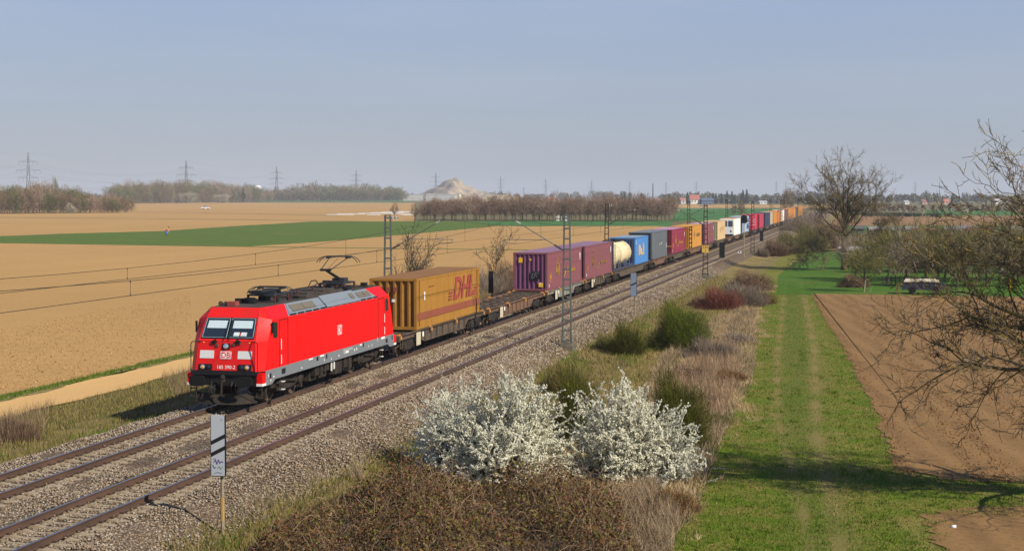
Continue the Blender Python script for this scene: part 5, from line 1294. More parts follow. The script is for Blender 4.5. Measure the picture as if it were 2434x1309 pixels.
# path grass, thinner in the ruts
n = 210000; x = rng.uniform(-9, 6.5, n); y = 38 + 135 * rng.uniform(size=n) ** 2.0; r, g = path_zone(x, y); u = rng.uniform(size=n)
fx = cx_at(FIELD_E, np.clip(y, FIELD_E[:, 1].min(), None)); infield = (x > fx) & (y > 54.0)
bs = (x > 2.0 + .2 * np.sin(y * 3)) & (y < 47.5)
ok = ~infield & ~bs & (x > cx_at(TAN_E, y) - 3.5)
k = ok & (u > r * 1.1); grass('path_grass', np.stack([x, y, 0 * x + GZ + .02], 1)[k], .025, .08, .03, MAT['g_green'], rng, .55)
k = ok & (u < r * .7) & (x < cx_at(TAN_E, y) + .9); grass('straw_grass', np.stack([x, y, 0 * x + GZ + .02], 1)[k], .06, .3, .026, MAT['g_pale'], rng, .6)
yel = np.clip(blob(x * .6, y * .45, 9) + .35 * blob(x * 2, y * 1.3, 11) - .55, 0, 1)
k = ok & (rng.uniform(size=n) < .025 + .45 * yel); grass('dry_path_grass', np.stack([x, y, 0 * x + GZ + .02], 1)[k], .03, .09, .028, MAT['g_dry'], rng, .6)
# tan bank of withered grass right of the bushes
bank = [tuple(at(*p)[:2]) for p in ((1500, 1000), (1560, 880), (1600, 800), (1700, 760), (1790, 720), (1800, 820), (1790, 900), (1760, 960), (1720, 1040), (1650, 1230), (1560, 1309), (1480, 1309), (1600, 1150))]
MAT['stalk_pink'] = island('stalk_pink', [(.26, .17, .10), (.37, .25, .155), (.19, .125, .075)], .9, .05)
MAT['weed_grey'] = island('weed_grey', [(.18, .125, .075), (.29, .21, .13), (.37, .28, .18), (.14, .10, .055)], .9, .05)
q = pts_in(bank, 90000, rng); X_, Y_ = q.T
w1 = np.sin(X_ * 1.9 + Y_ * .45 + 1.2 * np.sin(Y_ * .23)) * np.sin(Y_ * .38 - X_ * .9); w2 = np.sin(X_ * 3.7 - Y_ * .7) * np.sin(Y_ * .9 + X_ * 1.3) + .4 * rng.normal(size=len(q))
clump = np.clip(.55 + .5 * w2, .15, 1.2)
P3 = np.stack([X_, Y_, 0 * X_ + GZ + .01], 1)
def bankgrass(name, k, h0, h1, mat, lean):
    n_ = int(k.sum()); D = np.stack([rng.normal(size=n_) * lean, rng.normal(size=n_) * lean, np.ones(n_)], 1); V, F = slivers(P3[k], D, rng.uniform(h0, h1, n_) * clump[k], rng.uniform(.6, 1.3, n_) * .026, rng); link(name, np_mesh(name, V, F, mat))['kind'] = 'stuff'
u_ = rng.uniform(size=len(q))
bankgrass('withered_grass', (w1 > -.1) & (u_ < .62), .15, .6, MAT['g_pale'], .75)
bankgrass('bank_weeds', (w1 < .05) & (u_ < .5), .2, .8, MAT['weed_grey'], .45)
bankgrass('bank_grass', (w1 < .25) & (u_ > .62), .06, .26, MAT['g_green'], .5)
bankgrass('bank_olive', (w2 > .25) & (u_ > .5) & (u_ < .8), .1, .4, MAT['g_mix'], .6)
q = pts_in([tuple(at(*p)[:2]) for p in ((1560, 960), (1640, 860), (1740, 800), (1760, 900), (1720, 1000), (1650, 1060))], 9000, rng); grass('withered_stalks', np.stack([q[:, 0], q[:, 1], 0 * q[:, 0] + GZ], 1), .3, .75, .02, MAT['stalk_pink'], rng, .3)
# ploughing traces on the brown field: rows of clods that follow its edge
rows = []
for off, amp in ((.25, 1), (2.3, .8), (3.1, .5), (5.2, .9), (6.1, .6), (8.0, .8), (9.6, .8), (11.5, .7)):
    n = 2600; yy_ = 53.5 + 95 * rng.uniform(size=n) ** 1.5; xx_ = cx_at(FIELD_E, yy_) + off + .9 * np.exp(-(yy_ - 53) / 9.0) * off * .12 + rng.normal(size=n) * (.20 if off > 1 else .22); rows.append(np.stack([xx_, yy_], 1))
q = np.concatenate(rows); q = q[(q[:, 1] > 54.5 - .25 * q[:, 0]) & (rng.uniform(size=len(q)) < .75)]
V, F = stones(np.stack([q[:, 0], q[:, 1], 0 * q[:, 0] + GZ + .045], 1), np.clip(rng.lognormal(-3.75, .5, len(q)), .012, .10), rng, .6)
link('soil_clods', np_mesh('soil_clods', V, F, island('clod_row', [(.13, .068, .03), (.20, .11, .05), (.27, .155, .07)], .95, .05)))['kind'] = 'stuff'
# clods on the brown field and on the near tan field
q = pts_in([tuple(p) for p in FIELD_E] + fb + [tuple(at(2560, 900)[:2]), tuple(at(2434, 760)[:2])], 5200, rng); V, F = stones(np.stack([q[:, 0], q[:, 1], 0 * q[:, 0] + GZ + .04], 1), np.clip(rng.lognormal(-3.6, .5, len(q)), .012, .11), rng, .6); link('soil_clods', np_mesh('soil_clods', V, F, island('clod', [(.15, .075, .035), (.26, .14, .065), (.34, .2, .1)], .95, .05)))['kind'] = 'stuff'
q = pts_in([tuple(at(*p)[:2]) for p in ((0, 940), (455, 840), (455, 700), (0, 780))], 4500, rng); V, F = stones(np.stack([q[:, 0], q[:, 1], 0 * q[:, 0] + GZ - .01], 1), np.clip(rng.lognormal(-3.3, .45, len(q)), .015, .10), rng, .6); link('soil_clods', np_mesh('soil_clods', V, F, island('clod_tan', [(.26, .14, .06), (.40, .23, .1), (.50, .31, .15)], .95, .05)))['kind'] = 'stuff'
p = at(2267, 1250, GZ + .06); V, F = stones(np.array([p]), .13, rng, .7); tag(link('stone', np_mesh('stone', V, F, MAT['white'])), 'single white stone on the bare soil at the lower right', 'stone')

# ------------------------------------------------------------------ bushes
def dome(n, rx, ry, h, rng, shell=.55, z0=.0):
    u = unit(rng.normal(size=(n, 3))); u[:, 2] = np.abs(u[:, 2]); r = rng.uniform(shell, 1, n) ** .7
    lump = 1 + .16 * np.sin(u[:, 0] * 5 + u[:, 2] * 4) + .12 * np.sin(u[:, 1] * 7 + 1)
    P = u * (r * lump)[:, None] * np.array([rx, ry, h]); P[:, 2] += z0; return P, u
def bush(name, loc, rx, ry, h, n, L, w, mat, label, cat='bush', rng=None, up=.8, stems=40, stem_mat=None, spread=.35, group=None, leafn=0, leaf_mat=None, leaf=.03, shell=.35):
    rng = rng or np.random.RandomState(int(abs(loc[0] * 31 + loc[1] * 7)))
    t = thing(name, tuple(loc), label, cat, group)
    P, u = dome(n, rx, ry, h, rng, shell); D = u * np.array([1, 1, .7]) + np.array([0, 0, up]) + rng.normal(size=(n, 3)) * spread
    P = P - unit(D) * (L * .5); P[:, 2] = np.maximum(P[:, 2], .0)
    V, F = slivers(P, D, rng.uniform(.5, 1.3, n) * L, w, rng); link('twigs', np_mesh('twigs', V, F, mat), t)
    Q, u2 = dome(stems, rx * .9, ry * .9, h * .9, rng, .8); st = []
    P0 = np.stack([rng.normal(size=stems) * rx * .12, rng.normal(size=stems) * ry * .12, np.zeros(stems) - .05], 1)
    mid = (P0 + Q) / 2 + rng.normal(size=(stems, 3)) * .08 * rx + [0, 0, .1 * h]
    V, F = tubes(np.concatenate([P0, mid]), np.concatenate([mid, Q]), np.concatenate([np.full(stems, .02), np.full(stems, .013)]), np.concatenate([np.full(stems, .013), np.full(stems, .006)]), 4)
    link('stems', np_mesh('stems', V, F, stem_mat or MAT['bark']), t)
    if leafn:
        P, u = dome(leafn, rx, ry, h, rng, .3); V, F = leaves(P, rng.uniform(.6, 1.3, leafn) * leaf, rng); link('leaves', np_mesh('leaves', V, F, leaf_mat), t)
    return t
MAT['broom'] = island('broom_twig', [(0.042, 0.049, 0.006), (0.086, 0.092, 0.013), (0.134, 0.136, 0.022), (0.067, 0.058, 0.013)], .85, .1, .15)
MAT['broom_green'] = island('broom_green', [(0.048, 0.068, 0.006), (0.101, 0.135, 0.013), (0.155, 0.18, 0.025), (0.071, 0.081, 0.012)], .85, .1, .15)
MAT['olive'] = island('olive_twig', [(0.08, 0.077, 0.022), (0.144, 0.136, 0.04), (0.208, 0.184, 0.064), (0.112, 0.088, 0.04)], .9, .05, .1)
MAT['red_twig'] = island('red_twig', [(0.105, 0.033, 0.027), (0.195, 0.06, 0.045), (0.27, 0.112, 0.075), (0.135, 0.053, 0.042)], .9, .05)
MAT['brown_twig'] = island('brown_twig', [(0.093, 0.061, 0.037), (0.187, 0.122, 0.075), (0.289, 0.196, 0.128), (0.136, 0.085, 0.051)], .9, .05)
MAT['grey_twig'] = island('grey_twig', [(0.128, 0.099, 0.072), (0.224, 0.176, 0.128), (0.32, 0.256, 0.192), (0.16, 0.12, 0.088)], .9, .05)
MAT['rust_leaf'] = island('rust_leaf', [(.08, .028, .014), (.15, .055, .022), (.20, .085, .03), (.10, .07, .018), (.14, .12, .025), (.22, .13, .06)], .8, .15)
b = at(1618, 832); bush('broom_bush', b, 1.85, 1.5, 2.55, 26000, .42, .016, MAT['broom_green'], 'large rounded dark green broom bush on the bank below the tracks', rng=np.random.RandomState(2), stems=60, up=.55, spread=.5)
b = at(1492, 842); bush('broom_bush', b, 1.15, .9, 1.75, 8000, .40, .016, MAT['broom'], 'small dark olive broom bush left of the large green one', rng=np.random.RandomState(3))
b = at(1440, 835); bush('broom_bush', b, .8, .7, 1.0, 4000, .34, .016, MAT['olive'], 'low olive tuft left of the small dark broom bush', rng=np.random.RandomState(33))
b = at(1610, 1065); bush('broom_bush', b, 1.25, 1.2, 2.55, 20000, .42, .014, MAT['broom'], 'upright olive broom bush right behind the white blossom', rng=np.random.RandomState(4), up=.9, spread=.5)
b = at(1370, 1040); bush('broom_bush', b, 1.0, 1.0, 2.5, 11000, .42, .014, MAT['broom'], 'dark olive broom bush in the gap between the two white blossoming shrubs', rng=np.random.RandomState(5), up=.8, spread=.5)
b = at(1345, 930); bush('broom_bush', b, 1.3, 1.2, 1.25, 7000, .40, .016, MAT['g_mix'], 'yellowish olive grass tussock below the nearest mast, behind the blossom', rng=np.random.RandomState(6))
b = at(1712, 735); bush('dry_bush', b, 1.9, 1.4, 1.7, 11000, .4, .018, MAT['red_twig'], 'dark red twiggy bush below the mast with the yellow sign', rng=np.random.RandomState(7), up=1.1)
b = at(1765, 728); bush('dry_bush', b, 2.3, 1.6, 1.9, 13000, .45, .018, MAT['grey_twig'], 'grey brown twiggy bush right beside the dark red one', rng=np.random.RandomState(8), up=1.0)
b = at(1668, 728); bush('dry_bush', b, 1.2, .8, .8, 5000, .35, .018, MAT['brown_twig'], 'low dark brown bramble left of the dark red bush', rng=np.random.RandomState(9), up=.3)
b = at(1785, 690); bush('dry_bush', b, 2.3, 1.9, 1.75, 14000, .5, .02, MAT['brown_twig'], 'dark brown bramble mound at the bend of the grass path', rng=np.random.RandomState(10), up=.1, spread=.8)
b = at(1810, 722); bush('dry_bush', b, 1.4, 1.0, 1.0, 6000, .4, .02, MAT['rust_leaf'], 'reddish brown low bush in front of the bramble mound', rng=np.random.RandomState(12), up=.4, spread=.7)
b = at(40, 1052); bush('dry_bush', b, .95, .7, .85, 9000, .42, .014, MAT['brown_twig'], 'dry brown weed clump at the left edge beside the dirt track', rng=np.random.RandomState(13), up=2.2, spread=.2, stems=60)
b = at(1690, 850); bush('dry_bush', b, 1.6, 1.3, 1.0, 8000, .5, .016, MAT['grey_twig'], 'greyish dead weed clump right of the large green broom', rng=np.random.RandomState(14), up=1.0)
for i_, (px, py, rx, h, m, lab) in enumerate(((1668, 962, 1.0, .55, 'brown_twig', 'low brown bramble patch in the straw beside the olive broom'), (1735, 905, .9, .5, 'rust_leaf', 'low rusty bramble patch at the straw edge of the path'), (1640, 898, 1.2, .6, 'brown_twig', 'brown scrub patch in the straw below the large green broom'), (1752, 815, 1.2, .6, 'grey_twig', 'greyish scrub patch by the path below the dark red bush'), (1600, 1215, .8, .55, 'rust_leaf', 'reddish bramble patch at the foot of the small blossoming sprig'), (1705, 1010, .7, .4, 'olive', 'small olive scrub patch where straw meets the green path'))):
    b = at(px, py); bush('scrub_patch', b, rx, rx * 1.6, h, 4500, .26, .018, MAT[m], lab, rng=np.random.RandomState(300 + i_), up=.5, spread=.8, stems=24)
# coarse tufts on the path
n = 520; x = rng.uniform(-8, 6, n); y = 39 + 62 * rng.uniform(size=n) ** 1.5; r, g = path_zone(x, y); k = (r < .35) & ~((x > cx_at(FIELD_E, np.clip(y, FIELD_E[:, 1].min(), None)) - .1) & (y > 53.5)) & ~((x > 1.8) & (y < 47.8)) & (x > cx_at(TAN_E, y) - 1)
ce = np.stack([x, y], 1)[k]; q = np.repeat(ce, 26, 0) + rng.normal(size=(len(ce) * 26, 2)) * .09
grass('grass_tufts', np.stack([q[:, 0], q[:, 1], 0 * q[:, 0] + GZ + .02], 1), .05, .15, .026, island('tuft_blade', [(.045, .10, .004), (.075, .14, .008), (.12, .18, .015), (.20, .19, .05)], .8, .1, .25), rng, .45)
# hedge-like bushes along the line below the big tree
for px, py, rx, h, m, lab in ((1845, 608, 2.4, 2.2, 'brown_twig', 'first low brown bush of the row along the embankment'), (1880, 603, 3.2, 3.2, 'olive', 'olive brown bush in the embankment row left of the largest tree'), (1925, 597, 3.6, 4.4, 'olive', 'tall olive bush right before the largest tree trunk'), (1962, 590, 3.4, 4.2, 'brown_twig', 'brown bush touching the crown of the largest tree'), (1893, 556, 5.0, 4.5, 'grey_twig', 'whitish grey shrub covering the far end of the tracks'), (1925, 548, 6.0, 6.0, 'grey_twig', 'pale grey shrub behind the left side of the largest tree'), (1812, 612, .9, 1.2, 'grey_twig', 'small grey thorny shrub standing alone in the straw')):
    b = at(px, py); bush('embankment_bush', b, rx, rx * .8, h, 9000, .7, .035, MAT[m], lab, rng=np.random.RandomState(px), stems=50, up=.7)
# bare young trees behind the train
sp3 = dict(max=3, rmin=.012, cap=5000, lv=[dict(n=6, taper=.4, wob=.06, up=.06, start=.15, kids=2, prob=.8, ang=38, len=.62, rk=.55, tip=2), dict(n=5, taper=.4, wob=.12, up=.05, start=.2, kids=2, prob=.7, ang=40, len=.55, rk=.6, tip=2), dict(n=4, taper=.5, wob=.16, up=.06, start=.25, kids=1, prob=.7, ang=42, len=.6, rk=.7, tip=2), dict(n=3, taper=.5, wob=.2, up=.05, start=1, kids=0, prob=0, ang=40, len=.5, rk=.7, tip=0)])
def small_tree(x, y, h, wd, seed, label, n0=3, leanx=.0, twn=700, mat='bark', z=GZ, group=None):
    rg = np.random.RandomState(seed); ro = []
    for i in range(n0):
        a = rg.uniform(0, 6.28); ro.append(((.12 * math.cos(a), .12 * math.sin(a), -.1), Vector((.45 * math.cos(a) * (n0 > 1) + leanx, .45 * math.sin(a) * (n0 > 1), 1)).normalized(), h * .5, .055, 0))
    sg = fit_segs(grow(rg, ro, sp3), h, wd); t = thing('bare_tree', (x, y, z), label, 'tree', group)
    link('trunk', seg_mesh('trunk', [s for s in sg if s[4] <= 1], MAT[mat], 5), t)
    c = [s for s in sg if s[4] > 1]; link('crown', seg_mesh('crown', c, MAT[mat], 3), t)
    tw = np.array([s[1][:] for s in c]); dd = np.array([(s[1] - s[0])[:] for s in c]); k = rg.randint(0, len(tw), twn); V, F = slivers(tw[k], unit(dd[k]) + rg.normal(size=(twn, 3)) * .4, rg.uniform(.15, .45, twn), .016, rg); link('twigs', np_mesh('twigs', V, F, MAT['twig']), t); return t
p = on_x(958, 660, -29.6); ztop = on_x(958, 535, -29.6)[2]; small_tree(-29.6, p[1], ztop - GZ, 2.3, 5, 'bare bushy sapling rising behind the ochre container near the pale mast', 4)
p = on_x(1180, 660, -30.2); ztop = on_x(1180, 532, -30.2)[2]; small_tree(-30.2, p[1], ztop - GZ, 2.4, 8, 'bare upright sapling behind the empty wagon', 1)
p = on_x(1140, 660, -30.0); bush('dry_bush', (-30, p[1] + 3, GZ), 2.4, 3.0, 2.9, 12000, .55, .018, MAT['grey_twig'], 'tall reddish grey thicket behind the empty wagon', rng=np.random.RandomState(15), up=1.4, stems=50)
p = on_x(1205, 650, -30.2); bush('dry_bush', (-30.2, p[1] + 2, GZ), 2.2, 4.0, 3.0, 12000, .6, .02, MAT['brown_twig'], 'brown thicket in front of the nearer purple container end', rng=np.random.RandomState(16), up=1.4, stems=50)
p = on_x(1165, 690, -28.8); bush('dry_bush', (-28.8, p[1], GZ), 1.3, 4.0, 1.3, 6000, .5, .018, MAT['g_dry'], 'orange dry grass clump beside the empty wagon', rng=np.random.RandomState(17), up=1.8)

# ------------------------------------------------------------------ blackthorn in blossom
MAT['blossom'] = island('blossom', [(.72, .70, .54), (.84, .82, .66), (.90, .88, .76), (.78, .75, .55)], .7, .1, .35)
def blackthorn(loc, rx, ry, h, n, seed, label, dens=125):
    rg = np.random.RandomState(seed); t = thing('blackthorn_bush', tuple(loc), label, 'blossoming shrub'); R = np.array([rx, ry, h])
    u = unit(rg.normal(size=(n, 3)) + np.array([0, 0, .1])); u[:, 2] = np.abs(u[:, 2]); u = unit(u)
    ph = rg.uniform(0, 6, 3); lump = 1 + .17 * np.sin(u[:, 0] * 5 + ph[0]) + .15 * np.sin(u[:, 1] * 6 + ph[1]) + .10 * np.sin(u[:, 0] * 9 + u[:, 1] * 8 + ph[2])
    B = u * (rg.uniform(.42, .86, n) * lump)[:, None] * R; B[:, 2] = np.maximum(np.minimum(B[:, 2], h * .86), .06)
    D = unit(u * np.array([1, 1, .8]) + rg.normal(size=(n, 3)) * .55 + np.array([0, 0, .10])); sg = []
    for i in range(n):
        p_, d_ = Vector(B[i]), Vector(D[i]); L_ = rg.uniform(.35, .75) * (1.75 if rg.uniform() < .16 else 1); k = 4
        for j in range(k):
            d_ = (d_ + Vector(rg.normal(size=3)) * .16 + Vector((0, 0, .05))).normalized(); q_ = p_ + d_ * L_ / k; sg.append((p_, q_, .008, .006, 1))
            for _ in range(2):
                if rg.uniform() < .8:
                    c_ = (d_ + Vector(rg.normal(size=3)) * .75).normalized(); sg.append((q_, q_ + c_ * rg.uniform(.08, .26), .005, .004, 2))
            p_ = q_
    roots = np.stack([rg.normal(size=n) * rx * .15, rg.normal(size=n) * ry * .15, np.full(n, -.05)], 1); mid = (roots + B) / 2 + rg.normal(size=(n, 3)) * .08 + [0, 0, .12 * h]
    k = rg.choice(n, min(n, 160), False); V, F = tubes(np.concatenate([roots[k], mid[k]]), np.concatenate([mid[k], B[k]]), np.concatenate([np.full(len(k), .022), np.full(len(k), .014)]), np.concatenate([np.full(len(k), .014), np.full(len(k), .008)]), 4)
    link('stems', np_mesh('stems', V, F, MAT['bark']), t); link('twigs', seg_mesh('twigs', sg, MAT['bark'], 3), t)
    A = np.array([s[0][:] for s in sg]); E2 = np.array([s[1][:] for s in sg]); Ln = np.linalg.norm(E2 - A, axis=1); m_ = (Ln * dens * rg.uniform(.5, 1.25, len(sg))).astype(int) + 1
    idx = np.repeat(np.arange(len(sg)), m_); w_ = rg.uniform(size=len(idx))[:, None]; P = A[idx] * (1 - w_) + E2[idx] * w_ + rg.normal(size=(len(idx), 3)) * .012
    N = rg.normal(size=P.shape) * .9 + np.array([0, 0, .5]) + P / R * .9; V, F = petals(P, N, rg.uniform(.015, .029, len(P)), rg); link('blossom', np_mesh('blossom', V, F, MAT['blossom']), t); print('blossom', len(P)); return t
b = at(1200, 1136); blackthorn(b, 2.15, 1.5, 3.2, 880, 41, 'tallest white blossoming blackthorn, with wide crown above the brown brambles')
b = at(1075, 1112); blackthorn(b, 1.4, 1.2, 2.3, 380, 44, 'lower, more shaded white blackthorn leaning towards the ballast')
b = at(1490, 1132); blackthorn(b, 2.1, 1.5, 2.95, 780, 49, 'white blossoming blackthorn with pointed sprays before the olive broom')
b = at(1595, 1140); blackthorn(b, .75, .7, .85, 70, 45, 'small low white blossoming sprig at the edge of the path')
# scattered sprays higher on the bank
for i, (px, py) in enumerate(((1370, 915), (1545, 880), (1215, 900))):
    pass

# ------------------------------------------------------------------ brambles filling the foreground
rng = np.random.RandomState(91)
MAT['bramble'] = island('bramble_leaf', [(.085, .032, .014), (.145, .055, .024), (.05, .026, .013), (.18, .085, .035), (.10, .085, .016), (.14, .14, .022), (.22, .145, .07), (.09, .04, .018)], .75, .2, .1)
bp = [tuple(at(*p, -.6)[:2]) for p in ((520, 1345), (700, 1215), (800, 1165), (960, 1125), (1250, 1150), (1480, 1160), (1575, 1180), (1600, 1240), (1570, 1345))]
def mound(x, y):
    return .74 + .36 * np.sin(x * 1.5 + y * .6) + .26 * np.sin(y * 1.9 - x * .8) + .20 * np.sin(x * 3.7 + y * 2.6) + .16 * np.sin(y * 5.1 - x * 3.3)
C0 = np.array(bp).mean(0)
def edge_fade(q):
    P = np.array(bp); d = np.full(len(q), 9e9)
    for i in range(len(P)):
        a, b_ = P[i], P[(i + 1) % len(P)]; ab = b_ - a; t_ = np.clip(((q - a) @ ab) / (ab @ ab), 0, 1); d = np.minimum(d, np.linalg.norm(q - a - t_[:, None] * ab, axis=1))
    return np.clip(d / 1.5, 0, 1) ** .7
q = pts_in(bp, 90000, rng); hh = mound(q[:, 0], q[:, 1]) * edge_fade(q); u = rng.uniform(size=len(q)) ** .45 * rng.choice([1, 1, 1, 1.12, 1.3], len(q))
P = np.stack([q[:, 0], q[:, 1], gz(q[:, 0]) + hh * u + rng.normal(size=len(q)) * .03], 1)
V, F = leaves(P, np.clip(rng.lognormal(-3.55, .5, len(P)), .012, .07), rng, .6); link('bramble_leaves', np_mesh('bramble_leaves', V, F, MAT['bramble']))['kind'] = 'stuff'
q = pts_in(bp, 26000, rng); hh = mound(q[:, 0], q[:, 1]) * edge_fade(q); P = np.stack([q[:, 0], q[:, 1], gz(q[:, 0]) + hh * rng.uniform(0, .9, len(q))], 1)
V, F = slivers(P, rng.normal(size=(len(q), 3)) * [1, 1, .5] + [0, 0, .35], rng.uniform(.15, .5, len(q)), .011, rng); link('bramble_canes', np_mesh('bramble_canes', V, F, MAT['brown_twig']))['kind'] = 'stuff'
cn = MB(); q = pts_in(bp, 420, rng); ef = edge_fade(q); hh = mound(q[:, 0], q[:, 1]) * ef
for (x, y), h_, e_ in zip(q, hh, ef):
    if e_ < .35: continue
    a_ = rng.uniform(0, 6.28); L_ = rng.uniform(.5, 1.3); z0 = gz(x) + h_ * .75; t_ = np.linspace(0, 1, 6)
    cn.path([(x + math.cos(a_) * L_ * t, y + math.sin(a_) * L_ * t, z0 + h_ * .75 * math.sin(math.pi * (.15 + .8 * t))) for t in t_], .007, 3)
cn.build('bramble_canes', MAT['brown_twig'])['kind'] = 'stuff'

q = pts_in(bp, 9000, rng); P = np.stack([q[:, 0], q[:, 1], gz(q[:, 0])], 1); V, F = slivers(P, rng.normal(size=(9000, 3)) * [.5, .5, .1] + [0, 0, 1], rng.uniform(.3, .9, 9000) * np.clip(edge_fade(q), .2, 1), .014, rng); link('bramble_stalks', np_mesh('bramble_stalks', V, F, MAT['grey_twig']))['kind'] = 'stuff'
q = pts_in([tuple(at(*w_, -.8)[:2]) for w_ in ((1440, 1345), (1400, 1180), (1560, 1150), (1620, 1240), (1580, 1345))], 7000, rng); P = np.stack([q[:, 0], q[:, 1], gz(q[:, 0]) + rng.uniform(0, .4, len(q))], 1); V, F = slivers(P, rng.normal(size=(len(q), 3)) * [.45, .45, .2] + [0, 0, 1], rng.uniform(.2, .6, len(q)), .013, rng); link('bramble_stalks', np_mesh('bramble_stalks', V, F, MAT['weed_grey']))['kind'] = 'stuff'
# pale dead stalks at its left edge
p = at(850, 1140, -.8); bush('dead_weed', p, .35, .3, .75, 260, .35, .012, MAT['g_pale'], 'pale dead weed stalks at the left edge of the brambles', 'weed', np.random.RandomState(3), up=2.0, stems=14, stem_mat=MAT['post'])
# ------------------------------------------------------------------ woods, orchard and hedges in the distance
MAT['w_brown'] = island('wood_brown', [(0.104, 0.073, 0.041), (0.179, 0.126, 0.07), (0.262, 0.186, 0.105), (0.138, 0.113, 0.052)], .95, .02)
MAT['w_olive'] = island('wood_olive', [(0.082, 0.085, 0.029), (0.136, 0.144, 0.046), (0.205, 0.197, 0.069), (0.109, 0.092, 0.04)], .95, .02)
MAT['w_pink'] = island('wood_pink', [(0.202, 0.134, 0.091), (0.316, 0.219, 0.15), (0.404, 0.304, 0.214), (0.152, 0.104, 0.064)], .95, .02)
MAT['w_white'] = island('wood_white', [(.26, .235, .165), (.40, .37, .28), (.50, .47, .37), (.20, .19, .11), (.14, .14, .07)], .95, .02)
MAT['w_dark'] = island('wood_dark', [(0.022, 0.036, 0.022), (0.036, 0.06, 0.03), (0.054, 0.084, 0.042)], .95, .02)
MAT['w_orch'] = island('orchard_twig', [(0.131, 0.079, 0.052), (0.219, 0.14, 0.096), (0.315, 0.219, 0.149), (0.175, 0.105, 0.074)], .95, .02)
MAT['w_trunk'] = plain('wood_trunk', (.09, .075, .055), .95, .05)
def crown_mesh(name, rg, h, r, n, L, w, mat, z0=.25, spiky=.4, leafy=False):
    u = unit(rg.normal(size=(n, 3))); rad = rg.uniform(.25, 1, n) ** .6
    ph = rg.uniform(0, 6, 4); lump = 1 + .2 * np.sin(u[:, 0] * 4 + ph[0]) + .18 * np.sin(u[:, 1] * 5 + ph[1]) + .15 * np.sin(u[:, 2] * 6 + ph[2])
    c = h * (1 + z0) / 2; P = u * (rad * lump)[:, None] * np.array([r, r, h * (1 - z0) / 2]); P[:, 2] += c
    D = u + np.array([0, 0, .55]) + rg.normal(size=(n, 3)) * spiky
    if leafy: V, F = leaves(P, rg.uniform(.5, 1.2, n) * w, rg); return np_mesh(name, V, F, mat)
    V, F = slivers(P - unit(D) * L * .4, D, rg.uniform(.5, 1.3, n) * L, w, rg); return np_mesh(name, V, F, mat)
def trunk_mesh(rg, h, r, z0, crown_r):
    m = MB(); top = h * (z0 + .25); m.tube((0, 0, -.3), (rg.normal() * .1, rg.normal() * .1, top), r, r * .6, 6, cap=False)
    for i in range(7):
        a = rg.uniform(0, 6.28); b = h * (z0 + rg.uniform(-.03, .2)); m.tube((0, 0, b), (math.cos(a) * crown_r * .6, math.sin(a) * crown_r * .6, b + h * rg.uniform(.15, .4)), r * .45, r * .15, 4, cap=False)
    return m
def tree_kind(nm, seed, h, r, n, L, w, mat, z0=.25, tr=.16, nvar=3, spiky=.45):
    out = []
    for i in range(nvar):
        rg = np.random.RandomState(seed + i); out.append((trunk_mesh(rg, h, tr, z0, r).mesh('trunk', MAT['w_trunk']), crown_mesh('crown', rg, h, r, n, L, w, mat, z0, spiky)))
    return out
def plant_tree(kind, i, x, y, s, label, group=None, name='tree', sz=None, z=GZ - .05, cat='tree'):
    tm, cm = kind[i % len(kind)]; t = thing(name, (x, y, z), label, cat, group, random.uniform(0, 6.28)); t.scale = (s, s, sz or s)
    link('trunk', tm, t); link('crown', cm, t); return t
rg = np.random.RandomState(5)
K_or = tree_kind('orchard', 100, 8.2, 2.7, 1500, 1.1, .065, MAT['w_orch'], .22, .13, 4)
K_orp = tree_kind('orchard_pale', 120, 8.2, 2.7, 1500, 1.1, .07, MAT['w_pink'], .22, .13, 2)
O0, O1 = at(985, 524)[:2], at(1604, 526)[:2]; ax = (O1 - O0); nrow = np.array([-ax[1], ax[0]]) / np.linalg.norm(ax)
nc = 24; i = 0
for row in range(5):
    for c in range(nc):
        f = (c + .5 * (row % 2)) / nc; p = O0 + ax * f + nrow * row * 6.0 + rg.normal(size=2) * .5
        pale = (c in (5, 12) and row == 0); i += 1
        if row == 4 and c % 2: continue
        s = rg.uniform(.86, 1.06) * (.75 if c == 0 else 1)
        plant_tree(K_orp if pale else K_or, i, p[0], p[1], s * rg.uniform(.9, 1.1), ('paler tree in the front row of the orchard, ' + ('near its left end' if c == 5 else 'right of its middle')) if pale else 'bare brown tree of the dense orchard behind the green field', 'bare trees of the orchard plantation', 'orchard_tree', s * rg.uniform(.84, 1.12))
p = at(938, 519); plant_tree(K_or, 1, p[0], p[1], .72, 'lone bare tree left of the orchard beside the pale foil', None, 'orchard_tree')
for px in (1328, 1346):
    p = at(px, 525); m = MB(); m.b6(-.45, .45, -.4, .4, 0, 1.6); m.slab([(-.5, -.45, 1.6), (.5, -.45, 1.6), (.5, .45, 1.6), (-.5, .45, 1.6)], (0, 0, 1), .12); m.box((0, -.41, 1.2), (.3, .03, .2)); o = m.build('beehive_box', MAT['white']); o.location = p + np.array([0, -1.5, 0]); tag(o, 'small white box at the foot of the orchard, ' + ('left one of two' if px == 1328 else 'right one of two'), 'box', 'white boxes at the orchard')
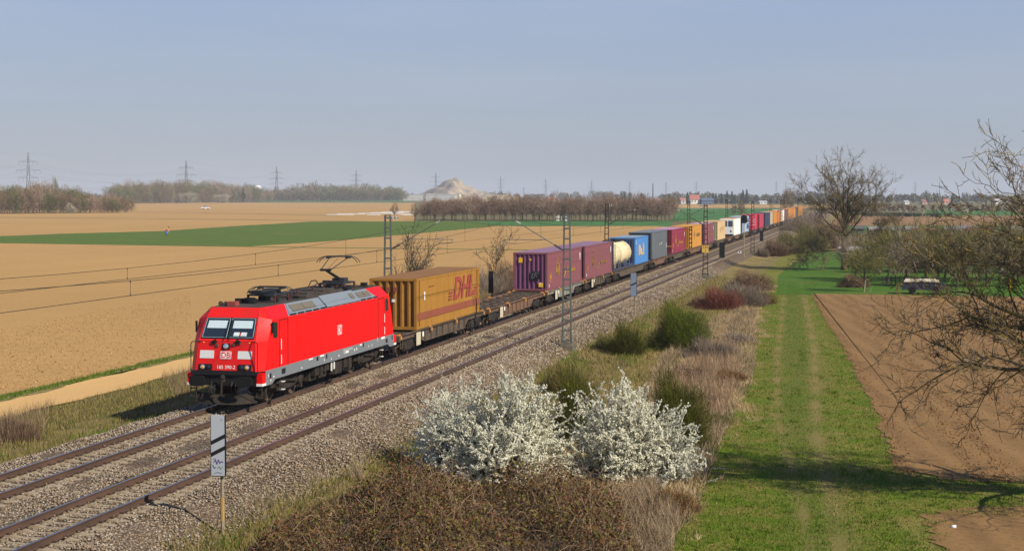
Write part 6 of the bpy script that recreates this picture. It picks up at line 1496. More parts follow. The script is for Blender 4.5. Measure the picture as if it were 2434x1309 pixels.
# left wood
K_b = tree_kind('wood', 140, 13, 4.6, 2300, 1.6, .11, MAT['w_brown'], .06, .22, 4); K_o = tree_kind('wood', 150, 12, 4.4, 2300, 1.5, .12, MAT['w_olive'], .04, .2, 3)
K_p = tree_kind('wood', 160, 12, 4.4, 2200, 1.4, .11, MAT['w_pink'], .05, .2, 2); K_w = tree_kind('wood', 170, 7, 3.6, 1800, 1.0, .13, MAT['w_white'], .03, .15, 2); K_d = tree_kind('conifer', 180, 11, 2.6, 1800, 1.0, .22, MAT['w_dark'], .05, .2, 2)
def wood(n, px0, px1, base, hfun, label, group, name, mix, depth, seed, dy=0):
    rg = np.random.RandomState(seed)
    for j in range(n):
        f = (j + rg.uniform(-.4, .4)) / n; px = px0 + (px1 - px0) * f; p = at(px, base(px)); dist = math.hypot(p[0], p[1]); d = rg.uniform(0, depth) * (0 if j % 3 == 0 else 1)
        p = p[:2] * (1 + d / dist); h = hfun(px) * rg.uniform(.8, 1.12); kk = mix[rg.randint(len(mix))]; h0 = kk[1]
        if j % 3 == 0: h *= .8
        plant_tree(kk[0], j, p[0], p[1], h / h0 * rg.uniform(.95, 1.25), label, group, name, h / h0)
def hl(px): return np.interp(px, [-60, 0, 60, 110, 150, 200, 230, 262, 300, 316], [11, 12, 15.0, 14.2, 12, 10.5, 9.5, 9.2, 7.5, 7])
wood(64, -70, 305, lambda px: 508 - .008 * px, hl, 'bare brown or olive tree of the wood at the left edge', 'trees of the left wood', 'woodland_tree', ((K_b, 13), (K_b, 13), (K_o, 12), (K_p, 12)), 55, 7)
p = at(312, 503); plant_tree(K_b, 2, p[0], p[1], .55, 'small spreading tree at the right end of the left wood', None, 'woodland_tree')
p = at(133, 505); plant_tree(K_o, 1, *(p[:2] * 1.05), .42, 'slim pale poplar tip rising above the left wood', None, 'poplar_tree', 1.5)
p = at(88, 505); plant_tree(K_d, 0, p[0], p[1], .8, 'dark ivy-covered tree low in the left wood', None, 'woodland_tree', .75)
for px, s in ((165, .7), (174, .45)): p = at(px, 507); plant_tree(K_w, px, p[0], p[1], s, 'white blossoming shrub at the edge of the left wood, ' + ('the larger one' if s > .6 else 'the smaller one'), None, 'blossoming_tree', cat='tree')
def h2(px): return np.interp(px, [250, 280, 330, 360, 440, 560, 600, 640, 660], [14, 20, 24, 23, 23.5, 23, 20, 14, 12])
wood(95, 255, 645, lambda px: 484 - .012 * (px - 300), h2, 'hazy grey olive tree of the second wood beyond the tan fields', 'trees of the second wood', 'woodland_tree', ((K_b, 13), (K_o, 12), (K_o, 12), (K_p, 12)), 120, 9)
for px, s in ((384, 1.3), (420, 1.9), (440, 1.7), (456, 1.9), (518, 1.5), (532, 1.6)):
    p = at(px, 482.5); plant_tree(K_w, px, p[0] * .995, p[1] * .995, s, 'white blossoming tree at the edge of the second wood, number %d from the left' % 0 if False else 'white blossoming tree in front of the second wood', 'white blossoming trees of the second wood', 'blossoming_tree')
p = at(578, 481.5); plant_tree(K_d, 1, p[0] * .995, p[1] * .995, 1.1, 'narrow dark conifer at the foot of the second wood', None, 'conifer', 1.35)
K_f = tree_kind('far', 190, 13, 6.0, 700, 2.6, .42, MAT['w_olive'], .03, .3, 3); K_fb = tree_kind('far', 195, 13, 6.0, 700, 2.6, .42, MAT['w_brown'], .03, .3, 3)
wood(60, 630, 960, lambda px: 478, lambda px: np.interp(px, [630, 680, 720, 800, 940, 960], [17, 19, 23, 24, 22, 20]), 'hazy tree of the thin distant tree belt', 'trees of the distant belt', 'distant_tree', ((K_f, 13), (K_fb, 13)), 160, 12)
# far tree line in one mass
def treeline(name, px0, px1, ntree, dist0, dist1, h0, h1, w, mat, seed, per=150):
    """a far wood that reads as one mass: many rough crowns side by side"""
    rg = np.random.RandomState(seed); px = rg.uniform(px0, px1, ntree); D = rg.uniform(dist0, dist1, ntree); h = h0 + (h1 - h0) * rg.beta(2, 2.5, ntree) * (.75 + .25 * np.sin(px * .021 + seed))
    dr = np.stack([_ray(a, 463.7) for a in px]); C = dr / np.linalg.norm(dr[:, :2], axis=1, keepdims=True) * D[:, None]; r = h * rg.uniform(.28, .5, ntree)
    u = unit(rg.normal(size=(ntree, per, 3))) * (rg.uniform(.2, 1, (ntree, per, 1)) ** .5); P = np.stack([C[:, None, 0] + u[..., 0] * r[:, None], C[:, None, 1] + u[..., 1] * r[:, None], GZ + h[:, None] * (.52 + .48 * u[..., 2])], -1).reshape(-1, 3)
    V, F = leaves(P, rg.uniform(.5, 1.3, len(P)) * w, rg, .5); o = link(name, np_mesh(name, V, F, mat)); o['kind'] = 'stuff'; return o
MAT['w_far'] = island('wood_far', [(0.075, 0.078, 0.053), (0.12, 0.12, 0.075), (0.18, 0.158, 0.105), (0.098, 0.112, 0.06)], .95, .02)
treeline('far_woods', 900, 1700, 130, 3000, 3500, 8, 20, 1.5, MAT['w_far'], 3)
treeline('far_woods', 1580, 2560, 230, 1850, 2300, 7, 16, 1.1, MAT['w_far'], 5)
treeline('far_woods', 1600, 2000, 90, 1730, 1850, 5, 11, 1.0, MAT['w_far'], 6)
treeline('far_woods', -100, 1000, 150, 3300, 3900, 8, 17, 1.6, MAT['w_far'], 8)
treeline('far_woods', 2020, 2600, 90, 900, 980, 2.5, 6.5, .50, MAT['w_brown'], 9)
treeline('blossom_hedge', 2040, 2300, 26, 830, 850, 2.0, 4.5, .34, MAT['w_white'], 4, 70)
treeline('garden_scrub', 1990, 2560, 120, 285, 420, .8, 2.6, .16, MAT['olive'], 31, 90)
treeline('garden_scrub', 1990, 2560, 90, 330, 400, .6, 2.0, .14, MAT['w_brown'], 32, 80)
treeline('lawn_scrub', 2010, 2600, 70, 196, 226, .7, 2.2, .10, MAT['olive'], 41, 110)
treeline('lawn_scrub', 2060, 2600, 60, 186, 214, .6, 1.8, .09, MAT['grey_twig'], 42, 110)
treeline('low_hedge', 2050, 2260, 90, 700, 712, 1.4, 2.2, .28, MAT['w_dark'], 2, 50)
# conifers by the village, each its own
K_c = []
for i in range(2):
    rg = np.random.RandomState(200 + i); n = 900; z = rg.uniform(.05, 1, n); a = rg.uniform(0, 6.28, n); r = (1 - z) ** .8 * rg.uniform(.4, 1, n) * 3.2; P = np.stack([np.cos(a) * r, np.sin(a) * r, z * 14], 1); V, F = leaves(P, rg.uniform(.4, .9, n), rg)
    t = MB(); t.tube((0, 0, 0), (0, 0, 13), .3, .05, 5); K_c.append((t.mesh('trunk', MAT['w_trunk']), np_mesh('crown', V, F, MAT['w_dark'])))
for j, (px, top) in enumerate(((1435, 458), (1485, 457), (1497, 460), (1525, 459), (1590, 461), (1634, 457), (1695, 460), (1702, 459), (1716, 462), (1728, 454), (1740, 455), (1747, 462), (1762, 459), (1766, 452), (1775, 451), (1655, 462), (1478, 461))):
    d = _ray(px, 463.7); d = d / np.linalg.norm(d[:2]) * 1720; h = (463.7 - top) / FPX * 1720 + 8.9; plant_tree(K_c, j, d[0], d[1], h / 14 * .9, 'dark bluish conifer of the loose row before the village', 'village conifers', 'conifer', h / 14)
# bare trees near the far track end
for j, (px, py, h, s) in enumerate(((1868, 508, 12, .6), (1762, 514, 7, .8), (1745, 512, 5.5, .7), (1880, 500, 13, .6))):
    p = at(px, py); plant_tree(K_b, j, p[0], p[1], s * h / 13, ('thin bare tree above the tail of the train', 'rounded leafless bush tree behind the white container', 'smaller leafless bush beside the rounded one', 'second thin bare tree above the train tail')[j], None, 'bare_tree', h / 13)
# orchard on the lawn at the right
K_lawn = tree_kind('lawn', 220, 5.4, 3.1, 2600, .9, .034, MAT['olive'], .28, .12, 3); K_lawn2 = tree_kind('lawn', 226, 4.8, 3.0, 2600, .9, .034, MAT['grey_twig'], .28, .12, 2)
for j, (px, py, s) in enumerate(((2033, 665, .95), (2054, 693, .78), (2110, 672, 1.0), (2155, 668, 1.05), (2200, 664, 1.1), (2245, 670, 1.0), (2290, 664, 1.1), (2330, 672, 1.0), (2375, 668, 1.1), (2420, 666, 1.1), (2130, 650, 1.0), (2215, 648, 1.0), (2305, 648, 1.0), (2395, 650, 1.05), (2085, 640, .9), (2175, 645, 1.0), (2260, 650, 1.0), (2350, 646, 1.0), (2180, 680, .9), (2230, 682, .95), (2275, 684, .95), (2345, 682, 1.0), (2410, 682, 1.0))):
    p = at(px, py); plant_tree(K_lawn if j % 3 else K_lawn2, j, p[0], p[1], s, ('slim dark-trunked tree just right of the largest tree', 'small leaning tree with pale trunk at the field corner')[j] if j < 2 else 'low bare fruit tree of the tangled orchard behind the trailer', None if j < 2 else 'fruit trees on the lawn', 'fruit_tree', z=GZ + .05)
m = MB(); m.tube((0, 0, 0), (.14, 0, 1.05), .08, .07, 7); o = m.build('pale_trunk', MAT['post']); o.location = at(2053, 694, GZ + .05); tag(o, 'pale whitewashed trunk leaning at the corner of the brown field', 'tree trunk')
b = at(2031, 682, GZ + .05); bush('brush_pile', b, 1.5, 1.0, 1.15, 5000, .6, .03, MAT['brown_twig'], 'heap of cut brown branches on the lawn in front of the slim tree', 'brush pile', np.random.RandomState(61), up=0, spread=1.2)
# farm trailer under the orchard trees
p = at(2195, 697, GZ + .07); t = thing('farm_trailer', tuple(p), 'dark box trailer with whitish cover parked on the lawn edge', 'trailer')
m = MB(); m.b6(-1.9, 1.9, -.9, .9, .35, .95); m.build('box', plain('trailer_dark', (.03, .032, .05), .6), t)
m = MB(); m.slab([(-1.75, -.95, 1.05), (1.4, -.95, 1.05), (1.2, .95, 1.22), (-1.55, .95, 1.22)], (0, 0, 1), .06); m.build('cover', MAT['tag_cream'], t)
m = MB()
for x in (-1.7, 1.3):
    for y in (-.8, .8): m.tube((x, y, .9), (x, y, 1.1), .03, n=4)
m.tube((1.9, 0, .5), (3.0, 0, .42), .05, n=5); m.build('frame', MAT['iron'], t)
for x in (-1.0, 1.0):
    for s in (-1, 1):
        w = MB(); w.lathe([(0, .32), (.16, .32), (.17, .15)], (x, s * .82, .32), (0, s, 0), 12); w.build('wheel', MAT['rubber'], t)
p0, p1 = at(2096, 680, GZ), at(2150, 679, GZ); t = thing('rail_fence', tuple(p0), 'low dark rail fence left of the trailer', 'fence'); dx = p1 - p0
for k in range(6): m = MB(); q = dx * k / 5; m.b6(q[0] - .05, q[0] + .05, q[1] - .05, q[1] + .05, -.1, 1.0); m.build('post', MAT['bark'], t)
for z in (.35, .8): m = MB(); m.tube((0, 0, z), (dx[0], dx[1], z), .05, n=4); m.build('rail', MAT['bark'], t)
p = at(2400, 692, GZ); t = thing('yellow_post', tuple(p), 'yellow post behind the branches of the nearest tree', 'post'); m = MB(); m.tube((0, 0, -.1), (0, 0, 1.25), .09, n=8); m.build('post', plain('post_yellow', (.62, .33, .02), .5), t); m = MB(); m.lathe([(0, .11), (.06, .06)], (0, 0, 1.25), (0, 0, 1), 8); m.build('cap', MAT['off'], t)
# foil rows over vegetable beds, and pale foil far left
MAT['foil'] = plain('white_foil', (.46, .45, .43), .6, .3, var=.45, scale=.25)
for j, (px0, px1, py) in enumerate(((2050, 2140, 605), (1990, 2330, 594), (2330, 2434, 597), (2180, 2434, 604.5))):
    for k in range(2):
        a, b_ = at(px0, py - k * 1.1), at(px1, py - k * 1.1); m = MB(); d = (b_ - a); L_ = np.linalg.norm(d[:2]); m.lathe([(0, .3), (.2, .5), (L_ - .2, .5), (L_, .3)], (0, 0, .0), (d[0], d[1], 0), 8); o = m.build('foil_tunnel', MAT['foil']); o.location = (a[0], a[1], GZ); tag(o, 'long white foil strip over a vegetable bed behind the orchard', 'foil tunnel', 'foil rows behind the orchard')
rg = np.random.RandomState(19); j = 0
for px0, px1, py in ((775, 842, 510.5), (800, 868, 509), (850, 935, 507.5), (880, 960, 506), (905, 985, 504.6), (925, 985, 503.3), (870, 905, 511), (930, 978, 509.4), (955, 985, 511.5)):
    a, b_ = at(px0, py), at(px1, py); d = b_ - a; L_ = np.linalg.norm(d[:2]); m = MB(); m.lathe([(0, .2), (.6, .42), (L_ - .6, .42), (L_, .2)], (0, 0, -.12), (d[0], d[1], 0), 8); o = m.build('foil_tunnel', MAT['foil']); o.location = (a[0], a[1], GZ); j += 1
    tag(o, 'low strip of whitish foil on the tan field before the orchard end', 'foil tunnel', 'foil strips on the far field')
# allotment sheds
rg = np.random.RandomState(77); cols = [((.42, .40, .36), (.22, .23, .24), 'grey'), ((.30, .17, .10), (.25, .10, .07), 'brown'), ((.55, .54, .5), (.30, .28, .27), 'pale'), ((.16, .2, .16), (.12, .12, .12), 'green'), ((.5, .34, .2), (.3, .15, .1), 'ochre')]
def house(x, y, w, d, h, rh, wc, rc, label, name, cat, rz=0.0, group=None, win=True, hip=False):
    t = thing(name, (x, y, GZ), label, cat, group, rz); m = MB(); m.b6(-w / 2, w / 2, -d / 2, d / 2, -.2, h)
    for s in (-1, 1): m.poly([(s * w / 2, -d / 2, h), (s * w / 2, d / 2, h), (s * w / 2, 0, h + rh)])
    m.build('wall', plain('wall_paint', wc, .8, .1, var=.1), t); r = MB(); o = .25 + w * .02
    for s in (-1, 1): r.slab([(-w / 2 - o, s * (d / 2 + o), h - rh * o / (d / 2)), (w / 2 + o, s * (d / 2 + o), h - rh * o / (d / 2)), (w / 2 + o, 0, h + rh), (-w / 2 - o, 0, h + rh)], (0, 0, 1), .14)
    ro = r.build('roof', plain('roof_tile', rc, .85, .1, var=.2), t)
    if win:
        for k in range(max(1, int(w / 3))):
            x0 = -w / 2 + (k + .5) * w / max(1, int(w / 3)); q = MB(); q.b6(x0 - .45, x0 + .45, -d / 2 - .03, -d / 2 + .02, h * .35, h * .75); q.build('window', MAT['dark'], t)
        q = MB(); q.b6(w * .2, w * .2 + .5, -.25, .25, h + rh * .3, h + rh + .6); q.build('chimney', MAT['iron'], ro)
    return t
j = 0
for px, py, w, ci in ((1985, 560, 6, 1), (2040, 558, 4, 3), (2075, 561, 3, 2), (2105, 559, 4, 0), (2130, 562, 3, 2), (2165, 560, 4, 2), (2180, 566, 3, 1), (2205, 563, 4, 4), (2228, 566, 3, 4), (2262, 561, 5, 0), (2290, 558, 6, 0), (2315, 563, 5, 1), (2345, 561, 4, 1), (2410, 560, 5, 2)):
    wc, rc, nm = cols[ci]; p = at(px, py); j += 1
    house(p[0], p[1], w * .55, 1.9, 1.45, .5, dk(wc, .6), dk(rc, .8), '%s allotment shed among bare bushes, %s' % (nm, ('by the largest tree trunk', 'right of the largest tree', 'small and low, third in the row', 'fourth in the row', 'small one before the green strip', 'beside the green strip', 'with dark roof before the green strip', 'sandy one in the middle of the row', 'lower sandy one beside it', 'below the grey sheds', 'broadest of the sheds', 'dark one right of the broadest', 'left of the blue tank', 'rightmost behind the branches')[j - 1]), 'garden_shed', 'shed', rg.uniform(-.4, .4), 'allotment sheds', win=False)
p = at(2367, 556); m = MB(); m.b6(-.75, .75, -.5, .5, 0, 1.15); m.lathe([(0, .3), (.12, .28)], (0, 0, 1.15), (0, 0, 1), 10); o = m.build('water_tank', plain('tank_blue', (.03, .16, .48), .5)); o.location = p; tag(o, 'bright blue water tank in the allotments', 'tank')
# village houses on the skyline
for px, py, w, h, rh, wc, rc, lab in ((1650, 473, 26, 9, 9, (.62, .58, .52), (.33, .12, .09), 'big whitish house with red roof on the skyline'), (1622, 470, 14, 7, 5, (.5, .44, .4), (.33, .15, .11), 'smaller red-roofed house left of the big whitish one'), (1680, 474, 34, 7, 4, (.10, .13, .2), (.08, .11, .18), 'long bluish dark building on the skyline'), (1310, 466, 22, 8, 5, (.55, .5, .45), (.38, .16, .11), 'red-roofed house above the orchard crowns'), (1290, 467, 10, 6, 4, (.6, .56, .5), (.36, .18, .13), 'small pale house left of the red-roofed one above the orchard'), (1560, 466, 18, 6, 5, (.5, .42, .38), (.3, .15, .12), 'reddish farm house left of the conifers'), (2153, 476, 12, 4, 3, (.7, .69, .66), (.4, .38, .36), 'white house right of the largest tree crown'), (2195, 474, 14, 5, 4, (.42, .25, .2), (.25, .12, .1), 'dark red house on the skyline right of the white one'), (2247, 475, 14, 5, 5, (.5, .33, .25), (.42, .15, .09), 'orange-roofed house behind the thin branches'), (2370, 475, 16, 6, 4, (.74, .73, .7), (.45, .4, .36), 'white house behind the nearest tree'), (1812, 470, 20, 4, 2, (.62, .6, .58), (.5, .5, .5), 'low pale shed far behind the train tail')):
    d = _ray(px, 463.7); d = d / np.linalg.norm(d[:2]) * 1650; house(d[0], d[1], w * .36, 7, h * .55, rh * .45, wc, rc, lab, 'village_house', 'house', YAW + .2)
# ------------------------------------------------------------------ quarry heap and works
def far(px, D): d = _ray(px, 463.7); d = d / np.linalg.norm(d[:2]) * D; return d
pk = far(1079, 2900); rg = np.random.RandomState(8)
nx = 70; xs_ = np.linspace(-95, 100, nx) * 1.3; ys_ = np.linspace(-60, 60, 40); X, Y = np.meshgrid(xs_, ys_)
prof = np.interp(X / 1.3, [-95, -60, -38, -16, -4, 3, 13, 28, 50, 80, 100], [0, 4, 13, 28, 38, 38, 29, 18, 9, 3, 0]); Z = prof * np.clip(1 - (np.abs(Y) / 60) ** 1.3, 0, 1) + np.clip(prof, 0, 3) * (rg.rand(*X.shape) - .5) * .9 + 2.2 * np.sin(X * .25 + Y * .2) * (prof > 3)
nx_, ny_ = len(xs_), len(ys_); a = (np.arange(ny_ - 1)[:, None] * nx_ + np.arange(nx_ - 1)[None]).ravel(); V = np.stack([X, Y, np.maximum(Z, -.5)], -1).reshape(-1, 3)
k = NT('spoil'); n = k.noise(k.coord('Object', (1, 1, .35)), .07, 5, .65); MAT['spoil'] = k.fin(k.ramp(n, [(.38, (.12, .105, .09)), (.50, (.27, .225, .165)), (.66, (.42, .33, .225))]), .95, .05)
o = link('spoil_heap', np_mesh('spoil_heap', V, np.stack([a, a + 1, a + nx_ + 1, a + nx_], 1), MAT['spoil'])); o.location = (pk[0], pk[1], GZ); o.rotation_euler = (0, 0, YAW); o['kind'] = 'structure'
def hall(px0, px1, D, h, label, wc, curved=False):
    a, b_ = far(px0, D), far(px1, D); w = np.linalg.norm((b_ - a)[:2]); c = (a + b_) / 2; t = thing('industrial_hall', (c[0], c[1], GZ), label, 'industrial building', None, math.atan2(b_[1] - a[1], b_[0] - a[0])); m = MB(); m.b6(-w / 2, w / 2, 0, 25, 0, h); m.build('wall', plain('hall_wall', wc, .7, .2, var=.06), t)
    r = MB()
    if curved: r.slab([(w / 2 * x, -.5, h + (w * .055) * (1 - x * x)) for x in np.linspace(-1, 1, 17)] + [(-w / 2, -.5, h - .2)], (0, 1, 0), 26)
    else: r.b6(-w / 2 - .5, w / 2 + .5, -.5, 25.5, h, h + .7)
    r.build('roof', plain('hall_roof', (.60, .50, .32) if curved else (.5, .5, .5), .7, .2), t)
    n = max(3, int(w / 9))
    for q in range(n): s = MB(); x = -w / 2 + (q + .5) * w / n; s.b6(x - 1.6, x + 1.6, -.12, .05, h * .15, h * .55); s.build('gate', plain('gate_grey', dk(wc, .8), .7), t)
hall(942, 1005, 2600, 9.5, 'long whitish works hall left of the spoil heap', (.40, .40, .38)); hall(1012, 1082, 2600, 9.5, 'second whitish works hall at the foot of the spoil heap', (.38, .38, .365)); hall(1146, 1231, 2300, 6.5, 'wide pale hall with low curved sandy roof right of the spoil heap', (.60, .53, .38), True)
c = far(1093, 2560); m = MB(); m.lathe([(0, 3), (6, 3), (11, .5)], (0, 0, 0), (0, 0, 1), 14); m.b6(-4, 9, -2, 2, 0, 7); o = m.build('sand_silo', MAT['cream']); o.location = (c[0], c[1], GZ); tag(o, 'small tan silo building right below the spoil heap', 'silo')
c = far(611, 3200); t = thing('tower_block', (c[0], c[1], GZ), 'white block-like building peeping over the second wood', 'building', None, YAW + .5); m = MB(); m.b6(-7, 7, -7, 7, 0, 24); m.b6(-5, 5, -5, 5, 24, 27); m.build('wall', plain('tower_white', (.75, .75, .72), .7), t); m = MB(); 
for z in range(8): m.b6(-5, 5, -7.06, -6.95, 3 + z * 2.6, 4 + z * 2.6)
m.build('window_band', MAT['dark'], t); hall(622, 655, 3200, 17, 'pale flat works building beside the white tower block', (.68, .68, .68))
# ------------------------------------------------------------------ pylons and their lines
MAT['pylon'] = plain('pylon_grey', (.12, .145, .165), .7, .2)
def pylon_mesh(H=55.0):
    m = MB(); P = [(0, 3.6), (14, 2.4), (27, 1.5), (42, 1.0), (50, .7), (H, .12)]; b = .26
    lv = []
    for z, w in P: lv.append([(w * sx, w * sy, z) for sx, sy in ((-1, -1), (1, -1), (1, 1), (-1, 1))])
    for A, B in zip(lv[:-1], lv[1:]):
        for q in range(4):
            m.tube(A[q], B[q], b, b * .9, 4); m.tube(A[q], B[(q + 1) % 4], b * .6, n=3); m.tube(A[(q + 1) % 4], B[q], b * .6, n=3); m.tube(B[q], B[(q + 1) % 4], b * .6, n=3)
    arms = MB(); ins = MB()
    for z, w in ((27.5, 10.0), (35.5, 12.5), (45, 9.5)):
        for s in (-1, 1):
            for sy in (-.7, .7): arms.tube((s * .9, sy, z), (s * w, 0, z + .2), .15, n=4); arms.tube((s * .9, sy, z + 1.8), (s * w, 0, z + .2), .13, n=4)
            for f in (.45, .72): arms.tube((s * w * f, -.4, z + .1), (s * w * f, .3, z + 1.1 * (1.3 - f)), .10, n=3)
            for f in (.55, 1.0): ins.tube((s * w * f, 0, z + .1), (s * w * f, 0, z - 3.0), .16, n=5)
    return m.mesh('lattice_tower', MAT['pylon']), arms.mesh('cross_arm', MAT['pylon']), ins.mesh('insulator', MAT['pylon'])
PYM = pylon_mesh(); py_ = []
pts = ((68, 367), (443, 383), (658, 397), (847, 405), (1036, 410), (1190, 418.5), (1297, 424), (1406, 428), (1497, 431.5), (1583, 434.5), (1655, 441), (1845, 441), (1868, 439), (2175, 436))
for i, (px, top) in enumerate(pts):
    D = min(46.1 * FPX / (463.7 - top), 5600); p = far(px, D); h = 55 * 1.0
    lab = 'tall grey power pylon ' + ('above the left wood', 'above the second wood', 'beside the white tower block', 'above the distant tree belt', 'left of the spoil heap', 'right of the spoil heap', 'above the red-roofed house', 'faint, above the orchard middle', 'faint, above the right half of the orchard', 'faint, above the right end of the orchard', 'faint, behind the big whitish house', 'faint thin one above the tail of the train', 'faint second one above the tail of the train', 'faint one right of the largest tree crown')[i]
    t = thing('power_pylon', (p[0], p[1], GZ), lab, 'power pylon', 'power pylons across the plain', YAW + .35)
    for nm, me in zip(('lattice_tower', 'cross_arm', 'insulator'), PYM): link(nm, me, t)
    if i < 11: py_.append(p)
a0 = far(-380, 1330); py_ = [a0] + py_
for i, (a, b_) in enumerate(zip(py_[:-2], py_[1:-1])):
    if i > 4: break
    m = MB(); d = b_ - a; c_, s_ = math.cos(YAW + .35), math.sin(YAW + .35)
    for z, w in ((24.5, 10.0), (32.5, 12.5), (42, 9.5)):
        for off in (-w, w):
            pt = []
            for q in range(13):
                f = q / 12; x = a[0] + d[0] * f + c_ * off; y = a[1] + d[1] * f + s_ * off; pt.append((x, y, GZ + z - 9.0 * (1 - (2 * f - 1) ** 2)))
            m.path(pt, .07, 3)
    m.path([(a[0] + d[0] * f, a[1] + d[1] * f, GZ + 54.5 - 6 * (1 - (2 * f - 1) ** 2)) for f in np.linspace(0, 1, 11)], .06, 3)
    o = m.build('power_line', MAT['pylon']); tag(o, 'faint bundle of power wires between ' + ('the left frame edge and the first pylon', 'the first and the second pylon', 'the second and the third pylon', 'the third and the fourth pylon', 'the fourth pylon and the one at the spoil heap')[i], 'power line')
p = far(2233, 1500); t = thing('radio_mast', (p[0], p[1], GZ), 'thin dark pole rising alone above the village at the right', 'pole'); m = MB(); m.tube((0, 0, 0), (0, 0, 22), .22, .14, 6); m.build('pole', MAT['pylon'], t); m = MB(); m.b6(-.25, .25, -.2, .2, 15, 17); m.build('antenna', MAT['pylon'], t)
p = far(1552, 1700); t = thing('chimney_pole', (p[0], p[1], GZ), 'thin chimney left of the conifers above the orchard', 'chimney'); m = MB(); m.lathe([(0, .8), (20, .5), (20.5, .6)], (0, 0, 0), (0, 0, 1), 10); m.build('shaft', MAT['pylon'], t)
p = far(1245, 2200); t = thing('thin_pole', (p[0], p[1], GZ), 'thin dark pole right of the curved hall', 'pole'); m = MB(); m.tube((0, 0, 0), (0, 0, 19), .35, .25, 6); m.b6(-1, 1, -.2, .2, 17, 17.4); m.build('pole', MAT['pylon'], t)

# ------------------------------------------------------------------ white car and crouching person on the plain
p = at(489, 497.2); t = thing('parked_car', (p[0], p[1], GZ), 'white estate car standing far out on the tan field', 'car', None, YAW - .05); t.scale = (1.2, 1.2, 1.35)
m = MB(); pr = [(-2.1, .32), (2.1, .32), (2.15, .62), (1.95, .80), (.95, .92), (.35, 1.42), (-1.35, 1.46), (-1.95, 1.0), (-2.15, .85)]
m.slab([(x, -.85, z) for x, z in pr], (0, 1, 0), 1.7); m.build('body', plain('car_white', (.80, .80, .80), .35, .5, var=.03), t)
for s in (-1, 1):
    w = MB(); w.slab([(.75, s * .852, .95), (.28, s * .852, 1.34), (-1.25, s * .852, 1.38), (-1.7, s * .852, 1.0)], (0, s, 0), .01); w.build('side_window', MAT['dark'], t)
    for x in (-1.3, 1.3): w = MB(); w.lathe([(0, .32), (.14, .32), (.16, .2)], (x, s * .74, .32), (0, s, 0), 12); w.build('wheel', MAT['rubber'], t)
    w = MB(); w.b6(2.08, 2.17, s * .72 - .15, s * .72 + .15, .58, .74); w.build('headlight', MAT['chrome'], t)
w = MB(); w.slab([(.98, -.72, .93), (.98, .72, .93), (.42, .62, 1.40), (.42, -.62, 1.40)], (.6, 0, .7), .012); w.build('windscreen', MAT['dark'], t)
rl = MB(); rl.b6(-1.2, .2, -.6, -.55, 1.46, 1.52); rl.b6(-1.2, .2, .55, .6, 1.46, 1.52); rl.b6(-.6, -.3, -.5, .5, 1.5, 1.62); rl.build('roof_rack', MAT['black'], t)
p = at(396, 559.5); t = thing('person', (p[0], p[1], GZ), 'person in orange top and blue trousers bending down in the green field', 'person', None, YAW); t.scale = (1.3, 1.3, 1.38)
def skinned(name, verts, edges, radii, mat, parent, root=0):
    me = bpy.data.meshes.new(name); me.from_pydata(verts, edges, []); o = link(name, me, parent); o.modifiers.new('skin', 'SKIN'); o.modifiers.new('sub', 'SUBSURF').levels = 1; o.modifiers['sub'].render_levels = 1
    for i, r in enumerate(radii): me.skin_vertices[0].data[i].radius = (r, r); me.skin_vertices[0].data[i].use_root = (i == root)
    dg = bpy.context.evaluated_depsgraph_get(); m2 = bpy.data.meshes.new_from_object(o.evaluated_get(dg)); bpy.data.objects.remove(o); m2.materials.clear(); m2.materials.append(mat); m2.polygons.foreach_set('use_smooth', [True] * len(m2.polygons)); return link(name, m2, parent)
SKIN = plain('skin', (.42, .24, .17), .6)
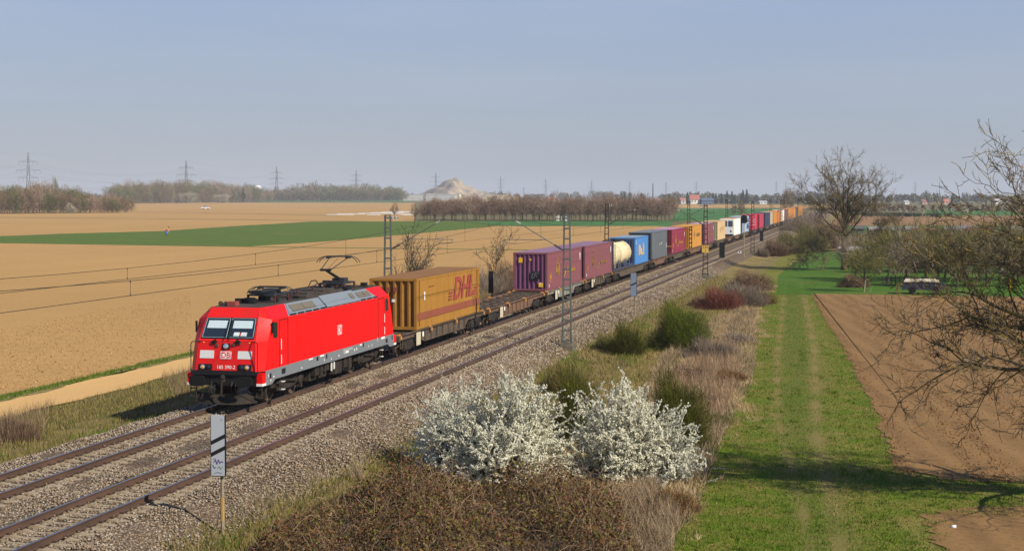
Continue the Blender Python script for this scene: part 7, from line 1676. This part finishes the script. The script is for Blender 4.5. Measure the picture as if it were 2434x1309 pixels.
B = [(-.12, 0, .62), (-.02, 0, .82), (.14, 0, 1.02), (.24, 0, 1.12), (.32, 0, 1.20), (.38, 0, 1.30), (.15, .19, 1.02), (.26, .24, .80), (.40, .18, .60), (.46, .15, .53), (.15, -.19, 1.02), (.28, -.24, .80), (.42, -.16, .60), (.48, -.13, .53), (-.10, .11, .58), (.16, .15, .40), (-.04, .15, .08), (.10, .16, .04), (-.10, -.11, .58), (.14, -.15, .38), (-.08, -.15, .08), (.06, -.16, .04)]
E_ = [(0, 1), (1, 2), (2, 3), (3, 4), (4, 5), (2, 6), (6, 7), (7, 8), (8, 9), (2, 10), (10, 11), (11, 12), (12, 13), (0, 14), (14, 15), (15, 16), (16, 17), (0, 18), (18, 19), (19, 20), (20, 21)]
skinned('body', B, E_, [.13, .13, .15, .07, .06, .10, .07, .055, .04, .035, .07, .055, .04, .035, .10, .08, .055, .05, .10, .08, .055, .05], SKIN, t)
skinned('orange_top', B[0:3] + [B[6], B[7], B[10], B[11]] + [(.20, 0, 1.09)], [(0, 1), (1, 2), (2, 3), (3, 4), (2, 5), (5, 6), (2, 7)], [.17, .18, .19, .10, .08, .10, .08, .11], plain('orange_cloth', (.80, .18, .03), .8), t)
skinned('blue_trousers', [B[0], B[14], B[15], (-.03, .15, .14), B[18], B[19], (-.07, -.15, .14)], [(0, 1), (1, 2), (2, 3), (0, 4), (4, 5), (5, 6)], [.16, .13, .11, .085, .13, .11, .085], plain('blue_cloth', (.06, .17, .50), .8), t)
h = MB(); h.lathe([(-.12, .02), (-.09, .08), (-.02, .11), (.05, .10), (.10, .03)], (.36, 0, 1.33), (.3, 0, 1), 10); h.build('hair', plain('hair', (.10, .055, .03), .8), t)
sh = MB(); sh.b6(-.12, .14, .10, .20, -.0, .09); sh.b6(-.16, .10, -.20, -.10, 0, .09); sh.build('shoe', MAT['black'], t)

# ------------------------------------------------------------------ haze over the plain
def haze():
    m = MB(); m.b6(-6100, 6100, -70, 8100, GZ - 1.1, 62)
    mt = bpy.data.materials.new('haze'); mt.use_nodes = True; nt = mt.node_tree; nt.nodes.clear(); o = nt.nodes.new('ShaderNodeOutputMaterial'); v = nt.nodes.new('ShaderNodeVolumePrincipled')
    v.inputs['Color'].default_value = (.74, .80, .95, 1); v.inputs['Density'].default_value = .00012; v.inputs['Anisotropy'].default_value = .0; nt.links.new(v.outputs[0], o.inputs['Volume'])
    h = m.build('haze', mt); h['kind'] = 'stuff'
haze()
